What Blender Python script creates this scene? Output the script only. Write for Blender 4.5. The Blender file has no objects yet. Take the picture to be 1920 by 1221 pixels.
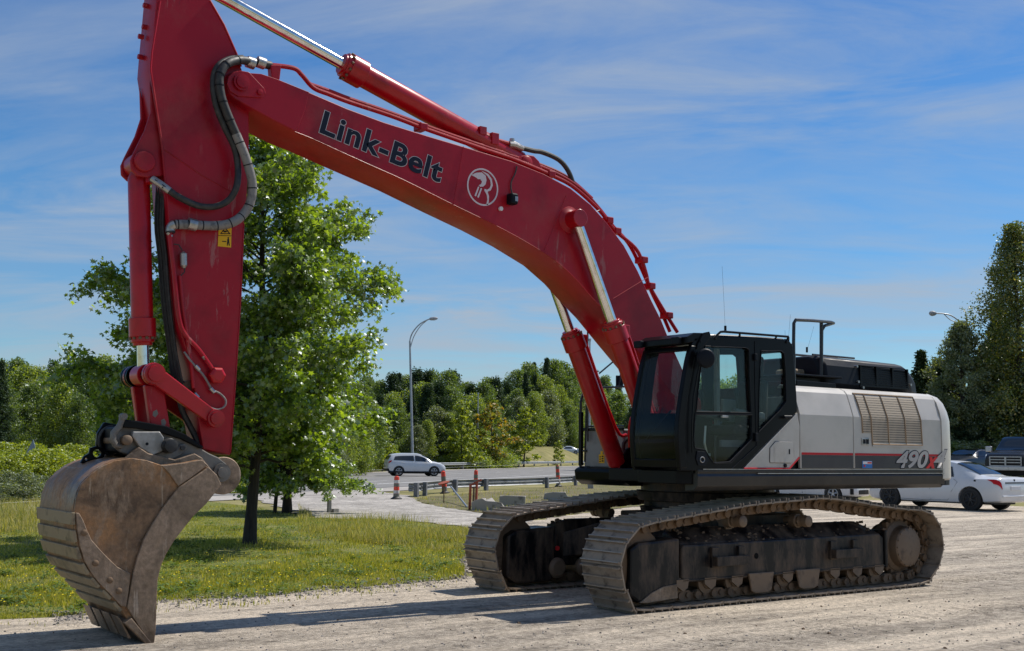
import bpy, bmesh, math, random
import numpy as np
from mathutils import Vector, Matrix, noise as mnoise

# ------------------------------------------------------------------ camera, world, sun, exposure
scene = bpy.context.scene
PW, PH, FPX, HZ = 1920.0, 1221.0, 2200.0, 851.4
CAM = np.array([11.824, 10.946, 1.697]); YAW, ROLL = -2.2043, -0.011
PITCH = math.atan2(HZ - PH/2, FPX)
Fh = np.array([math.cos(YAW), math.sin(YAW), 0.0]); Rh = np.array([math.sin(YAW), -math.cos(YAW), 0.0]); Uh = np.array([0, 0, 1.0])
FWD = Fh*math.cos(PITCH) + Uh*math.sin(PITCH); UP0 = -Fh*math.sin(PITCH) + Uh*math.cos(PITCH)
RGT = Rh*math.cos(ROLL) - UP0*math.sin(ROLL); UPV = UP0*math.cos(ROLL) + Rh*math.sin(ROLL)
cam_data = bpy.data.cameras.new('camera'); cam = bpy.data.objects.new('camera', cam_data)
scene.collection.objects.link(cam); scene.camera = cam
cam_data.sensor_width = 36.0; cam_data.lens = FPX/PW*36.0; cam_data.clip_start = 0.05; cam_data.clip_end = 6000
cam.matrix_world = Matrix(((RGT[0], UPV[0], -FWD[0], CAM[0]), (RGT[1], UPV[1], -FWD[1], CAM[1]), (RGT[2], UPV[2], -FWD[2], CAM[2]), (0, 0, 0, 1)))

SUN = Vector((-0.73, 0.03, 1.0)).normalized()
SUN_EL = math.asin(SUN.z); SUN_ROT = math.atan2(SUN.x, SUN.y)
world = bpy.data.worlds.new('World'); scene.world = world; world.use_nodes = True
wn = world.node_tree; wn.nodes.clear()
def N(nt, t, **k):
    n = nt.nodes.new(t)
    for a, b in k.items(): setattr(n, a, b)
    return n
def ramp(nt, stops, fac=None):
    r = N(nt, 'ShaderNodeValToRGB'); e = r.color_ramp.elements
    while len(e) > 1: e.remove(e[0])
    e[0].position, e[0].color = stops[0][0], (*stops[0][1], 1) if len(stops[0][1]) == 3 else stops[0][1]
    for p, c in stops[1:]:
        x = e.new(p); x.color = (*c, 1)
    if fac is not None: nt.links.new(fac, r.inputs['Fac'])
    return r
def g3(v): return (v, v, v)
sky = N(wn, 'ShaderNodeTexSky', sky_type='NISHITA', sun_disc=False, sun_elevation=SUN_EL, sun_rotation=SUN_ROT,
        altitude=0, air_density=1.0, dust_density=0.15, ozone_density=1.3)
tc = N(wn, 'ShaderNodeTexCoord')
L = wn.links.new
hsv = N(wn, 'ShaderNodeHueSaturation'); hsv.inputs['Saturation'].default_value = 1.38; L(sky.outputs[0], hsv.inputs['Color'])
# clouds laid on a plane high above: direction / z
sep = N(wn, 'ShaderNodeSeparateXYZ'); L(tc.outputs['Generated'], sep.inputs[0])
mx = N(wn, 'ShaderNodeMath', operation='MAXIMUM'); L(sep.outputs[2], mx.inputs[0]); mx.inputs[1].default_value = 0.0
ad = N(wn, 'ShaderNodeMath', operation='ADD'); L(mx.outputs[0], ad.inputs[0]); ad.inputs[1].default_value = 0.16
cmb = N(wn, 'ShaderNodeCombineXYZ')
for i in (0, 1):
    d = N(wn, 'ShaderNodeMath', operation='DIVIDE'); L(sep.outputs[i], d.inputs[0]); L(ad.outputs[0], d.inputs[1]); L(d.outputs[0], cmb.inputs[i])
rot = N(wn, 'ShaderNodeVectorRotate', rotation_type='Z_AXIS'); L(cmb.outputs[0], rot.inputs['Vector']); rot.inputs['Angle'].default_value = -(YAW - math.pi/2) + 0.12
mp = N(wn, 'ShaderNodeMapping'); L(rot.outputs[0], mp.inputs[0])
mp.inputs['Scale'].default_value = (0.42, 1.0, 1); mp.inputs['Location'].default_value = (2.3, 0.4, 0)
n1 = N(wn, 'ShaderNodeTexNoise'); L(mp.outputs[0], n1.inputs['Vector'])
n1.inputs['Scale'].default_value = 0.75; n1.inputs['Detail'].default_value = 9; n1.inputs['Roughness'].default_value = 0.56; n1.inputs['Distortion'].default_value = 0.35
n2 = N(wn, 'ShaderNodeTexNoise'); L(mp.outputs[0], n2.inputs['Vector']); n2.inputs['Scale'].default_value = 2.6; n2.inputs['Detail'].default_value = 10
n2.inputs['Roughness'].default_value = 0.62; n2.inputs['Distortion'].default_value = 0.9
r1 = ramp(wn, [(0.34, g3(0)), (0.62, g3(1))], n1.outputs[0]); r2 = ramp(wn, [(0.36, g3(0.15)), (0.68, g3(1))], n2.outputs[0])
mm = N(wn, 'ShaderNodeMath', operation='MULTIPLY'); L(r1.outputs[0], mm.inputs[0]); L(r2.outputs[0], mm.inputs[1])
m3 = N(wn, 'ShaderNodeMath', operation='MULTIPLY'); L(mm.outputs[0], m3.inputs[0]); m3.inputs[1].default_value = 1.0
hz_r = ramp(wn, [(0.0, (0.50, 0.66, 0.80)), (0.10, (0.50, 0.68, 0.84)), (0.22, (0.54, 0.74, 0.88)), (0.42, (0.46, 0.68, 0.86)), (0.9, (0.8, 0.92, 1.0))], mx.outputs[0])
hz_mul = N(wn, 'ShaderNodeMixRGB', blend_type='MULTIPLY'); hz_mul.inputs[0].default_value = 1.0; L(hsv.outputs[0], hz_mul.inputs[1]); L(hz_r.outputs[0], hz_mul.inputs[2])
mixc = N(wn, 'ShaderNodeMixRGB'); L(m3.outputs[0], mixc.inputs[0]); L(hz_mul.outputs[0], mixc.inputs[1]); mixc.inputs[2].default_value = (3.3, 3.8, 4.5, 1)
bg = N(wn, 'ShaderNodeBackground'); L(mixc.outputs[0], bg.inputs[0]); bg.inputs[1].default_value = 0.112
wo = N(wn, 'ShaderNodeOutputWorld'); L(bg.outputs[0], wo.inputs[0])

sun_data = bpy.data.lights.new('sun', 'SUN'); sun_data.energy = 4.8; sun_data.angle = math.radians(0.5); sun_data.color = (1.0, 0.94, 0.85)
sun_ob = bpy.data.objects.new('sun', sun_data); scene.collection.objects.link(sun_ob)
sun_ob.rotation_euler = SUN.to_track_quat('Z', 'Y').to_euler(); sun_ob.location = (0, 0, 40)
scene.view_settings.view_transform = 'Standard'; scene.view_settings.look = 'None'
scene.view_settings.exposure = 0.15; scene.view_settings.gamma = 1.0
scene.render.engine = 'CYCLES'
scene.cycles.use_denoising = True
scene.cycles.max_bounces = 6; scene.cycles.sample_clamp_indirect = 5.0; scene.cycles.transparent_max_bounces = 10; scene.cycles.caustics_reflective = False; scene.cycles.caustics_refractive = False

rnd = random.Random(7); rng = np.random.default_rng(11)
# ------------------------------------------------------------------ helpers: turning photo points into places
def ray(u, v): return FWD + RGT*(u - PW/2)/FPX + UPV*(PH/2 - v)/FPX
def onY(u, v, Y):
    d = ray(u, v); p = CAM + d*(Y - CAM[1])/d[1]; return p
def onX(u, v, X):
    d = ray(u, v); return CAM + d*(X - CAM[0])/d[0]
def xz(pts, Y): return [(onY(u, v, Y)[0], onY(u, v, Y)[2]) for u, v in pts]
def p3(pts, Y):
    out = []
    for q in pts:
        y = q[2] if len(q) > 2 else Y
        out.append(tuple(onY(q[0], q[1], y)))
    return out
def G(u, v, Z=0.0):
    d = ray(u, v); p = CAM + d*(Z - CAM[2])/d[2]; return (p[0], p[1])
def CL(lat, dep): p = CAM + Fh*dep + Rh*lat; return (p[0], p[1])
def UD(u, dep): return CL((u - PW/2)/FPX*dep, dep)
def hgt(u, v, dep): return CAM[2] + (HZ + (u - PW/2)*0.011 - v)/FPX*dep
def smooth(t): t = max(0.0, min(1.0, t)); return t*t*(3 - 2*t)
def latdep(x, y):
    d = np.array([x, y, 0]) - np.array([CAM[0], CAM[1], 0]); return float(d@Rh), float(d@Fh)
def H(x, y):
    la, de = latdep(x, y); z = 0.0
    # the lot rises behind the cars on the right
    z += 0.8*smooth((de - 43)/9)*smooth((la - 15.5)/4)
    # grassy mound beyond the road
    z += 3.0*smooth((((de-78)*0.274 - (la+16.99)*0.962) - 2.5)/6.5)*smooth((la + 4)/7)*smooth((de-120)/20)*smooth((28-la)/8)
    z += 1.4*smooth((de - 100)/60)*smooth((-10 - la)/20)
    return z
# ------------------------------------------------------------------ helpers: objects
COL = scene.collection
def obj(name, mesh, m=None, parent=None, loc=None):
    o = bpy.data.objects.new(name, mesh); COL.objects.link(o)
    if m is not None: mesh.materials.append(m)
    if loc is not None: o.location = loc
    if parent is not None: o.parent = parent
    return o
def empty(name, loc=(0, 0, 0), rz=0.0):
    o = bpy.data.objects.new(name, None); COL.objects.link(o); o.location = loc; o.rotation_euler = (0, 0, rz); o.empty_display_size = 0.3
    return o
def tag(o, label=None, cat=None, group=None, kind=None):
    if label: o['label'] = label
    if cat: o['category'] = cat
    if group: o['group'] = group
    if kind: o['kind'] = kind
    return o
def catmull(pts, n=6, closed=False):
    P = [np.array(p, float) for p in pts]; out = []; m = len(P)
    rngi = range(m) if closed else range(m - 1)
    for i in rngi:
        if closed: a, b, c, d = P[(i-1) % m], P[i], P[(i+1) % m], P[(i+2) % m]
        else: a, b, c, d = P[max(i-1, 0)], P[i], P[i+1], P[min(i+2, m-1)]
        for k in range(n):
            t = k/n
            out.append(0.5*((2*b) + (-a+c)*t + (2*a-5*b+4*c-d)*t*t + (-a+3*b-3*c+d)*t**3))
    if not closed: out.append(P[-1])
    return out
class MB:
    def __init__(s): s.v = []; s.f = []; s.m = []
    def add(s, vs, fs, mi=0):
        b = len(s.v); s.v += [tuple(map(float, q)) for q in vs]; s.f += [tuple(i + b for i in f) for f in fs]; s.m += [mi]*len(fs)
        return s
    def box(s, x0, x1, y0, y1, z0, z1, mi=0, M=None):
        vs = [(x, y, z) for z in (z0, z1) for y in (y0, y1) for x in (x0, x1)]
        if M is not None: vs = [tuple(M @ Vector(q)) for q in vs]
        return s.add(vs, [(0, 2, 3, 1), (4, 5, 7, 6), (0, 1, 5, 4), (2, 6, 7, 3), (0, 4, 6, 2), (1, 3, 7, 5)], mi)
    def prism(s, poly, y0, y1, mi=0, inset=0.0):
        # poly in XZ, extruded along Y
        n = len(poly); vs = [(p[0], y0, p[1]) for p in poly] + [(p[0], y1, p[1]) for p in poly]
        return s.add(vs, [tuple(range(n)), tuple(range(2*n-1, n-1, -1))] + [(i, i+n, (i+1) % n + n, (i+1) % n) for i in range(n)], mi)
    def prismz(s, poly, z0, z1, mi=0):
        n = len(poly); vs = [(p[0], p[1], z0) for p in poly] + [(p[0], p[1], z1) for p in poly]
        return s.add(vs, [tuple(range(n-1, -1, -1)), tuple(range(n, 2*n))] + [(i, (i+1) % n, (i+1) % n + n, i+n) for i in range(n)], mi)
    def loft(s, rings, caps=True, mi=0, closed=True):
        n = len(rings[0]); vs = [q for r in rings for q in r]; fs = []
        for k in range(len(rings)-1):
            for i in range(n if closed else n-1):
                j = (i+1) % n; fs.append((k*n+i, k*n+j, (k+1)*n+j, (k+1)*n+i))
        if caps: fs += [tuple(range(n-1, -1, -1)), tuple(range((len(rings)-1)*n, len(rings)*n))]
        return s.add(vs, fs, mi)
    def tube(s, path, r, n=10, mi=0, caps=True, sm=0):
        if sm: path = catmull(path, sm)
        P = [np.array(p, float) for p in path]; rings = []; prev = None
        for i, p in enumerate(P):
            t = P[min(i+1, len(P)-1)] - P[max(i-1, 0)]; t = t/(np.linalg.norm(t)+1e-12)
            if prev is None:
                a = np.array([0, 0, 1.0]) if abs(t[2]) < 0.9 else np.array([1.0, 0, 0]); u = np.cross(t, a)
            else: u = prev - t*np.dot(prev, t)
            u = u/(np.linalg.norm(u)+1e-12); w = np.cross(t, u); prev = u
            rr = r[i] if hasattr(r, '__len__') else r
            rings.append([p + rr*(u*math.cos(2*math.pi*k/n) + w*math.sin(2*math.pi*k/n)) for k in range(n)])
        return s.loft(rings, caps, mi)
    def cyl(s, a, b, r, n=24, mi=0, r2=None):
        return s.tube([a, b], [r, r if r2 is None else r2], n, mi)
    def lathe(s, a, b, prof, n=28, mi=0):
        # prof: (t along a->b in metres, radius)
        a = np.array(a, float); b = np.array(b, float); d = (b-a)/np.linalg.norm(b-a)
        h = np.array([0, 0, 1.0]) if abs(d[2]) < 0.9 else np.array([1.0, 0, 0]); u = np.cross(d, h); u /= np.linalg.norm(u); w = np.cross(d, u)
        rings = [[a + d*t + r*(u*math.cos(2*math.pi*k/n) + w*math.sin(2*math.pi*k/n)) for k in range(n)] for t, r in prof]
        return s.loft(rings, True, mi)
    def build(s, name, mats, parent=None, smooth=True, bevel=0.0, seg=2, loc=None, ang=35, recalc=True):
        me = bpy.data.meshes.new(name); me.from_pydata(s.v, [], s.f); me.validate(clean_customdata=False)
        if not isinstance(mats, (list, tuple)): mats = [mats]
        for m in mats: me.materials.append(m)
        if len(mats) > 1 and len(me.polygons) == len(s.m): me.polygons.foreach_set('material_index', s.m)
        if recalc:
            bm = bmesh.new(); bm.from_mesh(me); bmesh.ops.recalc_face_normals(bm, faces=bm.faces); bm.to_mesh(me); bm.free()
        if smooth:
            me.polygons.foreach_set('use_smooth', [True]*len(me.polygons))
            try: me.set_sharp_from_angle(angle=math.radians(ang))
            except Exception: pass
        o = bpy.data.objects.new(name, me); COL.objects.link(o)
        if parent is not None: o.parent = parent
        if loc is not None: o.location = loc
        if bevel > 0:
            b = o.modifiers.new('bevel', 'BEVEL'); b.width = bevel; b.segments = seg; b.limit_method = 'ANGLE'; b.angle_limit = math.radians(40); b.harden_normals = False
        return o
def curve_mesh(outlines, thick, bev=0.0, name='p'):
    """flat plate with holes in the XY plane, thickness along local Z; returns mesh"""
    cu = bpy.data.curves.new(name, 'CURVE'); cu.dimensions = '2D'; cu.fill_mode = 'BOTH'; cu.extrude = max(thick/2 - bev, 0.0005); cu.bevel_depth = bev; cu.bevel_resolution = 1
    cu.offset = -bev
    for o in outlines:
        sp = cu.splines.new('POLY'); sp.points.add(len(o)-1)
        for i, q in enumerate(o): sp.points[i].co = (q[0], q[1], 0, 1)
        sp.use_cyclic_u = True
    ob = bpy.data.objects.new(name, cu); COL.objects.link(ob)
    dg = bpy.context.evaluated_depsgraph_get(); me = bpy.data.meshes.new_from_object(ob.evaluated_get(dg))
    bpy.data.objects.remove(ob); bpy.data.curves.remove(cu)
    return me
def plate(name, outlines, y0, y1, m, parent=None, bev=0.006):
    """outlines in XZ (first the outside, then holes), between y0 and y1"""
    me = curve_mesh(outlines, abs(y1-y0), bev, name)
    # local (x, y, z) -> (x, ymid - z, y)
    T = Matrix(((1, 0, 0, 0), (0, 0, -1, (y0+y1)/2), (0, 1, 0, 0), (0, 0, 0, 1))); me.transform(T)
    me.name = name; me.materials.clear()
    me.polygons.foreach_set('use_smooth', [True]*len(me.polygons))
    try: me.set_sharp_from_angle(angle=math.radians(30))
    except Exception: pass
    return obj(name, me, m, parent)
def text_mesh(body, size=1.0, offset=0.0, shear=0.0, extrude=0.0, space=1.0):
    cu = bpy.data.curves.new('t', 'FONT'); cu.body = body; cu.size = size; cu.offset = offset; cu.shear = shear; cu.extrude = extrude; cu.space_character = space
    cu.resolution_u = 6
    ob = bpy.data.objects.new('t', cu); COL.objects.link(ob); dg = bpy.context.evaluated_depsgraph_get()
    me = bpy.data.meshes.new_from_object(ob.evaluated_get(dg)); bpy.data.objects.remove(ob); bpy.data.curves.remove(cu); me.materials.clear()
    return me
def mesh_bounds(me):
    a = np.empty(len(me.vertices)*3); me.vertices.foreach_get('co', a); a = a.reshape(-1, 3); return a.min(0), a.max(0)
def lettering(name, body, pl, pr, ptop, Y, m, parent, offset=0.0, shear=0.0, space=1.0, ref=None, proud=0.003):
    """text on the plane y=Y; pl, pr: (x,z) of baseline ends; ptop: (x,z) above pl at cap height"""
    me = text_mesh(body, 1.0, offset, shear, 0.0, space)
    lo, hi = mesh_bounds(ref if ref is not None else me)
    pl = np.array(pl); pr = np.array(pr); ax = pr - pl; up = np.array(ptop) - pl
    w = hi[0]-lo[0]; h = hi[1]-0.0
    sx = ax/w; sy = up/h
    T = Matrix(((sx[0], sy[0], 0, pl[0]-lo[0]*sx[0]), (0, 0, 1, Y+proud), (sx[1], sy[1], 0, pl[1]-lo[0]*sx[1]), (0, 0, 0, 1)))
    me.transform(T); me.name = name
    return obj(name, me, m, parent)
def copy_tree(o, parent=None):
    c = o.copy(); COL.objects.link(c); c.parent = parent
    for ch in list(o.children): copy_tree(ch, c)
    return c
# ------------------------------------------------------------------ materials
MATS = {}
def mat(name, base, rough=0.5, metal=0.0, dark=None, amt=0.5, scale=3.0, bump=0.0, bscale=40.0, coat=0.0, spec=0.5, dust=None, dust_amt=0.5, dscale=5.0, stretch=None, detail=6, rvar=0.1):
    m = bpy.data.materials.new(name); m.use_nodes = True; nt = m.node_tree; b = nt.nodes['Principled BSDF']; K = nt.links.new
    t = N(nt, 'ShaderNodeTexCoord'); src = t.outputs['Object']
    if stretch:
        q = N(nt, 'ShaderNodeMapping'); q.inputs['Scale'].default_value = stretch; K(src, q.inputs[0]); src = q.outputs[0]
    n = N(nt, 'ShaderNodeTexNoise'); n.inputs['Scale'].default_value = scale; n.inputs['Detail'].default_value = detail; n.inputs['Roughness'].default_value = 0.6; K(src, n.inputs['Vector'])
    if dark is None: dark = tuple(c*0.72 for c in base)
    lo, hi = 0.5 - 0.14, 0.5 + 0.14
    r = ramp(nt, [(lo, dark), (lo + (hi-lo)*(1-amt), base), (1.0, base)], n.outputs[0]); col = r.outputs[0]
    if dust is not None:
        n2 = N(nt, 'ShaderNodeTexNoise'); n2.inputs['Scale'].default_value = dscale; n2.inputs['Detail'].default_value = 8; n2.inputs['Roughness'].default_value = 0.7; K(src, n2.inputs['Vector'])
        r2 = ramp(nt, [(0.5 - 0.3*dust_amt + 0.08, g3(0)), (0.80 - 0.3*dust_amt + 0.08, g3(min(1, 0.35 + dust_amt)))], n2.outputs[0])
        mi = N(nt, 'ShaderNodeMixRGB'); K(r2.outputs[0], mi.inputs[0]); K(col, mi.inputs[1]); mi.inputs[2].default_value = (*dust, 1); col = mi.outputs[0]
        rr = N(nt, 'ShaderNodeMixRGB'); K(r2.outputs[0], rr.inputs[0]); rr.inputs[1].default_value = (rough,)*3 + (1,); rr.inputs[2].default_value = (0.85,)*3 + (1,); K(rr.outputs[0], b.inputs['Roughness'])
    else:
        b.inputs['Roughness'].default_value = rough
        if rvar:
            rr = ramp(nt, [(0.3, g3(max(0.02, rough-rvar))), (0.7, g3(min(1, rough+rvar)))], n.outputs[0]); K(rr.outputs[0], b.inputs['Roughness'])
    K(col, b.inputs['Base Color']); b.inputs['Metallic'].default_value = metal
    b.inputs['Coat Weight'].default_value = coat; b.inputs['Coat Roughness'].default_value = 0.2; b.inputs['Specular IOR Level'].default_value = spec
    if bump:
        nb = N(nt, 'ShaderNodeTexNoise'); nb.inputs['Scale'].default_value = bscale; nb.inputs['Detail'].default_value = 6; K(src, nb.inputs['Vector'])
        bp = N(nt, 'ShaderNodeBump'); bp.inputs['Strength'].default_value = bump; bp.inputs['Distance'].default_value = 0.02; K(nb.outputs[0], bp.inputs['Height']); K(bp.outputs[0], b.inputs['Normal'])
    MATS[name] = m
    return m
def plain(name, base, rough=0.6, metal=0.0, spec=0.2):
    m = bpy.data.materials.new(name); m.use_nodes = True; b = m.node_tree.nodes['Principled BSDF']
    b.inputs['Base Color'].default_value = (*base, 1); b.inputs['Roughness'].default_value = rough; b.inputs['Metallic'].default_value = metal; b.inputs['Specular IOR Level'].default_value = spec
    return m
RED = mat('red_paint', (0.345, 0.0035, 0.014), 0.36, dark=(0.25, 0.0025, 0.010), scale=1.3, amt=0.6, bump=0.03, bscale=60, coat=0.04, spec=0.3, dust=(0.27, 0.055, 0.055), dust_amt=0.26, dscale=1.6)
def scuff(m, col, thr, sc, amt):
    nt = m.node_tree; K = nt.links.new; b = nt.nodes['Principled BSDF']; src = b.inputs['Base Color'].links[0].from_socket
    t = N(nt, 'ShaderNodeTexCoord'); q = N(nt, 'ShaderNodeMapping'); q.inputs['Rotation'].default_value = (0.2, 0.9, 0.1); q.inputs['Scale'].default_value = (sc, sc, sc*0.18); K(t.outputs['Object'], q.inputs[0])
    n = N(nt, 'ShaderNodeTexNoise'); n.inputs['Scale'].default_value = 1.0; n.inputs['Detail'].default_value = 9; n.inputs['Roughness'].default_value = 0.72; K(q.outputs[0], n.inputs['Vector'])
    n2 = N(nt, 'ShaderNodeTexNoise'); n2.inputs['Scale'].default_value = 0.9; n2.inputs['Detail'].default_value = 3; K(t.outputs['Object'], n2.inputs['Vector'])
    r = ramp(nt, [(thr, g3(0)), (thr+0.05, g3(amt))], n.outputs[0]); r2 = ramp(nt, [(0.5, g3(0)), (0.6, g3(1))], n2.outputs[0]); mu = N(nt, 'ShaderNodeMath', operation='MULTIPLY'); K(r.outputs[0], mu.inputs[0]); K(r2.outputs[0], mu.inputs[1])
    mi = N(nt, 'ShaderNodeMixRGB'); K(mu.outputs[0], mi.inputs[0]); K(src, mi.inputs[1]); mi.inputs[2].default_value = (*col, 1); K(mi.outputs[0], b.inputs['Base Color'])
scuff(RED, (0.36, 0.14, 0.13), 0.575, 9.0, 0.7); scuff(RED, (0.05, 0.006, 0.008), 0.63, 14.0, 0.7)
REDC = mat('red_cylinder_paint', (0.40, 0.004, 0.010), 0.3, dark=(0.28, 0.003, 0.008), scale=2.5, coat=0.1, spec=0.4, dust=(0.30, 0.06, 0.05), dust_amt=0.1, dscale=4)
BLACK = mat('black_paint', (0.004, 0.0044, 0.0055), 0.3, dark=(0.0025, 0.0025, 0.003), scale=3, coat=0.0, spec=0.14, dust=(0.010, 0.009, 0.008), dust_amt=0.10, dscale=3)
BLACKM = mat('black_matt_plastic', (0.007, 0.009, 0.013), 0.5, dark=(0.004, 0.005, 0.008), scale=4, spec=0.15, bump=0.03, bscale=200)
PANEL = mat('light_grey_paint', (0.46, 0.435, 0.395), 0.36, dark=(0.39, 0.37, 0.335), scale=1.0, amt=0.5, coat=0.15, dust=(0.33, 0.29, 0.24), dust_amt=0.25, dscale=1.6)
scuff(PANEL, (0.24, 0.20, 0.16), 0.60, 5.0, 0.35)
CHAR = mat('charcoal_band', (0.035, 0.033, 0.033), 0.5, scale=3)
STRIPE = plain('red_stripe', (0.42, 0.012, 0.02), 0.4)
CHROME = mat('chrome_rod', (0.75, 0.75, 0.74), 0.13, metal=1.0, dark=(0.6, 0.58, 0.55), scale=8, rvar=0.04)
STEEL = mat('steel_fitting', (0.40, 0.39, 0.37), 0.38, metal=0.8, scale=12)
RUBBER = mat('hose_rubber', (0.018, 0.018, 0.018), 0.55, scale=10, dust=(0.10, 0.095, 0.085), dust_amt=0.3, dscale=14)
SLEEVE = mat('hose_sleeve', (0.20, 0.19, 0.18), 0.6, dark=(0.10, 0.095, 0.09), scale=14, amt=0.6)
CAST = mat('coupler_steel', (0.16, 0.15, 0.135), 0.5, metal=0.35, dark=(0.08, 0.07, 0.06), scale=6, bump=0.06, dust=(0.24, 0.19, 0.14), dust_amt=0.4, dscale=7)
def bucket_mat(name, cols, seed, str_=0.5):
    m = bpy.data.materials.new(name); m.use_nodes = True; nt = m.node_tree; b = nt.nodes['Principled BSDF']; K = nt.links.new
    t = N(nt, 'ShaderNodeTexCoord'); P = t.outputs['Object']
    def noise(sc, det, dist=0.0, st=None, rot=None):
        src = P
        if st: q = N(nt, 'ShaderNodeMapping'); q.inputs['Scale'].default_value = st; q.inputs['Rotation'].default_value = rot or (0, 0, 0); q.inputs['Location'].default_value = (seed, seed*.7, seed*1.3); K(P, q.inputs[0]); src = q.outputs[0]
        n = N(nt, 'ShaderNodeTexNoise'); n.inputs['Scale'].default_value = sc; n.inputs['Detail'].default_value = det; n.inputs['Roughness'].default_value = 0.68; n.inputs['Distortion'].default_value = dist; K(src, n.inputs['Vector']); return n.outputs[0]
    n1 = noise(1.6, 8, 0.6, (1, 1, 1)); r1 = ramp(nt, [(0.36, cols[0]), (0.47, cols[1]), (0.56, cols[2]), (0.66, cols[1])], n1)
    n2 = noise(3.0, 10, 1.2, (1, 1, 0.5), (0, 0.5, 0)); r2 = ramp(nt, [(0.50, g3(0)), (0.60, g3(0.8))], n2); m1 = N(nt, 'ShaderNodeMixRGB'); K(r2.outputs[0], m1.inputs[0]); K(r1.outputs[0], m1.inputs[1]); m1.inputs[2].default_value = (*cols[3], 1)
    n3 = noise(2.2, 6, 0.3, (9.0, 1, 0.7), (0, 0.7, 0)); r3 = ramp(nt, [(0.60, g3(0)), (0.66, g3(str_))], n3); m2 = N(nt, 'ShaderNodeMixRGB'); K(r3.outputs[0], m2.inputs[0]); K(m1.outputs[0], m2.inputs[1]); m2.inputs[2].default_value = (*cols[4], 1)
    n4 = noise(22, 6); r4 = ramp(nt, [(0.35, g3(0.72)), (0.65, g3(1.15))], n4); m3 = N(nt, 'ShaderNodeMixRGB', blend_type='MULTIPLY'); m3.inputs[0].default_value = 1; K(m2.outputs[0], m3.inputs[1]); K(r4.outputs[0], m3.inputs[2]); K(m3.outputs[0], b.inputs['Base Color'])
    rr = ramp(nt, [(0.4, g3(0.38)), (0.6, g3(0.68))], n1); K(rr.outputs[0], b.inputs['Roughness']); b.inputs['Metallic'].default_value = 0.3
    bp = N(nt, 'ShaderNodeBump'); bp.inputs['Strength'].default_value = 0.45; bp.inputs['Distance'].default_value = 0.03; K(n2, bp.inputs['Height']); b2 = N(nt, 'ShaderNodeBump'); b2.inputs['Strength'].default_value = 0.25; b2.inputs['Distance'].default_value = 0.01; K(n4, b2.inputs['Height']); K(bp.outputs[0], b2.inputs['Normal']); K(b2.outputs[0], b.inputs['Normal'])
    return m
BUCKET = bucket_mat('bucket_steel', ((0.10, 0.058, 0.032), (0.24, 0.14, 0.075), (0.32, 0.165, 0.070), (0.29, 0.20, 0.13), (0.44, 0.35, 0.25)), 2.0, 0.55)
BUCKETE = bucket_mat('bucket_edge_steel', ((0.12, 0.08, 0.052), (0.25, 0.175, 0.115), (0.31, 0.22, 0.15), (0.20, 0.14, 0.092), (0.46, 0.38, 0.30)), 5.0, 0.6)
BUCKETW = mat('bucket_wear_strip', (0.27, 0.205, 0.12), 0.62, metal=0.1, dark=(0.12, 0.085, 0.05), scale=5, amt=0.6, bump=0.08, bscale=14)
SHOEW = mat('worn_grouser_steel', (0.36, 0.30, 0.24), 0.45, metal=0.4, dark=(0.20, 0.15, 0.11), scale=8)
SHOE = mat('track_shoe_steel', (0.27, 0.21, 0.155), 0.55, metal=0.2, dark=(0.11, 0.08, 0.055), scale=5, amt=0.6, bump=0.10, bscale=30, dust=(0.42, 0.335, 0.25), dust_amt=0.42, dscale=6)
CHAIN = mat('track_link_dirt', (0.15, 0.092, 0.050), 0.75, dark=(0.065, 0.04, 0.022), scale=6, amt=0.6, bump=0.15, bscale=25, dust=(0.19, 0.12, 0.07), dust_amt=0.4, dscale=10)
FRAME = mat('frame_dusty_black', (0.008, 0.008, 0.0095), 0.36, spec=0.25, dark=(0.005, 0.005, 0.006), scale=3, bump=0.03, dust=(0.17, 0.118, 0.078), dust_amt=0.50, dscale=3.0, stretch=(1.7, 1.7, 0.55))
HUB = mat('hub_dusty_steel', (0.17, 0.115, 0.072), 0.6, metal=0.1, dark=(0.08, 0.052, 0.034), scale=5, amt=0.6, bump=0.05)
DIRT = mat('caked_dirt', (0.12, 0.082, 0.052), 0.95, dark=(0.055, 0.038, 0.024), scale=9, amt=0.7, bump=0.4, bscale=30)
YELLOW = plain('decal_yellow', (0.75, 0.42, 0.02), 0.45); INK = plain('decal_black', (0.01, 0.011, 0.016), 0.5); NAVY = plain('decal_navy', (0.006, 0.010, 0.024), 0.5)
WHITE = plain('decal_white', (0.72, 0.70, 0.70), 0.4); DWHITE = plain('decal_outline', (0.55, 0.52, 0.54), 0.4); DBLUE = plain('decal_blue', (0.04, 0.17, 0.45), 0.4); DRED = plain('decal_red', (0.6, 0.03, 0.03), 0.4)
LOGO = plain('decal_light_pink_white', (0.60, 0.52, 0.55), 0.4); DGREY = plain('decal_grey', (0.42, 0.40, 0.38), 0.4)
SEAT = mat('seat_fabric', (0.018, 0.018, 0.02), 0.9, scale=20)
INTER = mat('cab_interior_grey', (0.10, 0.105, 0.11), 0.6, scale=4)
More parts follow.
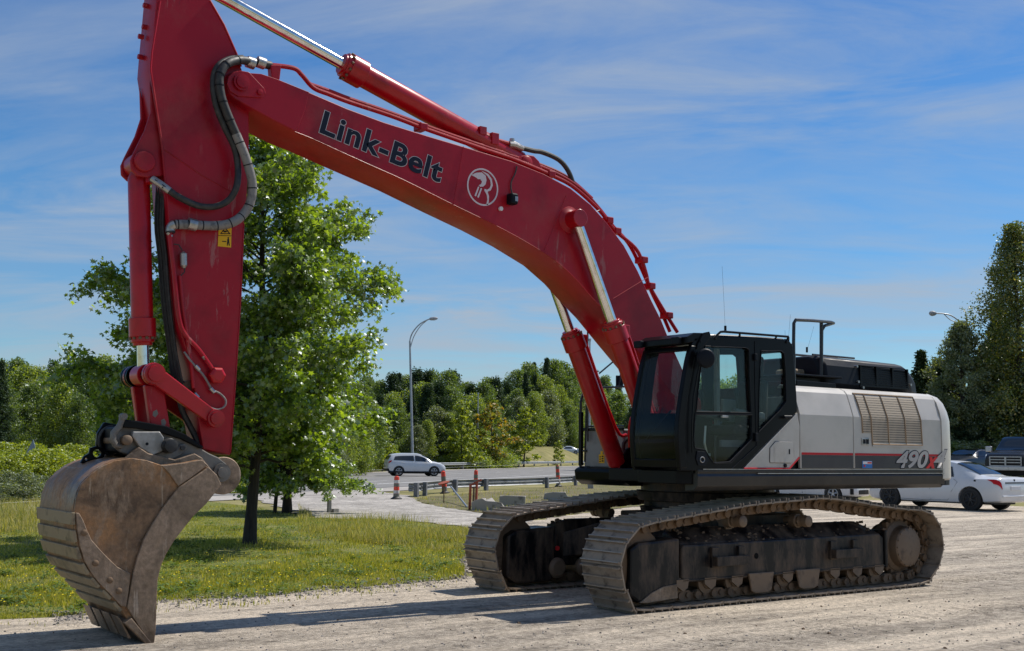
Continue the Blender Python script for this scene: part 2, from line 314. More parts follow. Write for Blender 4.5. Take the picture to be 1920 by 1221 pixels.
def glass(name, tint=(0.55, 0.62, 0.60), refl=0.0, rough=0.02):
    m = bpy.data.materials.new(name); m.use_nodes = True; nt = m.node_tree; nt.nodes.clear(); K = nt.links.new
    tr = N(nt, 'ShaderNodeBsdfTransparent'); tr.inputs[0].default_value = (*tint, 1); gl = N(nt, 'ShaderNodeBsdfGlossy'); gl.inputs['Roughness'].default_value = rough
    gl.inputs['Color'].default_value = (0.9, 0.95, 1, 1)
    ge = N(nt, 'ShaderNodeNewGeometry'); dt = N(nt, 'ShaderNodeVectorMath', operation='DOT_PRODUCT'); K(ge.outputs['Normal'], dt.inputs[0]); K(ge.outputs['Incoming'], dt.inputs[1])
    ab = N(nt, 'ShaderNodeMath', operation='ABSOLUTE'); K(dt.outputs['Value'], ab.inputs[0]); om = N(nt, 'ShaderNodeMath', operation='SUBTRACT'); om.inputs[0].default_value = 1.0; K(ab.outputs[0], om.inputs[1])
    pw = N(nt, 'ShaderNodeMath', operation='POWER'); K(om.outputs[0], pw.inputs[0]); pw.inputs[1].default_value = 5.0
    a = N(nt, 'ShaderNodeMath', operation='MULTIPLY_ADD'); K(pw.outputs[0], a.inputs[0]); a.inputs[1].default_value = 0.9; a.inputs[2].default_value = 0.03 + refl
    mx = N(nt, 'ShaderNodeMixShader'); o = N(nt, 'ShaderNodeOutputMaterial')
    K(a.outputs[0], mx.inputs[0]); K(tr.outputs[0], mx.inputs[1]); K(gl.outputs[0], mx.inputs[2]); K(mx.outputs[0], o.inputs[0])
    return m
GLASS = glass('cab_glass', (0.88, 0.94, 0.92), -0.012); CARGLASS = glass('car_glass', (0.05, 0.06, 0.07), 0.05)
# ------------------------------------------------------------------ EXCAVATOR
EX = empty('excavator', (0, 0, 0)); tag(EX, 'large red and grey crawler excavator with worn steel bucket resting on the gravel lot', 'excavator')
GA, SW = 1.149, 0.652            # track centre offset, shoe width
YO, YI = GA + SW/2, GA - SW/2
def circ(cx, cz, r, n=28, a0=0, a1=360): return [(cx + r*math.cos(math.radians(a0 + (a1-a0)*k/n)), cz + r*math.sin(math.radians(a0 + (a1-a0)*k/n))) for k in range(n if a1-a0 == 360 else n+1)]
# ---- crawler tracks
loop_px = [(1210, 1151), (1380, 1136), (1560, 1120), (1715, 1105), (1748, 1082), (1766, 1045), (1768, 1008), (1757, 975), (1735, 958), (1700, 954), (1652, 948), (1606, 940),
           (1547, 934), (1492, 938), (1420, 945), (1360, 955), (1289, 968), (1235, 978), (1207, 987), (1190, 1000), (1172, 1030), (1166, 1060), (1170, 1095), (1182, 1126)]
lp = xz(loop_px, YO)
lp = [(x, z if z > 0.06 else 0.045) for x, z in lp]
dense = [tuple(q) for q in catmull(lp, 16, True)]
dense = [(x, max(z, 0.042)) for x, z in dense]
seg = [math.dist(dense[i], dense[(i+1) % len(dense)]) for i in range(len(dense))]
total = sum(seg); NS = int(round(total/0.262)); pitch = total/NS
def at_len(s):
    s %= total; i = 0
    while s > seg[i]: s -= seg[i]; i = (i+1) % len(seg)
    a, b = dense[i], dense[(i+1) % len(dense)]; t = s/max(seg[i], 1e-9); return (a[0]+(b[0]-a[0])*t, a[1]+(b[1]-a[1])*t)
area = sum(dense[i][0]*dense[(i+1) % len(dense)][1] - dense[(i+1) % len(dense)][0]*dense[i][1] for i in range(len(dense)))
def shoe_mesh():
    b = MB(); hw = SW/2; p = pitch*0.985/2
    # local: x along the travel, z outward, y across ; slightly overlapping curled plate with three grousers
    prof = [(-p, -0.012), (-p+0.02, 0.002), (-0.03, 0.004), (p-0.03, 0.004), (p, -0.004), (p, -0.022), (p-0.03, -0.014), (-p+0.02, -0.016), (-p, -0.030)]
    b.prism(prof, -hw, hw)
    for gx, gh in ((-p+0.012, 0.034), (-0.005, 0.030), (p-0.028, 0.030)):
        b.prism([(gx-0.012, 0.0), (gx-0.007, gh), (gx+0.007, gh), (gx+0.012, 0.0)], -hw+0.008, hw-0.008)
    for gx, gh in ((-p+0.012, 0.034), (-0.005, 0.030), (p-0.028, 0.030)): b.box(gx-0.006, gx+0.006, -hw+0.012, hw-0.012, gh-0.001, gh+0.004, mi=1)
    return b
sm = shoe_mesh(); proto_shoe = sm.build('track_shoe', [SHOE, SHOEW], None, smooth=False); shoe_me = proto_shoe.data; bpy.data.objects.remove(proto_shoe)
def make_track(side):
    # link chain (inside of the shoes)
    b = MB(); mats = []
    for k in range(NS):
        p = at_len(k*pitch); q0 = at_len(k*pitch - 0.05); q1 = at_len(k*pitch + 0.05)
        tx, tz = q1[0]-q0[0], q1[1]-q0[1]; l = math.hypot(tx, tz); tx /= l; tz /= l
        nx, nz = (tz, -tx) if area > 0 else (-tz, tx)       # outward
        M = Matrix(((tx, 0, nx, p[0]), (0, 1, 0, side*GA), (tz, 0, nz, p[1]), (0, 0, 0, 1)))
        mats.append(M)
        for s in (-1, 1):
            y0 = s*0.078
            # link plate with a raised boss
            poly = [(-pitch*0.52, -0.04), (-pitch*0.5, -0.12), (-pitch*0.2, -0.145), (pitch*0.3, -0.145), (pitch*0.5, -0.11), (pitch*0.5, -0.035), (0, -0.02)]
            c = MB(); c.prism(poly, y0-0.025, y0+0.025); vs = [tuple(M @ Vector(v)) for v in c.v]; b.add(vs, c.f)
            c = MB(); c.cyl((-pitch*0.28, y0+s*0.02, -0.092), (-pitch*0.28, y0+s*0.065, -0.092), 0.045, 14); b.add([tuple(M @ Vector(v)) for v in c.v], c.f)
            c = MB(); c.cyl((pitch*0.22, y0+s*0.02, -0.092), (pitch*0.22, y0+s*0.04, -0.092), 0.03, 10); b.add([tuple(M @ Vector(v)) for v in c.v], c.f)
        c = MB(); c.cyl((-pitch*0.28, -0.1, -0.092), (-pitch*0.28, 0.1, -0.092), 0.035, 10); b.add([tuple(M @ Vector(v)) for v in c.v], c.f)
    ch = b.build('track_chain', CHAIN, EX)
    for M in mats:
        o = bpy.data.objects.new('track_shoe', shoe_me); COL.objects.link(o); o.parent = ch; o.matrix_local = M
    return ch
make_track(1); make_track(-1)
zc = 0.53
XF, XR = 2.98, -1.80     # idler and sprocket centres
for side in (1, -1):
    ys = lambda a: side*a
    F = MB()
    top = xz([(1278, 1022), (1657, 1003)], 1.32); bot = xz([(1280, 1091), (1655, 1063)], 1.32)
    fx0, fx1 = top[0][0], top[1][0]; zt_, zb_ = 0.70, 0.34
    y1_, y0_ = sorted((side*1.32, side*0.98))[::-1]
    F.prism([(fx0, zb_), (fx0, zt_-0.03), (fx0-0.03, zt_), (fx1+0.1, zt_+0.02), (fx1, zt_-0.03), (fx1, zb_-0.02), (fx1+0.05, zb_-0.06), (fx0-0.05, zb_-0.06)], y0_, y1_)
    rg_ = lambda x_, h_: [(x_, ys(1.31), zt_-0.03), (x_, ys(1.27), zt_+0.02), (x_, ys(1.08), zt_+0.02+h_), (x_, ys(0.98), zt_+0.02+h_), (x_, ys(0.98), zt_-0.03)]
    F.loft([rg_(fx0-0.01, 0.10), rg_(fx0-0.3, 0.15), rg_(fx1+0.3, 0.15), rg_(fx1+0.02, 0.06)])
    fr = F.build('track_frame', FRAME, EX, smooth=False, bevel=0.02)
    # end plate at the rear and flange lips
    b = MB(); b.box(fx1-0.05, fx1, min(ys(0.95), ys(1.345)), max(ys(0.95), ys(1.345)), 0.28, 0.76); b.build('end_plate', FRAME, fr, smooth=False, bevel=0.015)
    b = MB(); b.box(fx1, fx0, min(ys(1.30), ys(1.335)), max(ys(1.30), ys(1.335)), 0.295, 0.315); b.build('lower_flange', FRAME, fr, smooth=False, bevel=0.006)
    # idler guard at the front
    gp = xz([(1182, 1030), (1198, 1018), (1275, 1009), (1275, 1092), (1271, 1124), (1214, 1131), (1198, 1131), (1181, 1118)], 1.33)
    b = MB(); b.prism(gp, *sorted((ys(0.92), ys(1.33)))); g = b.build('idler_guard', FRAME, fr, smooth=False, bevel=0.03)
    b = MB(); b.prism(xz([(1271, 1122), (1214, 1131), (1200, 1131), (1222, 1112), (1245, 1100), (1270, 1095)], 1.345), *sorted((ys(1.31), ys(1.345)))); b.build('worn_corner', BUCKETE, g, smooth=False, bevel=0.005)
    # steps
    for cxx, w in ((1362, 40), (1580, 37)):
        c0 = onY(cxx, 1056, 1.32); ww = 0.27
        b = MB(); yA, yB = sorted((ys(1.32), ys(1.46)))
        b.box(c0[0]-ww, c0[0]+ww, *sorted((ys(1.42), ys(1.44))), 0.45, 0.56)
        b.box(c0[0]-ww, c0[0]-ww+0.1, *sorted((ys(1.32), ys(1.36))), 0.45, 0.66)
        b.box(c0[0]+ww-0.12, c0[0]+ww, *sorted((ys(1.32), ys(1.36))), 0.43, 0.66)
        for sx in (-ww+0.002, ww-0.022): b.box(c0[0]+sx, c0[0]+sx+0.02, *sorted((ys(1.361), ys(1.419))), 0.45, 0.56)
        b.build('step', FRAME, fr, smooth=False, bevel=0.006)
    # bolt hole
    c0 = onY(1418, 1047, 1.32); b = MB(); b.cyl((c0[0], ys(1.318), 0.53), (c0[0], ys(1.324), 0.53), 0.035, 18); b.build('frame_hole', plain('void_black', (0.002, 0.002, 0.002), 0.9) if 'vb' not in globals() else vb, fr); 
    # bottom rollers
    for k in range(9):
        x = XF - 0.62 - k*(XF-0.62 - (XR+0.62))/8
        b = MB(); b.lathe((x, ys(0.87), 0.265), (x, ys(1.30), 0.265), [(0, 0.09), (0.03, 0.13), (0.06, 0.13), (0.065, 0.1), (0.36, 0.1), (0.365, 0.13), (0.40, 0.13), (0.41, 0.075), (0.43, 0.07)], 22)
        b.prism([(x-0.10, 0.32), (x+0.09, 0.32), (x+0.09, 0.255), (x-0.01, 0.19), (x-0.08, 0.225)], *sorted((ys(1.295), ys(1.335))))
        b.build('track_roller', HUB, fr)
    for cxx in (1427, 1515):
        c0 = onY(cxx, 1095, 1.36)[0]
        b = MB(); b.prism([(c0-0.22, 0.34), (c0-0.17, 0.13), (c0-0.10, 0.105), (c0+0.10, 0.105), (c0+0.17, 0.13), (c0+0.22, 0.34)], *sorted((ys(1.345), ys(1.375)))); b.build('roller_guard', HUB, fr, smooth=False, bevel=0.01)
    # carrier rollers
    for cxx in (1395, 1518):
        c0 = onY(cxx, 978, 1.36); x = c0[0]; z = c0[2]
        b = MB(); b.lathe((x, ys(0.98), z), (x, ys(1.37), z), [(0, 0.05), (0.1, 0.05), (0.11, 0.085), (0.2, 0.085), (0.21, 0.06), (0.24, 0.075), (0.27, 0.06), (0.3, 0.06), (0.305, 0.072), (0.37, 0.068), (0.38, 0.05)], 22)
        b.box(x-0.05, x+0.05, *sorted((ys(1.0), ys(1.12))), 0.66, z); b.build('carrier_roller', HUB, fr)
    # idler wheel
    b = MB(); b.lathe((XF, ys(1.02), zc), (XF, ys(1.28), zc), [(0, 0.15), (0.03, 0.38), (0.08, 0.40), (0.1, 0.34), (0.16, 0.34), (0.18, 0.40), (0.23, 0.38), (0.26, 0.15)], 40); b.build('idler_wheel', CHAIN, fr)
    # sprocket and final drive
    SPX = onY(1705, 1031, 1.36)[0]
    b = MB(); teeth = []
    for k in range(84):
        a = 2*math.pi*k/84; r = 0.40 if (k % 4) in (0, 1) else 0.345; teeth.append((SPX + r*math.cos(a), zc + r*math.sin(a)))
    b.prism(teeth, *sorted((ys(1.11), ys(1.19)))); sp = b.build('sprocket', CHAIN, fr, smooth=False, bevel=0.006)
    b = MB(); b.lathe((SPX, ys(0.9), zc), (SPX, ys(1.37), zc), [(0, 0.28), (0.12, 0.28), (0.14, 0.36), (0.19, 0.36), (0.30, 0.33), (0.33, 0.27), (0.44, 0.262), (0.455, 0.25), (0.462, 0.235), (0.468, 0.05)], 48); fd = b.build('final_drive', HUB, fr, bevel=0.004, ang=25)
    b = MB()
    for k in range(16):
        a = 2*math.pi*k/16; b.cyl((SPX+0.245*math.cos(a), ys(1.35), zc+0.245*math.sin(a)), (SPX+0.245*math.cos(a), ys(1.368), zc+0.245*math.sin(a)), 0.012, 6)
    tag(b.build('bolt_ring', HUB, fd, smooth=False), kind='stuff')
    # caked dirt on top of the frame
    b = MB(); r_ = random.Random(5+side)
    for k in range(300):
        x = r_.uniform(fx1+0.1, fx0-0.05); ya = r_.uniform(1.0, 1.29); yy = side*ya; s = 0.006+0.02*r_.random()**3; z = zt_+0.02 + (0.15 if ya < 1.08 else 0.15*(1.27-ya)/0.19) - 0.012
        vs = []; 
        for i in range(8):
            vs.append((x+(1 if i & 1 else -1)*s*r_.uniform(.6, 1.2), yy+(1 if i & 2 else -1)*s*r_.uniform(.6, 1.0), z+(r_.uniform(.3, 1.0)*s if i & 4 else -0.02)))
        b.add(vs, [(0, 2, 3, 1), (4, 5, 7, 6), (0, 1, 5, 4), (2, 6, 7, 3), (0, 4, 6, 2), (1, 3, 7, 5)])
    tag(b.build('caked_soil', DIRT, fr, smooth=True, ang=80), kind='stuff')
# ---- car body between the tracks
b = MB(); XC = 0.59
b.prismz([(XC+0.85, 0.75), (XC-0.85, 0.75), (XC-0.85, -0.75), (XC+0.85, -0.75)], 0.55, 0.98)
for sx in (1, -1):
    for sy in (1, -1):
        x0, x1 = XC+sx*0.75, XC+sx*1.55
        r0 = [(XC+sx*0.25, sy*0.6, 0.5), (XC+sx*0.85, sy*0.5, 0.5), (XC+sx*0.85, sy*0.5, 0.95), (XC+sx*0.25, sy*0.6, 0.95)]
        r1 = [(XC+sx*0.95, sy*1.0, 0.38), (XC+sx*1.65, sy*1.0, 0.38), (XC+sx*1.65, sy*1.0, 0.70), (XC+sx*0.95, sy*1.0, 0.70)]
        b.loft([r0, r1])
cbd = b.build('car_body', FRAME, EX, smooth=False, bevel=0.02)
b = MB(); c0 = onY(1044, 1028, -0.95); b.cyl((c0[0], -0.95, c0[2]), (c0[0], -0.93, c0[2]), 0.03, 16); b.build('red_cap', DRED, cbd)
b = MB(); b.lathe((XC, 0, 0.98), (XC, 0, 1.36), [(0, 0.86), (0.06, 0.88), (0.07, 0.82), (0.14, 0.82), (0.15, 0.9), (0.26, 0.92), (0.27, 0.86), (0.38, 0.86)], 60); b.build('swing_bearing', FRAME, EX, ang=25)

# ---- upper structure deck
DK0, DK1 = 1.35, 1.555
XFc = 2.36                      # front of the cab at the deck
XB = onY(1600, 800, 1.5)[0]     # seam between the two side doors
XE = -2.38
rear = [(XE, 1.49), (-2.5, 1.48), (-2.62, 1.445), (-2.75, 1.37), (-2.86, 1.26), (-3.0, 1.0), (-3.1, 0.6), (-3.14, 0)]
plan = [(0.5, 1.49)] + rear + [(x, -y) for x, y in rear[::-1][1:]] + [(0.5, -1.49)]
b = MB(); b.prismz([(2.30, 1.42), (2.42, 1.30), (2.42, 0.66), (1.9, 0.60), (1.9, -0.45), (1.55, -0.52), (1.55, -1.40), (1.48, -1.5), (0.5, -1.49)] + [(x, -y*0.985) for x, y in rear] + [(x, y*0.985) for x, y in rear[::-1][1:]] + [(0.5, 1.45), (2.2, 1.45)][:2], DK0+0.03, DK1-0.02)
deck = b.build('deck', BLACK, EX, smooth=False, bevel=0.01)
SKM = mat('skirt_dark_metal', (0.022, 0.021, 0.021), 0.32, metal=0.3, dark=(0.014, 0.013, 0.013), scale=2, dust=(0.10, 0.075, 0.05), dust_amt=0.2, dscale=3)
for s in (1, -1):
    x0 = 2.28 if s > 0 else 1.5
    prof = [(s*1.30, 1.30), (s*1.44, 1.31), (s*1.495, 1.36), (s*1.505, 1.47), (s*1.49, 1.50), (s*1.505, 1.515), (s*1.505, 1.545), (s*1.30, 1.548)]
    b = MB(); b.loft([[(x0, y, z) for y, z in prof], [(XE-0.05, y, z) for y, z in prof]]); sk = b.build('side_skirt', SKM, EX, smooth=False, bevel=0.006)
    if s > 0:
        for q in ((XE-0.04, 1.30, 1.5052, 1.512, 1.497, 1.507), (XE-0.04, 2.2, 1.5052, 1.510, 1.546, 1.554)): b = MB(); b.box(*q); b.build('trim_strip', STEEL, sk, smooth=False)
# ---- engine side covers
def section(s=1, off=0.0): return [(s*(1.5+off), 1.558), (s*(1.5+off), 1.9), (s*(1.5+off), 2.215), (s*(1.448+off), 2.38), (s*(1.405+off), 2.50), (s*(1.365+off), 2.545+off*0.5), (s*(1.30+off*0.5), 2.575+off), (s*1.18, 2.59+off)]
def cover(name, x0, x1, s, m, parent=EX):
    o_ = section(s); i_ = [(y - s*0.04, max(1.57, z - 0.04) if z > 1.6 else 1.558) for y, z in o_][::-1]
    rings = [[(x, y, z) for y, z in o_ + i_] for x in (x0, x1)]
    b = MB(); b.loft(rings); return b.build(name, m, parent, bevel=0.006, ang=14)
XA = onY(1500, 800, 1.5)[0]
fd_ = cover('engine_cover_door', XA, XB+0.006, 1, PANEL); rd_ = cover('engine_cover_door', XB-0.006, XE, 1, PANEL); cover('engine_cover_door', XA, XE, -1, PANEL)
b = MB(); b.box(XE+0.02, XA-0.03, -1.34, 1.34, 1.56, 2.44); b.box(XE, XA-0.02, -1.17, 1.17, 2.45, 2.575); b.build('engine_bay', BLACKM, EX, smooth=False)
# stripes on the doors
for (x0, x1, par) in ((XA-0.02, XB+0.02, fd_), (XB-0.02, XE+0.05, rd_)):
    b = MB(); b.box(x1, x0, 1.5005, 1.503, 1.565, 1.725); b.build('dark_band', CHAR, par, smooth=False)
    b = MB(); b.box(x1, x0, 1.5005, 1.504, 1.727, 1.755); b.build('red_stripe', STRIPE, par, smooth=False)
# handles, latch, decals on the rear door
b = MB(); c = onY(1622, 828, 1.5); b.box(c[0]-0.075, c[0]+0.075, 1.5, 1.512, c[2]-0.045, c[2]+0.045); lt = b.build('latch', STEEL, rd_, smooth=False, bevel=0.006)
b = MB(); b.box(c[0]-0.05, c[0]-0.01, 1.5125, 1.522, c[2]-0.03, c[2]+0.03); b.box(c[0]+0.01, c[0]+0.055, 1.5125, 1.516, c[2]-0.028, c[2]+0.028); lt2 = b.build('latch_handle', BLACKM, rd_, smooth=False)
c = onY(1625.5, 871, 1.5); b = MB(); b.box(c[0]-0.10, c[0]+0.10, 1.5035, 1.5065, c[2]-0.048, c[2]+0.045); dc = b.build('sticker', DBLUE, rd_, smooth=False)
b = MB(); b.box(c[0]-0.09, c[0]+0.09, 1.507, 1.508, c[2]+0.005, c[2]+0.038); b.build('sticker_field', WHITE, dc, smooth=False)
b = MB(); b.box(c[0]-0.085, c[0]-0.0, 1.5085, 1.5095, c[2]+0.012, c[2]+0.030); b.box(c[0]+0.045, c[0]+0.075, 1.5085, 1.5095, c[2]-0.03, c[2]-0.005); b.build('sticker_marks', DRED, dc, smooth=False)
# perforated grille
def perf():
    m = bpy.data.materials.new('perforated_tan_metal'); m.use_nodes = True; nt = m.node_tree; b = nt.nodes['Principled BSDF']; K = nt.links.new
    t = N(nt, 'ShaderNodeTexCoord'); q = N(nt, 'ShaderNodeMapping'); q.inputs['Scale'].default_value = (1, 0.0, 0.8); K(t.outputs['Object'], q.inputs[0])
    v = N(nt, 'ShaderNodeTexVoronoi'); v.inputs['Scale'].default_value = 40; v.inputs['Randomness'].default_value = 0; K(q.outputs[0], v.inputs['Vector'])
    r = ramp(nt, [(0.26, (0.02, 0.017, 0.013)), (0.36, (0.42, 0.35, 0.26))], v.outputs['Distance']); K(r.outputs[0], b.inputs['Base Color']); b.inputs['Roughness'].default_value = 0.6
    return m
PERF = perf(); TAN = mat('tan_dusty_metal', (0.30, 0.21, 0.13), 0.7, scale=8)
def surf_z(z, off):
    s_ = section(1, off)
    for (y0, z0), (y1, z1) in zip(s_, s_[1:]):
        if z0 <= z <= z1: return y0 + (y1-y0)*(z-z0)/(z1-z0)
    return s_[-1][0]
gtop, gbot = 2.52, onY(1680, 834, 1.5)[2]
zs = [gbot + (gtop-gbot)*k/14 for k in range(15)]
gxs = [onY(u, 775, 1.5)[0] for u in (1617, 1634, 1665, 1697, 1727)]
def gcol(k, dz=0.0): return None
b = MB()
zmid = onY(1640, 813, 1.5)[2]
for k in range(4):
    x0, x1 = gxs[k], gxs[k+1]; z_ = [z for z in zs if z > zmid] if k == 0 else zs
    lean = lambda z: -0.03*(z-gbot)
    rg = [[(x0 + 0.06*(z-gbot), surf_z(z, 0.004), z), (x1 + 0.06*(z-gbot), surf_z(z, 0.004), z)] for z in z_]
    b.loft(rg, caps=False, closed=False)
gr = b.build('air_grille', PERF, rd_)
b = MB()
for k in range(5):
    z_ = [z for z in zs if z > zmid] if k == 0 else zs
    b.tube([(gxs[k] + 0.06*(z-gbot), surf_z(z, 0.008), z) for z in z_], 0.009, 6)
b.tube([(gxs[1], 1.506, gbot), (gxs[4], 1.506, gbot)], 0.012, 6)
b.tube([(gxs[0]+0.055, surf_z(gtop, .008), gtop), (gxs[4]+0.055, surf_z(gtop, .008), gtop)], 0.010, 6)
b.build('grille_frame', TAN, gr)
b = MB(); b.box(gxs[4], gxs[1], 1.507, 1.512, gbot-0.03, gbot+0.02); b.build('grille_sill', PANEL, gr, smooth=False)
# 490x4
P_ = lambda u, v: (onY(u, v, 1.504)[0], onY(u, v, 1.504)[2])
for nm, mt_, of, pr_ in (('number_outline', INK, 0.062, 0.002), ('number', DGREY, 0.030, 0.004)):
    lettering(nm, '490', P_(1679, 876.5), P_(1738, 876.5), P_(1683, 845), 1.504, mt_, rd_, of, 0.16, 1.0, ref=text_mesh('490', 1.0, 0.03, 0.16), proud=pr_)
for nm, mt_, of, pr_ in (('number_outline', INK, 0.06, 0.002), ('number', DGREY, 0.035, 0.0052)):
    lettering(nm, '4', P_(1747, 876.5), P_(1768, 876.5), P_(1754, 843), 1.504, mt_, rd_, of, 0.2, 1, ref=text_mesh('4', 1.0, 0.03, 0.2), proud=pr_)
lettering('number', 'x', P_(1735, 876.5), P_(1755, 876.5), P_(1738, 857), 1.504, DRED, rd_, 0.05, 0.25, 1, proud=0.0065)
# counterweight
b = MB()
rings = []
for z, off, lo in ((1.40, 0.03, 0), (1.43, 0.0, 0), (1.9, -0.004, 0), (2.215, 0.0, 0), (2.34, 0.03, 0), (2.46, 0.08, 0), (2.54, 0.15, 0), (2.585, 0.26, 0)):
    ring = []
    full = rear + [(x, -y) for x, y in rear[::-1][1:]]
    if off >= 0 or True:
        for x, y in full:
            cx_, cy_ = -1.6, 0.0; d = math.hypot(x-cx_, y-cy_); k_ = 1 - off/d
            ring.append((cx_ + (x-cx_)*k_ if x < XE-0.001 else XE, max(-1.51, min(1.51, (cy_ + (y-cy_)*k_)*1.012)), z))
    rings.append(ring)
b.loft(rings); cw = b.build('counterweight', PANEL, EX, bevel=0.0, ang=30)
b = MB(); b.loft([[(x*1.0+0.012, y*1.0, z) for x, y in rear + [(q, -w) for q, w in rear[::-1][1:]]] for z in (1.34, 1.405)]); b.build('counterweight_foot', BLACKM, cw, smooth=False)
# top: black hood over the engine with louvres
hY = 1.02
hp = xz([(1544, 680), (1603, 676), (1706, 684), (1716, 693), (1722, 706), (1723, 735), (1569, 731), (1560, 729)], hY)
b = MB(); zlo = 2.575
x0h, x1h = hp[0][0], hp[4][0]
sec = [(0.98, zlo), (1.02, zlo+0.10), (1.0, zlo+0.33), (0.94, zlo+0.43), (0.82, zlo+0.465), (-0.2, zlo+0.465), (-0.3, zlo)]
rg = []
for x, k_, dz in ((x0h, 0.9, -0.02), (x0h-0.07, 1.0, 0), (onY(1700, 690, hY)[0], 1.0, -0.02), (onY(1712, 690, hY)[0], 0.97, -0.06), (x1h-0.1, 0.9, -0.16)):
    rg.append([(x, y*k_ if y > 0 else y, z if z <= zlo else max(zlo+0.03, z+dz)) for y, z in sec])
b.loft(rg); hood = b.build('engine_hood', BLACKM, EX, bevel=0.02, ang=20)
b = MB(); lx = [onY(u, 700, 1.0)[0] for u in (1611, 1641, 1671, 1699)]
for k in range(3):
    for j in range(9):
        z = zlo+0.115 + j*0.030; yy = 1.018 - max(0, (z-zlo-0.1))*0.11
        if z > zlo+0.33: yy = 1.0 - (z-zlo-0.33)*0.6
        b.box(lx[k+1]+0.012, lx[k]-0.012, yy-0.006, yy+0.012, z, z+0.012)
for x in lx: b.box(x-0.012, x+0.012, 0.985, 1.028, zlo+0.10, zlo+0.36)
b.box(lx[3]-0.02, lx[0]+0.02, 0.99, 1.03, zlo+0.075, zlo+0.10)
b.build('louvre_slats', BLACK, hood, smooth=False)
b = MB()
for u, v in ((1606, 687), (1609, 716), (1707, 722), (1618, 727)): q = onY(u, v, 1.03); b.cyl((q[0], 1.0, q[2]), (q[0], 1.045, q[2]), 0.018, 10)
b.build('hood_bolts', STEEL, hood)
# deck-top boxes between cab and hood
b = MB()
q = xz([(1494, 717), (1567, 719), (1567, 729), (1494, 729)], 1.2); b.prism([(q[0][0], 2.575), (q[0][0], 2.66), (q[1][0], 2.65), (q[1][0], 2.575)], 0.2, 1.2)
q = xz([(1493, 702), (1580, 706)], 1.1); b.box(q[1][0], q[0][0], 0.1, 1.1, 2.73, 2.755); b.box(q[1][0]+0.05, q[0][0]-0.05, 0.3, 0.95, 2.66, 2.73)
b.build('walkway_plate', BLACK, EX, smooth=False, bevel=0.008)
b = MB(); q = xz([(1491, 688), (1530, 686)], 0.7); b.box(q[1][0], q[0][0], 0.35, 0.7, 2.757, 2.86); b.build('storage_box', TAN, EX, smooth=False, bevel=0.03)
b = MB(); q = xz([(1530, 690), (1600, 684)], -0.3); b.box(q[1][0]-0.5, q[0][0], -1.0, -0.3, 2.58, 2.93); b.build('muffler_cover', BLACKM, EX, smooth=False, bevel=0.04)
# handrails
RAILM = mat('rail_black', (0.018, 0.02, 0.022), 0.35, scale=4)
b = MB(); b.tube([tuple(onY(1489, 720, 1.3)), tuple(onY(1488, 640, 1.3)), tuple(onY(1488.5, 606, 1.3)), tuple(onY(1492, 600, 1.3)), tuple(onY(1520, 601, 1.2)), tuple(onY(1557, 604, 0.9)), tuple(onY(1563, 606, 0.85))], 0.021, 10)
b.tube([tuple(onY(1540, 705, 0.95)), tuple(onY(1541, 620, 0.95)), tuple(onY(1546, 611, 0.95)), tuple(onY(1563, 606, 0.85))], 0.021, 10)
b.tube([tuple(onY(1540, 705, 0.95)), tuple(onY(1540, 604, 0.95))], 0.024, 10)
b.build('handrail', RAILM, EX)
b = MB(); pz = [onY(1493, 662, -1.25), onY(1567, 661, -1.25)]
zr = 3.30; X0, X1 = 0.4, -1.3
X0 = onY(1490, 664, -1.25)[0]; X1 = onY(1568, 660, -1.25)[0]
b.tube([(X0, -1.25, zr), (X1, -1.25, zr)], 0.018, 8); b.tube([(X1, -1.25, zr+0.02), (X1, -1.25, 2.6)], 0.02, 8); b.tube([(X0, -0.9, zr-0.02), (X1, -0.9, zr-0.02)], 0.016, 8)
for k in range(4):
    a = X0 + (X1-X0)*k/4; c = X0 + (X1-X0)*(k+1)/4; b.tube([(a, -1.25, zr), ((a+c)/2, -1.25, zr-0.28)], 0.010, 6); b.tube([((a+c)/2, -1.25, zr-0.28), (c, -1.25, zr)], 0.010, 6)
b.tube([(X0, -1.25, zr-0.28), (X1, -1.25, zr-0.28)], 0.008, 6)
b.build('far_walkway_rail', RAILM, EX)
for u0, v0, u1, v1, Yp in ((1478, 636, 1482, 590, 1.1), (1513, 655, 1526, 612, -0.8), (1360, 615, 1354, 500, 0.6), (1472, 640, 1472, 620, 1.3)):
    b = MB(); b.tube([tuple(onY(u0, v0+4, Yp)), tuple(onY(u1, v1, Yp))], 0.0014, 6); b.cyl(tuple(onY(u0, v0+6, Yp)), tuple(onY(u0, v0-4, Yp)), 0.016, 8); b.build('antenna', BLACKM, EX)

# ---- cab
CY1, CY0 = 1.50, 0.71
S = lambda pts, Y=CY1: xz(pts, Y)
outer = S([(1276, 883), (1274, 862), (1272, 830), (1272, 800), (1276, 760), (1283, 715), (1290, 675), (1297, 645), (1303, 634), (1330, 631), (1420, 633), (1470, 637), (1481, 640), (1487, 650), (1491, 700), (1494, 745), (1495, 772), (1443, 824), (1391, 880), (1391, 883)])
h1 = S([(1322, 649), (1398, 652), (1404, 656), (1405, 700), (1408, 774), (1305, 772), (1309, 730), (1315, 680)])
h2 = S([(1303, 777), (1409, 778), (1409, 824), (1368, 866), (1338, 868), (1330, 858), (1322, 844), (1303, 840), (1300, 825)])
h3 = S([(1427, 658), (1464, 658), (1470, 663), (1473, 700), (1474, 752), (1463, 769), (1422, 810), (1423, 740), (1425, 690)])
cab = plate('cab', [outer, h1, h2, h3], CY1-0.05, CY1, BLACK, EX, 0.008)
ofar = outer; plate('cab_side_frame', [ofar, [(x, z) for x, z in h1], [(x, z) for x, z in h3]], CY0, CY0+0.05, BLACK, cab, 0.008)
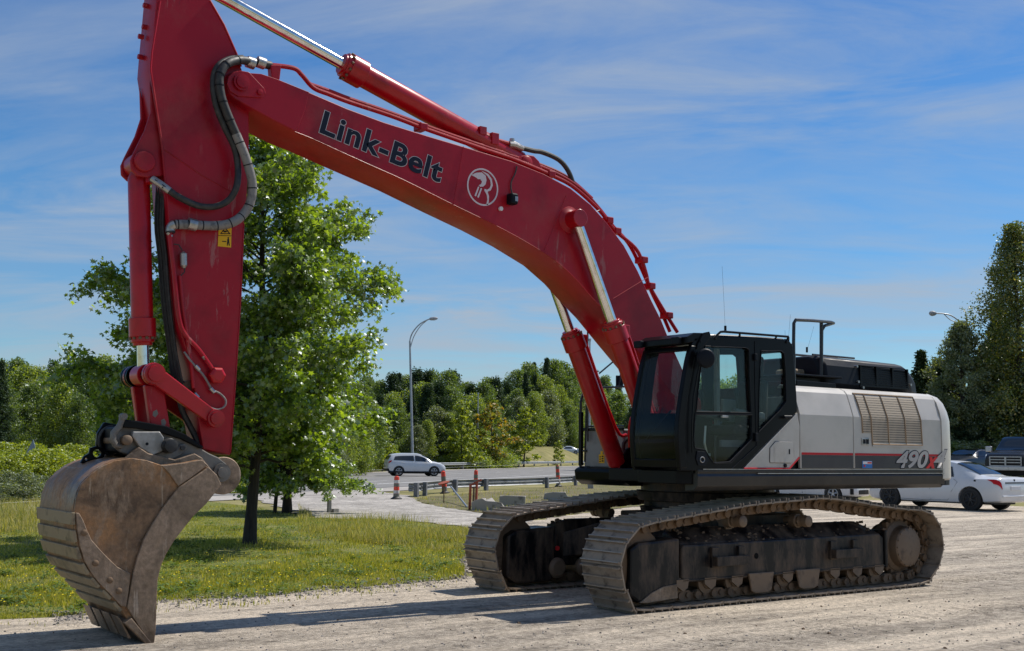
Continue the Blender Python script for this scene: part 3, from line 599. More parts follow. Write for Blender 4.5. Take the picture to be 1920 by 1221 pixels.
for h_, nm in ((h1, 'side_window'), (h2, 'side_window'), (h3, 'side_window')):
    cxh = sum(p[0] for p in h_)/len(h_); czh = sum(p[1] for p in h_)/len(h_); hh = [(cxh+(x-cxh)*1.03, czh+(z-czh)*1.03) for x, z in h_]
    plate(nm, [hh], CY1-0.034, CY1-0.028, GLASS, cab, 0.001)
for h_ in (h1, h3): plate('side_window', [h_], CY0+0.020, CY0+0.026, GLASS, cab, 0.001)
# window seals and door seams
def rim(pts, Y, r, m, name, par, closed=True):
    P = [(x, Y, z) for x, z in pts]; P = P + [P[0]] if closed else P
    b = MB(); b.tube(P, r, 6); return b.build(name, m, par)
rim(h1, CY1+0.003, 0.007, BLACKM, 'window_seal', cab); rim(h2, CY1+0.003, 0.007, BLACKM, 'window_seal', cab); rim(h3, CY1+0.003, 0.007, BLACKM, 'window_seal', cab)
b = MB(); b.tube([(x, CY1+0.002, z) for x, z in S([(1415, 640), (1415, 700), (1417, 800), (1418, 836), (1368, 882)])], 0.006, 6); b.tube([(x, CY1+0.006, z) for x, z in S([(1388, 781), (1409, 823), (1370, 868), (1340, 869)])][1:], 0.005, 6)
b.build('door_seam', STEEL if False else BLACKM, cab)
b = MB(); b.tube([tuple(onY(u, v, CY1+0.035)) for u, v in ((1317, 660), (1308, 700), (1300, 745), (1297, 800), (1298, 850))], 0.009, 8); b.build('grab_rail', BLACK, cab)
b = MB(); q = onY(1415, 670, CY1); b.box(q[0]-0.02, q[0]+0.02, CY1, CY1+0.03, q[2]-0.04, q[2]+0.04); q = onY(1416, 820, CY1); b.box(q[0]-0.02, q[0]+0.02, CY1, CY1+0.03, q[2]-0.05, q[2]+0.05); b.build('hinge', BLACKM, cab, smooth=False, bevel=0.006)
b = MB(); q0 = onY(1470, 782, CY1+.03); q1 = onY(1484, 782, CY1+.03); b.cyl(tuple(q0), tuple(q1), 0.02, 10); b.build('rear_knob', BLACKM, cab)
b = MB(); q = S([(1306, 846), (1322, 847), (1328, 862), (1321, 874), (1308, 873), (1304, 860)]); b.prism(q, CY1, CY1+0.012); dh = b.build('door_handle', BLACKM, cab, smooth=False, bevel=0.004)
b = MB(); q = onY(1315, 862, CY1); b.tube([(q[0]+0.035*math.cos(a), CY1+0.016, q[2]+0.03*math.sin(a)) for a in [k*math.pi/8 for k in range(17)]], 0.006, 6); b.build('handle_ring', STEEL, dh)
b = MB(); q = onY(1359, 781, CY1); b.box(q[0]-0.05, q[0]+0.05, CY1-0.02, CY1+0.012, q[2]-0.014, q[2]+0.014); b.build('window_latch', STEEL, cab, smooth=False, bevel=0.004)
# waist rail of the door (between the windows)
# front frame: windshield curve extruded across
fc = S([(1276, 878), (1272, 830), (1272, 800), (1276, 760), (1283, 715), (1290, 675), (1297, 648)])
fcd = [tuple(q) for q in catmull(fc, 5)]
b = MB(); b.loft([[(x-0.012, CY0+0.03, z) for x, z in fcd], [(x-0.012, CY1-0.03, z) for x, z in fcd]], caps=False, closed=False); b.build('windscreen', GLASS, cab)
def strip(name, pts, y0, y1, th, m, par, out=0.0):
    o_ = [(x+out, z) for x, z in pts]; i_ = [(x-th, z) for x, z in pts][::-1]
    b = MB(); b.loft([[(x, y0, z) for x, z in o_+i_], [(x, y1, z) for x, z in o_+i_]]); return b.build(name, m, par, bevel=0.01, ang=30)
strip('front_pillar', fcd, CY1-0.06, CY1+0.004, 0.10, BLACK, cab, 0.006); strip('front_pillar', fcd, CY0-0.01, CY0+0.055, 0.10, BLACK, cab, 0.006)
strip('screen_sill', fcd[:3], CY0+0.05, CY1-0.05, 0.08, BLACK, cab, 0.004); strip('screen_header', fcd[-3:], CY0+0.05, CY1-0.05, 0.1, BLACK, cab, 0.004)
# roof, visor, lights
rf = S([(1303, 634), (1310, 627), (1340, 626), (1420, 630), (1470, 634), (1480, 640), (1485, 648), (1300, 645)])
b = MB(); b.prism(rf, CY0+0.01, CY1-0.01); roof = b.build('cab_roof', BLACK, cab, smooth=False, bevel=0.03, seg=3)
b = MB(); xv, zv = S([(1300, 636)])[0]; b.prism([(xv+0.10, zv+0.02), (xv+0.10, zv-0.055), (xv-0.05, zv-0.02), (xv-0.2, zv+0.085), (xv-0.02, zv+0.075)], CY0-0.03, CY1+0.0); vis = b.build('visor', BLACK, roof, smooth=False, bevel=0.01)
for yy in (CY0+0.02, CY1-0.14):
    b = MB(); b.box(xv+0.10, xv+0.16, yy-0.06, yy+0.06, zv-0.06, zv+0.025); lh = b.build('roof_light', BLACKM, roof, smooth=False, bevel=0.012)
for u, v in ((1314, 640), (1303, 660)): 
    b = MB(); q = onY(u, v, CY1+.02); b.cyl((q[0], CY1, q[2]), (q[0], CY1+0.03, q[2]), 0.014, 8); b.build('bolt', BLACKM, roof)
b = MB(); q = S([(1318, 624), (1328, 622), (1331, 630), (1322, 644), (1313, 652), (1304, 655), (1306, 646), (1312, 634)]); b.prism(q, CY1+0.002, CY1+0.02); b.build('mirror_bracket', BLACK, cab, smooth=False, bevel=0.005)
b = MB(); b.tube([tuple(onY(1340, 636, CY1)), tuple(onY(1345, 628, CY1)), tuple(onY(1351, 622.5, CY1)), tuple(onY(1357, 622, CY1)), tuple(onY(1478, 631.5, CY1)), tuple(onY(1473, 643, CY1))], 0.014, 8)
for u in (1387, 1455): b.tube([tuple(onY(u, 624 + (u-1357)*0.078, CY1)), tuple(onY(u, 633, CY1-0.03))], 0.012, 8)
b.build('roof_rail', BLACK, cab)
# mirror: round dish facing back
q = onY(1323, 672, CY1+0.10); b = MB(); nrm = np.array([0.35, 0.93, 0.0]); a_ = q - nrm*0.03; b_ = q + nrm*0.03
b.lathe(tuple(a_), tuple(b_), [(0, 0.06), (0.008, 0.105), (0.035, 0.112), (0.06, 0.095), (0.07, 0.05)], 28); mi_ = b.build('mirror', BLACKM, cab)
b = MB(); b.tube([tuple(onY(1304, 667, CY1)), tuple(onY(1310, 666, CY1+0.05)), tuple(q)], 0.012, 8); b.build('mirror_arm', BLACK, mi_)
# far mirror seen through the screen
# white body panel under the cab's slanted edge
wp = S([(1495, 774), (1499, 800), (1499, 856), (1481, 880), (1393, 880), (1444, 827)])
cp = plate('cab_base_panel', [wp], CY1-0.04, CY1+0.002, PANEL, EX, 0.006)
b = MB(); b.tube([(x, CY1+0.004, z) for x, z in S([(1394, 878.5), (1480, 878.5), (1498, 858)])], 0.011, 6); b.build('red_stripe', STRIPE, cp)
q = S([(1453, 828), (1483, 828.5), (1484.5, 831), (1484, 866), (1482, 868), (1443, 867.5), (1442.5, 864), (1443, 840)]); plate('access_door', [q], CY1+0.002, CY1+0.014, PANEL, cp, 0.004)
rim(q, CY1+0.003, 0.006, CHAR, 'door_gap', cp)
b = MB(); q = onY(1471, 873, CY1); b.cyl((q[0], CY1, q[2]), (q[0], CY1+0.02, q[2]), 0.022, 14); q = onY(1480, 847, CY1+.014); b.box(q[0]-0.01, q[0]+0.01, CY1+0.014, CY1+0.018, q[2]-0.03, q[2]+0.03); b.build('lock', BLACKM, cp)
b = MB(); b.box(S([(1499, 800)])[0][0], 2.30, CY0-0.02, CY1-0.05, 1.50, 1.60); b.build('cab_floor', BLACK, cab, smooth=False)
b = MB(); xr_ = S([(1494, 745)])[0][0]; b.box(xr_, xr_+0.05, CY0+0.05, CY1-0.05, 1.6, 2.45); b.box(xr_, xr_+0.05, CY0+0.05, CY1-0.05, 2.98, 3.08); b.box(xr_, xr_+0.06, CY0+0.03, CY0+0.12, 2.4, 3.0); b.build('rear_wall', BLACK, cab, smooth=False, bevel=0.01)
b = MB(); b.box(xr_+0.02, xr_+0.026, CY0+0.05, CY1-0.05, 2.45, 2.98); b.build('rear_window', GLASS, cab, smooth=False)
TRIM = mat('cab_trim_grey', (0.24, 0.25, 0.25), 0.7, scale=5)
b = MB(); b.box(xr_+0.052, xr_+0.10, CY0+0.07, CY1-0.08, 1.62, 2.43); b.box(xr_+0.052, xr_+0.55, CY0+0.055, CY0+0.10, 2.12, 2.40); b.build('cab_trim', TRIM, cab, smooth=False, bevel=0.01)
b = MB(); b.box(sx_-0.02, sx_+0.03, CY0+0.06, CY0+0.12, 1.6, 3.05) if 'sx_' in globals() else b.box(1.20, 1.26, CY0+0.06, CY0+0.12, 1.6, 3.05); b.build('inner_pillar', TRIM, cab, smooth=False, bevel=0.01)
# seat
sx = onY(1385, 760, 1.0)[0]; b = MB()
b.box(sx-0.1, sx+0.42, 0.86, 1.34, 1.95, 2.07); b.box(sx-0.05, sx+0.35, 0.92, 1.28, 1.60, 1.95); st = b.build('seat', SEAT, cab, bevel=0.05, seg=3)
b = MB(); b.prism([(sx-0.16, 2.02), (sx-0.02, 2.02), (sx-0.10, 2.62), (sx-0.20, 2.62)], 0.87, 1.33); b.build('backrest', SEAT, st, bevel=0.05, seg=3)
b = MB(); b.prism([(sx-0.22, 2.66), (sx-0.12, 2.66), (sx-0.14, 2.92), (sx-0.22, 2.92)], 0.96, 1.24); b.build('headrest', SEAT, st, bevel=0.04, seg=3)
for yy in (0.82, 1.39):
    b = MB(); b.prism([(sx+0.0, 2.12), (sx+0.50, 2.18), (sx+0.52, 2.26), (sx+0.0, 2.22)], yy-0.05, yy+0.05); cs = b.build('console', INTER, cab, bevel=0.03)
    b = MB(); b.tube([(sx+0.44, yy, 2.24), (sx+0.46, yy, 2.42)], 0.014, 8); b.lathe((sx+0.46, yy, 2.40), (sx+0.46, yy, 2.50), [(0, 0.02), (0.03, 0.03), (0.08, 0.026), (0.10, 0.012)], 12); b.build('joystick', BLACKM, cs)
b = MB(); b.box(sx+0.75, sx+0.82, 0.80, 1.0, 2.25, 2.44); b.tube([(sx+0.76, 0.9, 2.3), (sx+0.8, 0.84, 1.8), (sx+0.72, 0.84, 1.6)], 0.018, 8); b.build('monitor', INTER, cab, smooth=False, bevel=0.01)
for yy in (1.0, 1.2): b = MB(); b.tube([(sx+0.72, yy, 1.6), (sx+0.80, yy, 1.85), (sx+0.78, yy, 2.05)], 0.014, 8); b.box(sx+0.76, sx+0.92, yy-0.06, yy+0.06, 1.70, 1.73); b.build('pedal', STEEL, cab, smooth=False)
b = MB(); b.tube([tuple(onY(1214, 823, 0.80)), tuple(onY(1232, 800, 0.92)), tuple(onY(1258, 770, 1.08))], 0.012, 8); b.build('wiper', BLACKM, cab)
b = MB(); q = onY(1370, 832, 1.30); b.box(q[0]-0.25, q[0]+0.22, 1.33, 1.36, q[2]-0.04, q[2]+0.04); b.build('instruction_plate', INTER, cab, smooth=False)
# ---- right-hand front box with guard rail
b = MB(); b.prismz([(1.50, -1.42), (0.9, -1.42), (0.9, -0.62), (1.50, -0.62)], 1.53, 2.04); bx_ = b.build('tool_box', mat('grey_box_paint', (0.22, 0.22, 0.215), 0.5), EX, smooth=False, bevel=0.02)
b = MB(); q = onX(1128, 860, 1.505); b.box(1.502, 1.506, q[1]-0.055, q[1]+0.055, q[2]-0.06, q[2]+0.055); b.box(1.502, 1.506, q[1]-0.022, q[1]+0.022, q[2]+0.055, q[2]+0.10); b.build('warning_sticker', YELLOW, bx_, smooth=False)
b = MB(); 
for j in range(3): b.box(1.507, 1.509, q[1]-0.04, q[1]-0.015, q[2]-0.045+j*0.03, q[2]-0.03+j*0.03); b.box(1.507, 1.509, q[1]+0.005, q[1]+0.04, q[2]-0.04+j*0.03, q[2]-0.022+j*0.03)
b.build('sticker_print', INK, bx_, smooth=False)
b = MB(); b.tube([(1.52, -1.47, 1.5), (1.52, -1.47, 2.42), (1.50, -1.45, 2.52), (1.44, -1.40, 2.60), (1.3, -1.35, 2.61)], 0.019, 8); b.tube([(1.52, -1.47, 1.75), (1.52, -1.35, 1.75)], 0.015, 6)
b.tube([(1.5, -1.40, 1.60), (1.5, -1.36, 2.62)], 0.015, 8); b.tube([(1.5, -1.36, 2.6), (1.4, -0.62, 2.6), (1.3, -0.55, 2.1)], 0.015, 8); b.tube([(1.5, -1.36, 2.08), (1.45, -0.66, 2.08)], 0.012, 8)
b.build('guard_rail', RAILM, EX)
b = MB(); b.box(1.50, 1.545, -1.49, -1.43, 1.55, 2.28); b.box(1.5, 1.53, -1.42, -0.6, 2.02, 2.06); b.build('corner_post', BLACK, EX, smooth=False, bevel=0.008)
b = MB(); b.prism([(1.56, 1.53), (1.62, 1.50), (1.60, 1.36), (1.50, 1.30), (0.8, 1.30), (0.8, 1.53)], -1.5, -0.45); b.build('front_bumper', BLACK, EX, smooth=False, bevel=0.03)
# thin stay with a mirror behind the far cylinder
b = MB(); b.tube([tuple(onY(1102, 828, -1.3)), tuple(onY(1102, 616, -1.3))], 0.012, 8); b.tube([tuple(onY(1124, 700, -1.2)), tuple(onY(1150, 678, -1.2))], 0.012, 8); b.tube([tuple(onY(1160, 724, -0.9)), tuple(onY(1164, 700, -0.9))], 0.012, 8)
b.build('mirror_stay', RAILM, EX)
b = MB(); q = onY(1163, 714, -0.9); b.box(q[0]-0.06, q[0]+0.06, -0.93, -0.9, q[2]-0.07, q[2]+0.07); b.build('far_mirror', BLACKM, EX, smooth=False, bevel=0.01)
# ------------------------------------------------------------------ BOOM, ARM, CYLINDERS, BUCKET
BW = 0.30
top_e = [(424, 158), (425, 148), (431, 138), (444, 133), (462, 137), (490, 139), (520, 149), (578, 172), (650, 203), (720, 229), (800, 254), (880, 278), (960, 302), (1020, 326), (1070, 353), (1108, 384), (1140, 420), (1170, 460), (1196, 508), (1220, 560), (1240, 600), (1256, 640), (1290, 715), (1345, 800)]
bot_e = [(1330, 825), (1277, 756), (1221, 690), (1176, 635), (1140, 590), (1108, 556), (1078, 522), (1039, 487), (980, 450), (920, 418), (850, 384), (760, 339), (700, 312), (640, 285), (590, 262), (553, 247), (510, 225), (470, 203), (440, 186), (428, 175)]
pt_top = xz(top_e, BW); pt_bot = xz(bot_e, BW)
bpoly = pt_top + pt_bot
boom = plate('boom', [bpoly], -BW, BW, RED, EX, 0.010)
# flanges: thin lips along the edges of the near plate
def lip(name, pts, Y, r, par, m=RED, sm=4):
    b = MB(); b.tube([(q[0], Y, q[2]) for q in p3(pts, Y)], r, 6, sm=sm); return b.build(name, m, par)
lip('edge_weld', bot_e[3:-4], BW+0.0005, 0.004, boom)
# tip casting plate, slightly proud, with a stepped end
b = MB(); tipp = xz([(424, 160), (425, 148), (431, 138), (444, 133), (462, 137), (490, 139), (520, 149), (579, 173), (571, 208), (559, 238), (553, 246), (510, 224), (470, 202), (440, 185), (428, 174)], BW)
b.prism(tipp, BW-0.01, BW+0.010); tc_ = b.build('boom_tip_casting', RED, boom, smooth=False, bevel=0.005)
b = MB(); b.prism(tipp, -BW-0.010, -BW+0.01); b.build('boom_tip_casting', RED, boom, smooth=False, bevel=0.005)
b = MB(); ey = xz([(424, 158), (427, 145), (436, 136), (450, 133), (466, 136), (477, 148), (494, 166), (498, 176), (491, 184), (470, 183), (445, 181), (430, 172)], BW+0.01); b.prism(ey, BW+0.010, BW+0.028); b.build('pin_plate', RED, tc_, smooth=False, bevel=0.006)
q = onY(452, 155, BW+.03); b = MB(); b.lathe((q[0], BW+0.028, q[2]), (q[0], BW+0.07, q[2]), [(0, 0.085), (0.03, 0.085), (0.031, 0.065), (0.05, 0.062), (0.052, 0.03)], 28); b.build('tip_pin', RED, boom)
q = onY(487, 173, BW+.03); b = MB(); b.lathe((q[0], BW+0.028, q[2]), (q[0], BW+0.05, q[2]), [(0, 0.03), (0.02, 0.03), (0.024, 0.01)], 12); b.build('lock_bolt', RED, boom)
# weld seams across the side
b = MB()
for a, c in (((850, 385), (869, 275)), ((1020, 470), (1062, 366)), ((1150, 560), (1215, 520))):
    b.tube([tuple(onY(*a, BW+0.001)), tuple(onY(*c, BW+0.001))], 0.004, 4)
b.build('weld_seam', RED, boom)
# lettering and badge
PB = lambda u, v: (onY(u, v, BW+0.002)[0], onY(u, v, BW+0.002)[2])
ref = text_mesh('Link-Belt', 1.0, 0.012, 0, 0, 1.07)
lettering('lettering_outline', 'Link-Belt', PB(599.5, 247.5), PB(824, 341.5), PB(610, 208.5), BW, DWHITE, boom, 0.044, 0, 1.07, ref=ref, proud=0.003)
lettering('lettering', 'Link-Belt', PB(599.5, 247.5), PB(824, 341.5), PB(610, 208.5), BW, NAVY, boom, 0.027, 0, 1.07, ref=ref, proud=0.006)
def badge():
    cx, cz = PB(905, 351); R_ = abs(PB(905, 316)[1]-PB(905, 386)[1])/2; ang = -0.30
    ca, sa = math.cos(ang), math.sin(ang)
    def tr(pts): return [(-(x*ca - y*sa)*R_ + 0, (x*sa + y*ca)*R_) for x, y in pts]
    def loc(pts): return [(cx + x, cz + z) for x, z in tr(pts)]
    ring = plate('badge', [loc(circ(0, 0, 1.0, 48)), loc(circ(0, 0, 0.915, 48))], BW+0.0015, BW+0.005, LOGO, boom, 0.0003)
    # bird head with hooked beak, arch and legs of the letter
    head = [(-0.86, 0.30), (-0.62, 0.55), (-0.30, 0.72), (-0.02, 0.66), (0.10, 0.46), (0.12, 0.22), (0.02, 0.04), (-0.16, -0.06), (-0.26, -0.02), (-0.14, 0.12), (-0.14, 0.26), (-0.28, 0.34), (-0.40, 0.27), (-0.52, 0.30), (-0.70, 0.30)]
    plate('badge_bird', [loc(head)], BW+0.0015, BW+0.005, LOGO, ring, 0.0003)
    arch = [(-0.34, 0.80), (0.10, 0.82), (0.40, 0.66), (0.56, 0.36), (0.52, 0.05), (0.36, -0.10), (0.52, -0.30), (0.60, -0.60), (0.60, -0.78), (0.50, -0.80), (0.48, -0.5), (0.36, -0.28), (0.14, -0.12), (0.14, -0.04), (0.30, -0.02), (0.42, 0.14), (0.44, 0.34), (0.32, 0.56), (0.08, 0.70)]
    plate('badge_arch', [loc(arch)], BW+0.0015, BW+0.005, LOGO, ring, 0.0003)
    for a in (-0.30, -0.12): plate('badge_leg', [loc([(a-0.04, -0.66), (a+0.02, -0.10), (a+0.10, -0.10), (a+0.06, -0.66)])], BW+0.0015, BW+0.005, LOGO, ring, 0.0003)
badge()
# work light and cable
b = MB(); q = onY(960, 373, BW+0.06); b.box(q[0]-0.05, q[0]+0.05, BW+0.01, BW+0.12, q[2]-0.07, q[2]+0.06); wl = b.build('work_light', BLACKM, boom, smooth=False, bevel=0.02)
b = MB(); b.box(q[0]-0.04, q[0]+0.0, BW+0.12, BW+0.124, q[2]-0.035, q[2]+0.02); b.build('lamp_glass', STEEL, wl, smooth=False)
b = MB(); b.tube([tuple(onY(u, v, BW+0.02)) for u, v in ((969, 312), (966, 325), (959, 340), (958, 352), (960, 362))], 0.008, 6, sm=4); b.build('cable', RUBBER, boom)
b = MB(); q = onY(937.5, 392, BW); b.cyl((q[0], BW, q[2]), (q[0], BW+0.03, q[2]), 0.026, 6); b.build('white_bolt', WHITE, boom, smooth=False)
# pipes along the top
bp = [(506, 122), (550, 128), (566, 141), (588, 165), (617, 177), (656, 192), (732, 217), (787, 238), (835, 255), (904, 279), (966, 300), (1041, 332), (1078, 353), (1124, 395), (1152, 431), (1190, 464), (1204, 490), (1212, 515), (1218, 537), (1246, 585), (1258, 604), (1270, 623)]
b = MB(); b.tube([tuple(onY(u, v, 0.20)) for u, v in bp], 0.024, 10, sm=5); pipe = b.build('hydraulic_pipe', RED, boom)
b = MB(); b.tube([tuple(onY(u, v, 0.12)) for u, v in [(580, 158), (617, 171), (656, 186), (732, 212), (835, 250), (966, 295), (1041, 325), (1085, 352), (1118, 385), (1150, 425), (1178, 456), (1200, 498), (1222, 548), (1240, 585), (1256, 622)]], 0.024, 10, sm=5); b.build('hydraulic_pipe', RED, boom)
b = MB(); b.tube([tuple(onY(u, v, 0.04)) for u, v in [(800, 238), (904, 272), (990, 300), (1060, 330), (1110, 372)]], 0.02, 8, sm=5); b.build('hydraulic_pipe', RED, boom)
b = MB(); b.prism(xz([(504, 124), (524, 124), (521, 150), (518, 158), (508, 158), (506, 148)], 0.20), 0.16, 0.25); b.build('pipe_bracket', RED, boom, smooth=False, bevel=0.008)
for u, v in ((790, 239), (1030, 328), (1139, 414), (1154, 434), (1204, 488), (1218, 537), (1251, 592)):
    b = MB(); q = onY(u, v, 0.17); b.box(q[0]-0.05, q[0]+0.05, 0.08, 0.235, q[2]-0.04, q[2]+0.04); b.build('pipe_clamp', RED, boom, smooth=False, bevel=0.012)
b = MB(); b.tube([tuple(onY(u, v, 0.26)) for u, v in ((1095, 404), (1112, 400), (1124, 394))], 0.005, 5); b.build('grease_line', STEEL, boom)
# arm-cylinder bracket on the boom
eb = xz([(968, 300), (978, 292), (990, 290), (1001, 292), (1011, 302), (1016, 314), (1024, 328), (1018, 345), (970, 330)], 0.17)
for s in (1, -1):
    b = MB(); b.prism(eb, *sorted((s*0.13, s*0.17))); b.build('cylinder_bracket', RED, boom, smooth=False, bevel=0.01)
q = onY(989, 304, 0.18); b = MB(); b.lathe((q[0], -0.19, q[2]), (q[0], 0.19, q[2]), [(0, 0.06), (0.01, 0.075), (0.37, 0.075), (0.38, 0.06)], 24); b.build('bracket_pin', RED, boom)
# boom cylinder trunnion boss
PBX = (3.167, 0, 4.46)
for s in (1, -1):
    b = MB(); b.lathe((PBX[0], s*BW, PBX[2]), (PBX[0], s*(BW+0.14), PBX[2]), [(0, 0.165), (0.008, 0.16), (0.02, 0.115), (0.05, 0.085), (0.14, 0.083)], 36); b.build('trunnion_boss', RED, boom)
# ---- generic cylinder
def hyd(name, A, B, t_rod0, r_b, r_r, m=REDC, parent=EX, eyeA=0.10, eyeB=0.11, wid=0.12, gland=0.25):
    """A: barrel end eye, B: rod end eye; the barrel runs to fraction t_rod0"""
    A = np.array(A, float); B = np.array(B, float); Lg = np.linalg.norm(B-A); d = (B-A)/Lg; Lb = Lg*t_rod0
    b = MB(); b.lathe(A, B, [(eyeA*0.6, r_b*0.75), (eyeA*1.2, r_b), (Lb-gland, r_b), (Lb-gland+0.005, r_b*1.22), (Lb-0.08, r_b*1.22), (Lb-0.075, r_b*1.06), (Lb-0.03, r_b*1.06), (Lb-0.028, r_b*0.9), (Lb, r_b*0.88), (Lb+0.001, r_r*1.02)], 32)
    cy = b.build(name, m, parent, bevel=0.004, ang=30)
    b = MB(); b.lathe(A + d*(Lb-0.05), B, [(0, r_r), (Lg-Lb+0.05-eyeB*0.6, r_r)], 28); b.build('piston_rod', CHROME, cy)
    b = MB(); b.cyl(A-np.array([0, wid, 0]), A+np.array([0, wid, 0]), eyeA, 28); b.build('barrel_eye', m, cy, bevel=0.006)
    b = MB(); b.cyl(B-np.array([0, wid, 0]), B+np.array([0, wid, 0]), eyeB, 28); b.build('rod_eye', m, cy, bevel=0.006)
    h = np.array([0, 1.0, 0]); u_ = np.cross(d, h); u_ /= np.linalg.norm(u_); w_ = np.cross(d, u_); gb = None
    for k in range(12):
        a = 2*math.pi*k/12; o_ = (u_*math.cos(a)+w_*math.sin(a))*r_b*1.13
        if gb is None: b = MB(); b.cyl(-d*0.012, d*0.012, 0.014, 6); gb = b.build('gland_bolt', CHAIN, cy, smooth=False); g_ = gb
        else: g_ = gb.copy(); COL.objects.link(g_); g_.parent = cy
        g_.location = tuple(A+d*(Lb-0.066)+o_)
    return cy
# boom cylinders
CYLY = 0.41
for s in (1, -1):
    A = np.array([1.743, s*CYLY, 1.485]); B = np.array([3.167, s*CYLY, 4.46])
    Lg = np.linalg.norm(B-A)
    # fraction along where the gland ends in the photo
    g = onY(1144, 603, CYLY) if s > 0 else onY(1072, 618, -CYLY); fr_ = np.dot(g-A, B-A)/Lg**2
    c = hyd('boom_cylinder', A, B, fr_, 0.116, 0.064, wid=0.09, eyeA=0.11, eyeB=0.105, gland=0.26)
    b = MB(); b.lathe((B[0], s*0.44, B[2]), (B[0], s*0.49, B[2]), [(0, 0.085), (0.01, 0.085), (0.03, 0.08), (0.031, 0.045), (0.036, 0.04)], 28); b.build('pin_cap', REDC, c)
    d = (B-A)/Lg; off = np.cross(d, [0, 1, 0]); off /= np.linalg.norm(off); off = off if off[0] < 0 else -off
    g0 = A + d*(Lg*fr_-0.16)
    b = MB(); b.tube([g0, g0+off*0.17, g0+off*0.175-d*0.1, A+off*0.17+d*0.55, A+off*0.30+d*0.38], 0.022, 8, sm=4); b.build('cylinder_pipe', REDC, c)
    b = MB(); q_ = g0 - d*0.02; b.box(-0.06, 0.06, -0.05, 0.05, -0.07, 0.07, M=Matrix.Translation(Vector(q_+off*0.13))); b.build('port_block', REDC, c, smooth=False, bevel=0.01)
# pipe cluster at the boom foot
b = MB()
for k in range(5):
    x = 1.62 - 0.07*k; b.tube([(x, -0.34+0.05*k, 1.6), (x+0.02, -0.34+0.05*k, 2.05), (x-0.05, -0.30+0.05*k, 2.22+0.03*k), (x-0.4, -0.26+0.05*k, 2.26+0.02*k)], 0.024, 8, sm=4)
b.build('hose_cluster', REDC, EX)
b = MB(); 
for k in range(4): b.tube([(1.55-0.06*k, -0.5+0.25*k, 1.56), (1.60-0.05*k, -0.5+0.25*k, 1.85), (1.35, -0.45+0.22*k, 2.0)], 0.025, 8, sm=4)
b.build('hose_cluster', RUBBER, EX)
for yy in (-0.325, 0.325):
    b = MB(); b.prism([(1.85, 1.5), (1.72, 1.78), (1.45, 1.85), (0.3, 2.3), (-0.1, 2.2), (-0.2, 1.5)], yy-0.02, yy+0.02); b.build('boom_foot_bracket', BLACK, EX, smooth=False, bevel=0.008)
# arm cylinder
A = onY(989, 304, 0.0); 
Bp = onY(640, 119, 0.0); C2 = onY(415, -6, 0.0); d = (C2-Bp)/np.linalg.norm(C2-Bp)
# straight line fit through barrel and rod
A = Bp - d*np.linalg.norm(A-Bp); B = C2 + d*0.35
ac = hyd('arm_cylinder', A, B, np.linalg.norm(Bp-A)/np.linalg.norm(B-A), 0.128, 0.066, wid=0.11, gland=0.28)
b = MB(); b.tube([tuple(onY(u, v, 0.10)) for u, v in ((898, 246), (912, 254), (930, 262), (958, 270))], 0.024, 8); q = onY(901, 248, 0.1); b.box(q[0]-0.06, q[0]+0.03, 0.04, 0.14, q[2]-0.03, q[2]+0.06); b.build('port_pipe', REDC, ac, smooth=True)
b = MB(); q = onY(926, 258, .1); b.box(q[0]-0.05, q[0]+0.05, 0.02, 0.14, q[2]-0.09, q[2]+0.05); q = onY(849, 217, 0.05); b.cyl((q[0], 0.02, q[2]-0.05), (q[0], 0.02, q[2]+0.02), 0.02, 8); b.build('port_clamp', REDC, ac, smooth=False, bevel=0.01)
b = MB(); b.tube([tuple(onY(u, v, 0.10)) for u, v in ((954, 271), (964, 272), (980, 279))], [0.04, 0.045, 0.035], 10); q = onY(960, 268, 0.1); b.cyl(tuple(q), tuple(q+np.array([0, 0, 0.05])), 0.03, 8); b.build('hose_fitting', STEEL, ac)
b = MB(); b.tube([tuple(onY(u, v, 0.10)) for u, v in ((976, 277), (1000, 283), (1018, 286), (1048, 300), (1066, 322), (1077, 352))], 0.030, 10, sm=5); b.build('hydraulic_hose', RUBBER, ac)

# ---- arm
AW = 0.19
arm_px = [(300, -75), (345, -95), (388, -70), (393, 0), (420, 47), (444, 102), (460, 150), (467, 200), (467, 300), (461, 400), (457, 419), (451.6, 557), (441.7, 714), (432, 854), (381, 842), (373, 793), (361, 694), (336, 616), (318, 439), (311, 350), (304, 275), (292, 197), (282, 130), (284.5, 98)]
ap = xz(arm_px, AW); arm = plate('arm', [ap], -AW, AW, RED, EX, 0.010)
lip('edge_weld', [(300, 2), (284.5, 98), (282, 130), (292, 197), (304, 275), (311, 350)], AW+0.003, 0.012, arm, sm=0)
lip('edge_weld', [(393, 0), (420, 47), (444, 102), (452, 125)], AW+0.003, 0.010, arm, sm=0)
lip('edge_weld', [(457, 419), (451.6, 557), (441.7, 714), (432, 850)], AW+0.001, 0.007, arm, sm=0)
b = MB(); b.tube([tuple(onY(u, v, AW+0.001)) for u, v in ((304, 278), (380, 330), (440, 362))], 0.006, 5); b.build('weld_seam', RED, arm)
# front brackets for the bucket cylinder
ep = xz([(281, 150), (283, 210), (272, 244), (252, 284), (245, 300), (246, 318), (258, 330), (280, 333), (300, 330), (309, 330), (304, 275), (292, 197)], 0.16)
for s in (1, -1):
    b = MB(); b.prism(ep, *sorted((s*0.12, s*0.155))); b.build('cylinder_bracket', RED, arm, smooth=False, bevel=0.012)
q = onY(271, 303, 0.17); BCT = np.array([q[0], 0, q[2]])
b = MB(); b.lathe((q[0], -0.2, q[2]), (q[0], 0.2, q[2]), [(0, 0.09), (0.01, 0.10), (0.39, 0.10), (0.40, 0.09)], 28); b.build('bracket_pin', RED, arm, bevel=0.004)
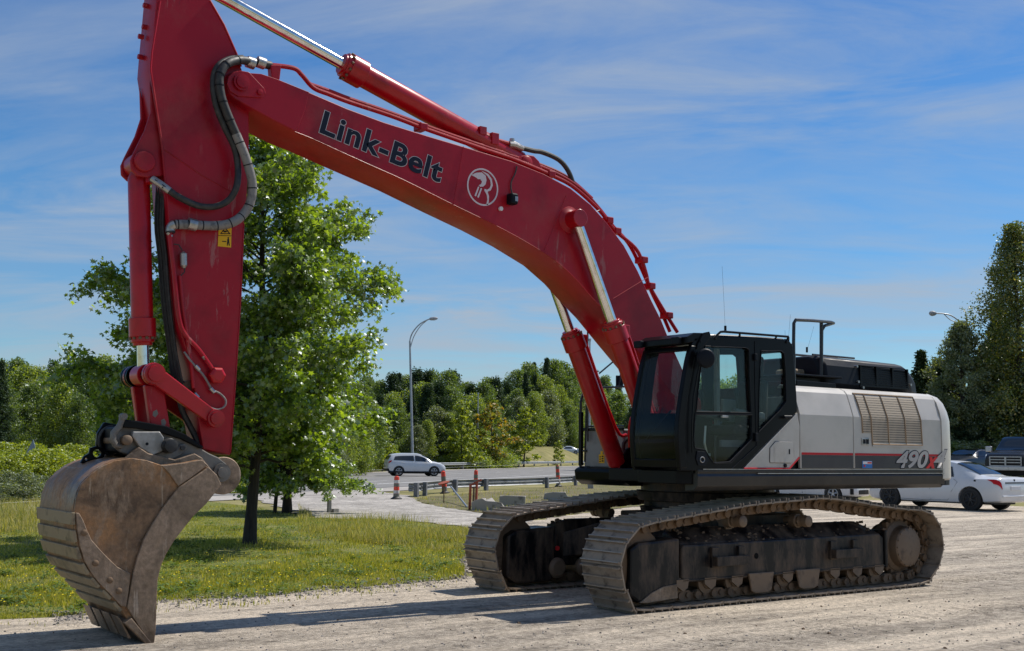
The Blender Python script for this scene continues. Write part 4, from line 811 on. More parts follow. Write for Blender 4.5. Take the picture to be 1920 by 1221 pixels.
# bolts along the front edge
b = MB()
for u, v in ((278, 12), (276, 52), (269, 70), (268, 108)): q = onY(u, v, -0.05); b.tube([tuple(q), tuple(q+np.array([0.05, 0, 0.0]))], 0.025, 6)
b.build('front_bolts', RED, arm)
# warning sticker on the arm
q = xz([(410, 424), (434, 424), (433, 464.5), (408, 462)], AW); stk = plate('warning_sticker', [q], AW+0.0015, AW+0.005, YELLOW, arm, 0.0004)
plate('warning_triangle', [xz([(422, 426), (432, 439.5), (412, 439)], AW), xz([(422, 429.5), (428.5, 438), (415, 437.6)], AW)], AW+0.0052, AW+0.0066, INK, stk, 0.0002)
b = MB()
for pts in ([(409, 441.3), (433.5, 442.2), (433.4, 443.2), (409, 442.3)], [(426, 448), (429, 448), (429.2, 453), (430.5, 461), (428.6, 461), (427.6, 455), (426.4, 461), (424.8, 461), (425.6, 453)], [(416, 452), (424, 452.4), (424, 454), (416, 453.7)], [(418, 433), (426, 433), (424, 436), (419, 436)]):
    b.prism(xz(pts, AW), AW+0.0052, AW+0.0066)
q = onY(427.6, 446.3, AW); b.cyl((q[0], AW+0.005, q[2]), (q[0], AW+0.0066, q[2]), 0.008, 10)
b.build('sticker_pictogram', INK, stk, smooth=False)
# pipes and hoses on the arm
yp = AW+0.045
b = MB(); b.tube([tuple(onY(u, v, yp)) for u, v in ((318, 437), (322, 475), (326, 506), (335, 592), (347, 627), (373, 656), (398, 692))], 0.021, 10, sm=4); b.build('arm_pipe', RED, arm)
b = MB(); b.tube([tuple(onY(u, v, yp-0.01)) for u, v in ((337, 517), (343, 576), (351, 632), (357, 671), (363, 728))], 0.017, 8, sm=4); b.build('arm_pipe', RED, arm)
b = MB(); q = onY(406, 704, yp); b.lathe((q[0], AW, q[2]), (q[0], yp+0.06, q[2]), [(0, 0.055), (0.02, 0.085), (0.08, 0.085), (0.10, 0.06)], 6); b.build('valve_block', REDC, arm, smooth=False, bevel=0.008)
b = MB(); b.tube([tuple(onY(u, v, yp)) for u, v in ((345, 660), (357, 676), (369, 690), (380, 702), (389, 716), (397, 731))], 0.011, 8, sm=3); b.tube([tuple(onY(u, v, yp)) for u, v in ((397, 731), (412, 738), (423, 750), (421, 762), (408, 768), (394, 764), (384, 758))], 0.010, 8, sm=4); b.build('grease_hose', SLEEVE, arm)
b = MB()
for u, v in ((370, 690), (398, 732), (318, 440), (384, 672), (368, 742)): q = onY(u, v, yp); b.cyl(tuple(q-np.array([0.02, 0, 0.02])), tuple(q+np.array([0.02, 0, 0.02])), 0.020, 8)
b.build('pipe_fitting', STEEL, arm)
b = MB(); b.tube([tuple(onY(343, 472, yp)), tuple(onY(344, 476, yp)), tuple(onY(344.5, 498, yp)), tuple(onY(345, 503, yp))], [0.014, 0.034, 0.034, 0.014], 12); sn = b.build('sensor', STEEL, arm)
b = MB(); b.tube([tuple(onY(u, v, yp)) for u, v in ((326, 458), (335, 459), (342, 470))], 0.006, 6); b.tube([tuple(onY(u, v, yp)) for u, v in ((346, 503), (346, 510), (338, 518))], 0.006, 6); b.build('sensor_cable', RUBBER, sn)
yh = BW+0.085
hose1 = [(320, 437, yp), (320, 428, yp), (326, 422, yp+.02), (336, 421, yp+.03), (357, 421.5, yp+.04), (385, 423, yp+.05), (412, 423, .30), (436, 417, .34), (455, 403, yh-.06), (469, 380, yh-.04), (473, 345, yh-.02), (462, 300, yh), (446, 260, yh), (428, 218, yh), (416, 185, yh), (411, 155, yh), (414, 136, yh), (427, 119, yh-.02), (450, 113, .29), (475, 117, .24), (507, 123, .20)]
b = MB(); b.tube([tuple(onY(u, v, y)) for u, v, y in hose1], 0.043, 12, sm=5); h1_ = b.build('hydraulic_hose', RUBBER, arm)
b = MB(); pth = [np.array(onY(u, v, y)) for u, v, y in hose1]; dp = catmull(pth, 5)
b.tube(dp[12:62], 0.0455, 12); h2_ = b.build('hose_sleeve', SLEEVE, h1_)
for i in range(14, 92, 5): 
    b = MB(); p_, q_ = np.array(dp[i]), np.array(dp[i+1]); t_ = (q_-p_)/np.linalg.norm(q_-p_); b.tube([p_-t_*0.005, p_+t_*0.005], 0.0475, 12); b.build('hose_band', BLACKM, h1_)
b = MB(); b.tube(dp[2:12], 0.046, 12)
b.build('hose_fitting', STEEL, h1_)
for u in (360, 470, 489): 
    b = MB(); q = onY(u, 421 if u < 400 else 118, yp+.04 if u < 400 else 0.24); d_ = np.array([-0.04, 0, -0.005]); b.tube([q-d_, q+d_], 0.058, 12); b.build('hose_fitting', STEEL, h1_)
hose2 = [(286, 336, .16), (300, 345, .22), (318, 358, .25), (338, 371, .27), (372, 386, .28), (405, 387, .30), (430, 374, .33), (444, 348, .37), (446, 312, yh-.05), (439, 276, yh-.05), (420, 236, yh-.05), (406, 200, yh-.05), (400, 165, yh-.05), (402, 138, yh-.05), (412, 121, yh-.05), (432, 111, .27), (455, 109, .24)]
b = MB(); b.tube([tuple(onY(u, v, y)) for u, v, y in hose2], 0.032, 12, sm=5); h3_ = b.build('hydraulic_hose', RUBBER, arm)
b = MB(); b.tube([tuple(onY(u, v, y)) for u, v, y in hose2[:3]], 0.036, 10); b.build('hose_fitting', STEEL, h3_)
# dark hoses between cylinder and arm
b = MB()
for k, (du, yy) in enumerate(((0, 0.0), (5, 0.06), (-4, -0.06), (9, 0.1))):
    b.tube([tuple(onY(u+du, v, yy)) for u, v in ((300, 340), (296, 420), (302, 480), (308, 560), (318, 640), (330, 720), (345, 760))], 0.016, 8, sm=4)
b.build('hose_bundle', RUBBER, arm)
b = MB(); b.tube([tuple(onY(u, v, 0.1)) for u, v in ((336, 742), (342, 770), (362, 810), (378, 842))], 0.03, 8, sm=4); b.tube([tuple(onY(u, v, 0.14)) for u, v in ((330, 660), (342, 718), (345, 716))], 0.012, 8); b.build('hose_bundle', RUBBER, arm)
# bucket cylinder
LP_ = onY(290, 701, 0.30); LP = np.array([LP_[0], 0, LP_[2]])
q = onY(275, 648, 0.0)
fr_ = np.dot(q-BCT, LP-BCT)/np.dot(LP-BCT, LP-BCT)
bc = hyd('bucket_cylinder', BCT, LP, fr_, 0.102, 0.056, wid=0.11, eyeA=0.11, eyeB=0.10, gland=0.26)
b = MB(); b.cyl(tuple(onY(279, 327, 0.10)), tuple(onY(279, 344, 0.12)), 0.035, 12); b.build('port_fitting', REDC, bc)
# guide links and bucket link
RP_ = onY(404.4, 785, 0.30); RP = np.array([RP_[0], 0, RP_[2]])
def link2d(p, q, r0, r1, w, n=16):
    d = np.array([q[0]-p[0], q[1]-p[1]]); a = math.atan2(d[1], d[0]); out = []
    out += [(p[0]+r0*math.cos(a+t), p[1]+r0*math.sin(a+t)) for t in np.linspace(math.radians(50), math.radians(310), n)]
    out += [(q[0]+r1*math.cos(a+t), q[1]+r1*math.sin(a+t)) for t in np.linspace(-math.radians(130), math.radians(130), n)]
    return out
for s in (1, -1):
    b = MB(); b.prism(link2d((LP[0], LP[2]), (RP[0], RP[2]), 0.105, 0.088, 0.08), *sorted((s*0.235, s*0.295))); gl = b.build('guide_link', REDC, EX, smooth=False, bevel=0.012)
    for c_, r_ in ((LP, 0.10), (RP, 0.085)): b = MB(); b.lathe((c_[0], s*0.29, c_[2]), (c_[0], s*0.37, c_[2]), [(0, r_), (0.03, r_*0.98), (0.031, r_*0.75), (0.055, r_*0.72), (0.056, r_*0.3)], 28); b.build('link_pin', REDC, gl)
b = MB(); b.cyl((LP[0], -0.36, LP[2]), (LP[0], 0.30, LP[2]), 0.07, 20)
for k in range(4): b.cyl((LP[0], -0.36+0.05*k, LP[2]), (LP[0], -0.335+0.05*k, LP[2]), 0.105, 24)
b.cyl((RP[0], -0.33, RP[2]), (RP[0], 0.30, RP[2]), 0.06, 20); b.build('link_shaft', BLACK, EX)
CQ = onY(300, 842, 0.2)
b = MB(); pb = xz([(272, 722), (308, 722), (313, 760), (321, 812), (312, 838), (290, 838), (283, 800)], 0.21)
b.prism(pb, 0.13, 0.21); bl = b.build('bucket_link', RED, EX, smooth=False, bevel=0.012)
b = MB(); b.prism(xz([(272, 722), (308, 722), (313, 760), (321, 812), (312, 838), (290, 838), (283, 800)], 0.21), -0.21, -0.13); b.build('bucket_link', REDC, EX, smooth=False, bevel=0.012)
for pts in ([(287, 772), (294, 768), (297, 776), (291, 783), (286, 779)], [(302, 788), (308, 785), (312, 792), (309, 799), (303, 798)]):
    b = MB(); b.prism(xz(pts, 0.211), 0.2095, 0.2115); b.build('worn_paint', CAST, bl, smooth=False)
b = MB(); b.box(LP[0]-0.35, LP[0]-0.02, -0.12, 0.12, 1.72, 1.95); 
b = MB(); b.lathe((onY(348, 735, 0)[0], -0.1, onY(348, 735, 0)[2]), (onY(348, 735, 0)[0], 0.1, onY(348, 735, 0)[2]), [(0, 0.1), (0.2, 0.1)], 24); b.build('link_stop', HUB, EX)

# ---- quick coupler
cpx = [(228, 790), (252, 795), (280, 797), (308, 804), (330, 812), (352, 824), (372, 838), (392, 850), (410, 858), (425, 870), (428, 893), (415, 905), (398, 892), (378, 872), (350, 868), (300, 866), (255, 858), (226, 848), (212, 836), (214, 812)]
cpl = None
for s in (1, -1):
    b = MB(); b.prism(xz(cpx, 0.27), *sorted((s*0.22, s*0.27))); o = b.build('quick_coupler', BLACK if s < 0 else CAST, EX if cpl is None else cpl, smooth=False, bevel=0.01); 
    if cpl is None: cpl = o
b = MB(); b.prism(xz([(222, 800), (300, 802), (370, 846), (378, 868), (300, 862), (224, 846)], 0.22), -0.22, 0.22); b.build('coupler_body', BLACKM, cpl, smooth=False, bevel=0.02)
b = MB(); b.prism(xz([(229, 786), (260, 790), (310, 799), (345, 814), (380, 838), (374, 842), (338, 824), (300, 812), (255, 804), (229, 802)], 0.275), 0.271, 0.31); b.build('upper_guard', BLACK, cpl, smooth=False, bevel=0.01)
b = MB(); b.prism(xz([(249, 809), (300, 809), (308, 821), (306, 846), (286, 855), (263, 840), (248, 819)], 0.33), 0.271, 0.335); lpv = b.build('side_plate', STEEL if False else mat('bare_steel_plate', (0.33, 0.32, 0.30), 0.45, metal=0.35, dark=(0.22, 0.21, 0.19), scale=5, dust=(0.25, 0.20, 0.15), dust_amt=0.25), cpl, smooth=False, bevel=0.012)
b = MB(); q = onY(275.6, 832.5, 0.335); b.cyl((q[0], 0.335, q[2]), (q[0], 0.339, q[2]), 0.014, 12); b.build('plate_hole', BLACKM, lpv)
b = MB(); b.prism(xz([(286, 855), (322, 862), (345, 851), (351, 838), (346, 832), (338, 834), (328, 846), (306, 846)], 0.30), 0.271, 0.305); b.build('lower_lug', CAST, cpl, smooth=False, bevel=0.01)
b = MB(); q = onY(318, 836, 0.36); b.lathe((q[0], 0.26, q[2]), (q[0], 0.42, q[2]), [(0, 0.07), (0.1, 0.07), (0.11, 0.062), (0.155, 0.06), (0.16, 0.04)], 26); q = onY(342, 840, 0.31); b.cyl((q[0], 0.30, q[2]), (q[0], 0.325, q[2]), 0.022, 14); b.build('coupler_pin', RUBBER, cpl)
b = MB(); q = onY(238, 825.5, 0.33); b.lathe((q[0], -0.3, q[2]), (q[0], 0.36, q[2]), [(0, 0.045), (0.65, 0.045), (0.66, 0.03)], 20); b.build('front_pin', HUB, cpl)
b = MB(); b.tube([tuple(onY(u, v, 0.29)) for u, v in ((231, 779), (228, 790), (224, 800), (213, 812), (212, 826), (218, 836), (228, 838))], [0.035, 0.028, 0.03, 0.03, 0.03, 0.028, 0.02], 10, sm=0); q = onY(231, 781, .29); b.cyl((q[0], 0.25, q[2]), (q[0], 0.33, q[2]), 0.03, 14); b.build('hook', CAST, cpl)
b = MB()
for yy in (-0.20, -0.26): q = onY(207, 826, yy); b.tube([(q[0]+0.105*math.cos(a), yy, q[2]+0.125*math.sin(a)) for a in np.linspace(0, 2*math.pi, 25)], 0.017, 8)
b.build('coupler_hoses', RUBBER, cpl)
# arm end pin and ear
q = onY(419, 892, 0.26); PV = np.array([q[0], 0, q[2]])
for s in (1, -1):
    b = MB(); b.cyl((PV[0], s*0.20, PV[2]), (PV[0], s*0.262, PV[2]), 0.178, 44); er = b.build('pivot_ear', BUCKETE, cpl, bevel=0.008)
    q2 = onY(417, 886.5, 0.3); b = MB(); b.lathe((q2[0], s*0.262, q2[2]), (q2[0], s*0.32, q2[2]), [(0, 0.088), (0.03, 0.086), (0.031, 0.052), (0.055, 0.050), (0.057, 0.03)], 28); b.build('pivot_pin', CAST, er)
b = MB(); b.cyl((PV[0], -0.2, PV[2]), (PV[0], 0.2, PV[2]), 0.11, 28); b.build('arm_end_boss', RED, cpl)
# ---- bucket
BY = 0.55
side_px = [(286, 1216), (291, 1180), (292, 1135), (294, 1087), (301, 1060), (310, 1039), (324, 1014), (342, 992), (362, 967), (385, 945), (414.5, 909), (404.6, 890), (389, 876), (372, 862), (340, 868), (302, 872), (275, 863), (247, 859), (215, 864), (190, 875), (170, 890), (152, 909), (143, 933), (139, 961), (140, 992), (145, 1024), (153, 1050), (164, 1071), (180, 1092), (200, 1112), (225, 1140), (251, 1181), (270, 1202)]
sp_ = xz(side_px, BY)
bk = None
for s in (1, -1):
    b = MB(); b.prism(sp_, *sorted((s*BY, s*(BY-0.035)))); o = b.build('bucket', BUCKET, EX if bk is None else bk, smooth=False, bevel=0.006)
    if bk is None: bk = o
    else: o.name = 'side_plate'
i0 = 16
shell = side_px[16:] + side_px[:1]       # from the hinge side over the back to the lip
sh = xz(shell, BY); sh = [tuple(q) for q in catmull(sh, 4)]
cxy = np.array([onY(250, 990, BY)[0], onY(250, 990, BY)[2]])
def inward(pts, t):
    out = []
    for i, p in enumerate(pts):
        a = np.array(pts[max(i-1, 0)]); c = np.array(pts[min(i+1, len(pts)-1)]); d = c-a; n = np.array([-d[1], d[0]])/(np.linalg.norm(d)+1e-9)
        if np.dot(cxy-np.array(p), n) < 0: n = -n
        out.append((p[0]+n[0]*t, p[1]+n[1]*t))
    return out
inn = inward(sh, 0.035)
b = MB(); b.loft([[(p[0], y, p[1]) for p in sh + inn[::-1]] for y in (-BY+0.036, BY-0.036)]); b.build('shell', BUCKET, bk, ang=50)
# near side: cheek plate along the opening edge, wear plate with bolts
ck = xz([(286, 1214), (290, 1180), (291.5, 1135), (293.5, 1087), (300, 1060), (309, 1039), (324, 1014), (341, 992), (361, 967), (384, 945), (413, 909), (404, 890), (389, 876), (368, 890), (334, 913), (318, 932), (302, 953), (284, 981), (267, 1012), (256, 1043), (247, 1075), (242, 1105), (236, 1139), (262, 1180)], BY)
b = MB(); b.prism(ck, BY, BY+0.035); b.build('cheek_plate', BUCKETE, bk, smooth=False, bevel=0.008)
b = MB(); b.prism(xz([(302, 873), (340, 869), (377, 862), (388, 872), (366, 889), (333, 912), (318, 890)], BY), BY-0.002, BY+0.020); b.build('ear_gusset', BUCKETE, bk, smooth=False, bevel=0.006)
wp_ = xz([(140.5, 961), (147, 962), (155, 976), (161, 992), (170, 1012), (184, 1028), (202, 1047), (219, 1063), (243, 1075), (240, 1105), (235, 1138), (225, 1136), (205, 1114), (183, 1092), (168, 1072), (157, 1052), (149, 1026), (143.5, 996)], BY)
b = MB(); b.prism(wp_, BY, BY+0.028); wpl = b.build('wear_plate', BUCKETE, bk, smooth=False, bevel=0.006)
for u, v in ((158, 999), (179, 1056), (206, 1088), (223, 1108)): b = MB(); q = onY(u, v, BY+.03); b.lathe((q[0], BY+0.02, q[2]), (q[0], BY+0.045, q[2]), [(0, 0.028), (0.016, 0.028), (0.022, 0.02), (0.025, 0.008)], 14); b.build('plate_bolt', CHAIN, wpl)
# wear strips across the floor
def along(pts, s):
    acc = 0
    for a, c in zip(pts, pts[1:]):
        l = math.dist(a, c)
        if acc + l >= s: t = (s-acc)/l; return np.array([a[0]+(c[0]-a[0])*t, a[1]+(c[1]-a[1])*t]), np.array([c[0]-a[0], c[1]-a[1]])/l
        acc += l
    return np.array(pts[-1]), np.array([pts[-1][0]-pts[-2][0], pts[-1][1]-pts[-2][1]])/math.dist(pts[-1], pts[-2])
tot = sum(math.dist(a, c) for a, c in zip(sh, sh[1:]))
# start where v = 961
k0 = min(range(len(sh)), key=lambda i: abs(sh[i][0]-sp_[23][0])+abs(sh[i][1]-sp_[23][1])); s0 = sum(math.dist(sh[i], sh[i+1]) for i in range(k0))
b = MB(); s_ = s0; nstrip = int((tot-0.34-s0)/0.148)
for k in range(nstrip):
    p0, d0 = along(sh, s_); p1, d1 = along(sh, s_+0.105); n0 = np.array([-d0[1], d0[0]]); n0 = n0 if np.dot(cxy-p0, n0) < 0 else -n0; n1 = np.array([-d1[1], d1[0]]); n1 = n1 if np.dot(cxy-p1, n1) < 0 else -n1
    poly = [tuple(p0-n0*0.004), tuple(p1-n1*0.004), tuple(p1+n1*0.026), tuple(p0+n0*0.026)]
    b.prism(poly, -BY+0.0, BY+0.02); s_ += 0.148
b.build('wear_strip', BUCKETW, bk, smooth=False, bevel=0.005)
# cutting edge
tip = np.array(sp_[0]); p0, d0 = along(sh, tot-0.36); n0 = np.array([-d0[1], d0[0]]); n0 = n0 if np.dot(cxy-p0, n0) < 0 else -n0
b = MB(); b.prism([tuple(p0+n0*0.045), tuple(tip+n0*0.02), tuple(tip), tuple(tip-n0*0.02), tuple(p0-n0*0.03)], -BY-0.02, BY+0.04); b.build('cutting_edge', BUCKETE, bk, smooth=False, bevel=0.01)
for k in range(4):
    y0 = -BY + 0.02 + k*0.28; b = MB(); b.prism([tuple(p0-d0*0.06+n0*0.045), tuple(p0+d0*0.16+n0*0.07), tuple(p0+d0*0.17+n0*0.046), tuple(p0+n0*0.04)], y0, y0+0.22); b.build('edge_shroud', BUCKETE, bk, smooth=False, bevel=0.01)
# mounting ears on the bucket top
for s in (1, -1):
    b = MB(); b.prism(xz([(232, 862), (250, 846), (262, 838), (280, 850), (330, 862), (366, 850), (380, 858), (404, 888), (380, 905), (330, 880), (300, 876), (260, 868)], 0.36), *sorted((s*0.30, s*0.345))); b.build('bucket_ear', BUCKETE, bk, smooth=False, bevel=0.01)
# lifting eye on the back
b = MB(); q = onY(181, 850, -0.1); c_ = circ(q[0], q[2], 0.075, 24); 
plate('lifting_eye', [xz([(150, 868), (156, 856), (166, 850), (168, 840), (180, 836.5), (192, 840), (197, 850), (192, 862), (200, 866), (175, 874)], -0.1), circ(q[0], q[2], 0.036, 20), circ(*[onY(161, 861, -0.1)[i] for i in (0, 2)], 0.012, 12)], -0.12, -0.08, BLACK, bk, 0.006)
# ------------------------------------------------------------------ GROUND
def ground_mat(name, cols, scale, dist=None, bump=0.4, bscale=18, streak=None, speck=None, rough=0.95):
    """cols: dark, mid, light; mixed by multi-scale noise; streak: (direction angle, colour, amount) long wheel marks"""
    m = bpy.data.materials.new(name); m.use_nodes = True; nt = m.node_tree; b = nt.nodes['Principled BSDF']; K = nt.links.new
    t = N(nt, 'ShaderNodeTexCoord'); P = t.outputs['Object']
    n = N(nt, 'ShaderNodeTexNoise'); n.inputs['Scale'].default_value = scale; n.inputs['Detail'].default_value = 10; n.inputs['Roughness'].default_value = 0.7; K(P, n.inputs['Vector'])
    r = ramp(nt, [(0.34, cols[0]), (0.50, cols[1]), (0.66, cols[2])], n.outputs[0]); col = r.outputs[0]
    n4 = N(nt, 'ShaderNodeTexNoise'); n4.inputs['Scale'].default_value = 0.5; n4.inputs['Detail'].default_value = 5; K(P, n4.inputs['Vector'])
    r4 = ramp(nt, [(0.35, g3(0.82)), (0.65, g3(1.08))], n4.outputs[0]); mu = N(nt, 'ShaderNodeMixRGB', blend_type='MULTIPLY'); mu.inputs[0].default_value = 1; K(col, mu.inputs[1]); K(r4.outputs[0], mu.inputs[2]); col = mu.outputs[0]
    if streak:
        q = N(nt, 'ShaderNodeMapping'); q.inputs['Rotation'].default_value = (0, 0, -streak[0]); q.inputs['Scale'].default_value = (0.22, 2.6, 1); 
        dn = N(nt, 'ShaderNodeTexNoise'); dn.inputs['Scale'].default_value = 0.25; K(P, dn.inputs['Vector']); av = N(nt, 'ShaderNodeMixRGB', blend_type='ADD'); av.inputs[0].default_value = 2.2; K(P, av.inputs[1]); K(dn.outputs['Color'], av.inputs[2])
        K(av.outputs[0], q.inputs[0])
        s = N(nt, 'ShaderNodeTexNoise'); s.inputs['Scale'].default_value = 0.9; s.inputs['Detail'].default_value = 5; s.inputs['Roughness'].default_value = 0.6; K(q.outputs[0], s.inputs['Vector'])
        rs = ramp(nt, [(0.44, g3(0)), (0.62, g3(streak[2]))], s.outputs[0]); mi = N(nt, 'ShaderNodeMixRGB'); K(rs.outputs[0], mi.inputs[0]); K(col, mi.inputs[1]); mi.inputs[2].default_value = (*streak[1], 1); col = mi.outputs[0]
    if speck:
        v = N(nt, 'ShaderNodeTexVoronoi'); v.inputs['Scale'].default_value = speck[0]; K(P, v.inputs['Vector'])
        sp = N(nt, 'ShaderNodeSeparateXYZ'); K(v.outputs['Color'], sp.inputs[0])
        rv = ramp(nt, [(0.0, g3(0.55)), (0.5, g3(1.0)), (1.0, g3(1.35))], sp.outputs[0]); m2 = N(nt, 'ShaderNodeMixRGB', blend_type='MULTIPLY'); m2.inputs[0].default_value = speck[1]; K(col, m2.inputs[1]); K(rv.outputs[0], m2.inputs[2]); col = m2.outputs[0]
    K(col, b.inputs['Base Color']); b.inputs['Roughness'].default_value = rough; b.inputs['Specular IOR Level'].default_value = 0.25
    nb = N(nt, 'ShaderNodeTexNoise'); nb.inputs['Scale'].default_value = bscale; nb.inputs['Detail'].default_value = 8; nb.inputs['Roughness'].default_value = 0.75; K(P, nb.inputs['Vector'])
    bp = N(nt, 'ShaderNodeBump'); bp.inputs['Strength'].default_value = bump; bp.inputs['Distance'].default_value = 0.06; K(nb.outputs[0], bp.inputs['Height']); K(bp.outputs[0], b.inputs['Normal'])
    return m
SA = 0.35
GRAVEL = ground_mat('gravel', ((0.18, 0.152, 0.120), (0.365, 0.315, 0.255), (0.49, 0.425, 0.345)), 5.0, bump=0.8, bscale=24, streak=(SA, (0.62, 0.53, 0.42), 0.85), speck=(30, 0.6))
PATHM = ground_mat('path_gravel', ((0.24, 0.22, 0.20), (0.36, 0.335, 0.305), (0.48, 0.45, 0.41)), 2.0, bump=0.5, bscale=12, speck=(14, 0.5))
ASPH = ground_mat('asphalt', ((0.18, 0.175, 0.17), (0.225, 0.22, 0.215), (0.27, 0.262, 0.255)), 1.2, bump=0.15, bscale=60, streak=(math.atan2(-0.95, -0.2), (0.15, 0.148, 0.146), 0.5))
SHOULD = ground_mat('road_shoulder', ((0.26, 0.24, 0.22), (0.36, 0.335, 0.31), (0.42, 0.40, 0.37)), 1.2, bump=0.3, bscale=20)
LAWN = ground_mat('lawn_soil', ((0.09, 0.11, 0.022), (0.15, 0.175, 0.038), (0.23, 0.225, 0.075)), 1.4, bump=0.7, bscale=14, streak=(0.6, (0.20, 0.17, 0.085), 0.35))
MEADOW = ground_mat('dry_meadow', ((0.11, 0.12, 0.035), (0.20, 0.185, 0.065), (0.29, 0.25, 0.12)), 0.35, bump=0.5, bscale=3, streak=(1.0, (0.24, 0.20, 0.10), 0.4))
ISLE = ground_mat('worn_verge', ((0.08, 0.08, 0.03), (0.15, 0.125, 0.065), (0.23, 0.18, 0.12)), 1.1, bump=0.6, bscale=9, streak=(0.9, (0.13, 0.15, 0.05), 0.5))
PAINT = plain('road_paint', (0.62, 0.62, 0.60), 0.7)
def sheet(name, poly, dz, m, res=0.0, label=None, rough_edge=0.0):
    if rough_edge:
        q = []; n = len(poly)
        for i in range(n):
            a = np.array(poly[i]); c = np.array(poly[(i+1) % n]); L_ = np.linalg.norm(c-a)
            if L_ > 60: q.append(tuple(a)); continue
            k = max(1, int(L_/rough_edge)); nr = np.array([-(c-a)[1], (c-a)[0]])/max(L_, 1e-6)
            for j in range(k):
                p = a + (c-a)*j/k; w = (mnoise.noise(Vector((p[0]*0.9, p[1]*0.9, 3.3))) + 0.6*mnoise.noise(Vector((p[0]*3.1, p[1]*3.1, 1.3))))*rough_edge*0.9 if j else 0
                q.append(tuple(p + nr*w))
        poly = q
    bm = bmesh.new(); vs = [bm.verts.new((x, y, 0)) for x, y in poly]; bm.faces.new(vs)
    if res:
        xs = [p[0] for p in poly]; ys = [p[1] for p in poly]
        for ax, lo, hi in ((0, min(xs), max(xs)), (1, min(ys), max(ys))):
            k = math.ceil(lo/res)
            while k*res < hi:
                co = Vector((k*res, 0, 0)) if ax == 0 else Vector((0, k*res, 0)); no = Vector((1, 0, 0)) if ax == 0 else Vector((0, 1, 0))
                bmesh.ops.bisect_plane(bm, geom=bm.verts[:]+bm.edges[:]+bm.faces[:], plane_co=co, plane_no=no, dist=1e-5); k += 1
    bmesh.ops.triangulate(bm, faces=bm.faces)
    for v in bm.verts: v.co.z = H(v.co.x, v.co.y) + dz
    bmesh.ops.recalc_face_normals(bm, faces=bm.faces)
    if sum(f.normal.z for f in bm.faces) < 0: bmesh.ops.reverse_faces(bm, faces=bm.faces)
    me = bpy.data.meshes.new(name); bm.to_mesh(me); bm.free(); me.polygons.foreach_set('use_smooth', [True]*len(me.polygons))
    o = obj(name, me, m); tag(o, kind='structure'); return o
# terrain: one sheet to the horizon, finer where the ground rises
def gridline(a, b, step): return list(np.arange(a, b+1e-6, step))
gx = sorted(set(gridline(-3000, -400, 650) + gridline(-400, -260, 20) + gridline(-260, 40, 4) + gridline(40, 400, 40) + gridline(400, 3000, 650)))
gy = sorted(set(gridline(-3000, -400, 650) + gridline(-400, -240, 20) + gridline(-240, 40, 4) + gridline(40, 400, 40) + gridline(400, 3000, 650)))
vs = [(x, y, H(x, y)) for y in gy for x in gx]; nx_ = len(gx)
fs = [(j*nx_+i, j*nx_+i+1, (j+1)*nx_+i+1, (j+1)*nx_+i) for j in range(len(gy)-1) for i in range(nx_-1)]
me = bpy.data.meshes.new('ground'); me.from_pydata(vs, [], fs); me.polygons.foreach_set('use_smooth', [True]*len(fs)); tag(obj('ground', me, MEADOW), kind='structure')
# gravel lot
lot = [CL(-25, 2.0), CL(-8, -6), CL(12, -6), CL(40, 10), CL(60, 70), CL(34, 80), G(1560, 884), G(1440, 902), G(1330, 922), G(1210, 948), G(1060, 968), G(960, 984), G(878, 992), G(872, 1040), G(870, 1084), G(720, 1099), G(600, 1107), G(450, 1124), G(280, 1130), G(180, 1150), G(100, 1160), G(0, 1164), G(-150, 1172)]
sheet('gravel_lot', lot, 0.012, GRAVEL, 2.0, rough_edge=0.35)
path = [G(470, 934), G(590, 972), G(700, 974), G(790, 980), G(875, 992), G(962, 985), G(1000, 976), G(960, 968), G(880, 960), G(820, 951), G(786, 942), G(768, 930), G(700, 922), G(600, 926), G(470, 932)]
sheet('gravel_path', path, 0.020, PATHM, 2.0, rough_edge=0.5)
lawn = [G(-500, 1200), G(-150, 1172), G(0, 1164), G(100, 1160), G(180, 1150), G(280, 1130), G(450, 1124), G(600, 1107), G(720, 1099), G(870, 1084), G(872, 1040), G(878, 992), G(790, 981), G(700, 975), G(590, 973), G(470, 950), G(300, 930), G(0, 925), G(-500, 930)]
lawn_o = sheet('lawn', lawn, 0.006, LAWN, 2.0)
r0, r1 = np.array(CL(-16.99, 78)), np.array(CL(9.8, 172)); l0, l1 = np.array(CL(-9.7, 45.6)), np.array(CL(4.8, 82))
du = (r1-r0)/np.linalg.norm(r1-r0); dl = (l1-l0)/np.linalg.norm(l1-l0)
RA, RB = r0-du*70, r0+du*260; LA_, LB = l0-dl*45, l0+dl*240
sheet('road', [tuple(RA), tuple(RB), tuple(LB), tuple(LA_)], 0.016, ASPH, 4.0)
nl = np.array([dl[1], -dl[0]]); nl = nl if np.dot(nl, (CAM[:2]-l0)) > 0 else -nl
sheet('road_shoulder', [tuple(LA_-nl*0.6), tuple(LB-nl*0.6), tuple(LB+nl*1.0), tuple(LA_+nl*2.0)], 0.024, SHOULD, 4.0, rough_edge=0)
nr_ = np.array([du[1], -du[0]]); nr_ = nr_ if np.dot(nr_, (CAM[:2]-r0)) < 0 else -nr_
sheet('far_road_shoulder', [tuple(RA-nr_*0.2), tuple(RB-nr_*0.2), tuple(RB+nr_*1.6), tuple(RA+nr_*1.6)], 0.024, SHOULD, 4.0)
isle = [G(772, 937), G(786, 942), G(820, 951), G(880, 960), G(960, 968), G(1000, 975), G(1062, 967), G(1210, 948), G(1330, 922), G(1440, 903), G(1300, 900), G(1112, 908), G(1000, 918), G(908, 924), G(850, 928)]
sheet('worn_verge', isle, 0.018, ISLE, 2.0, rough_edge=0.5)
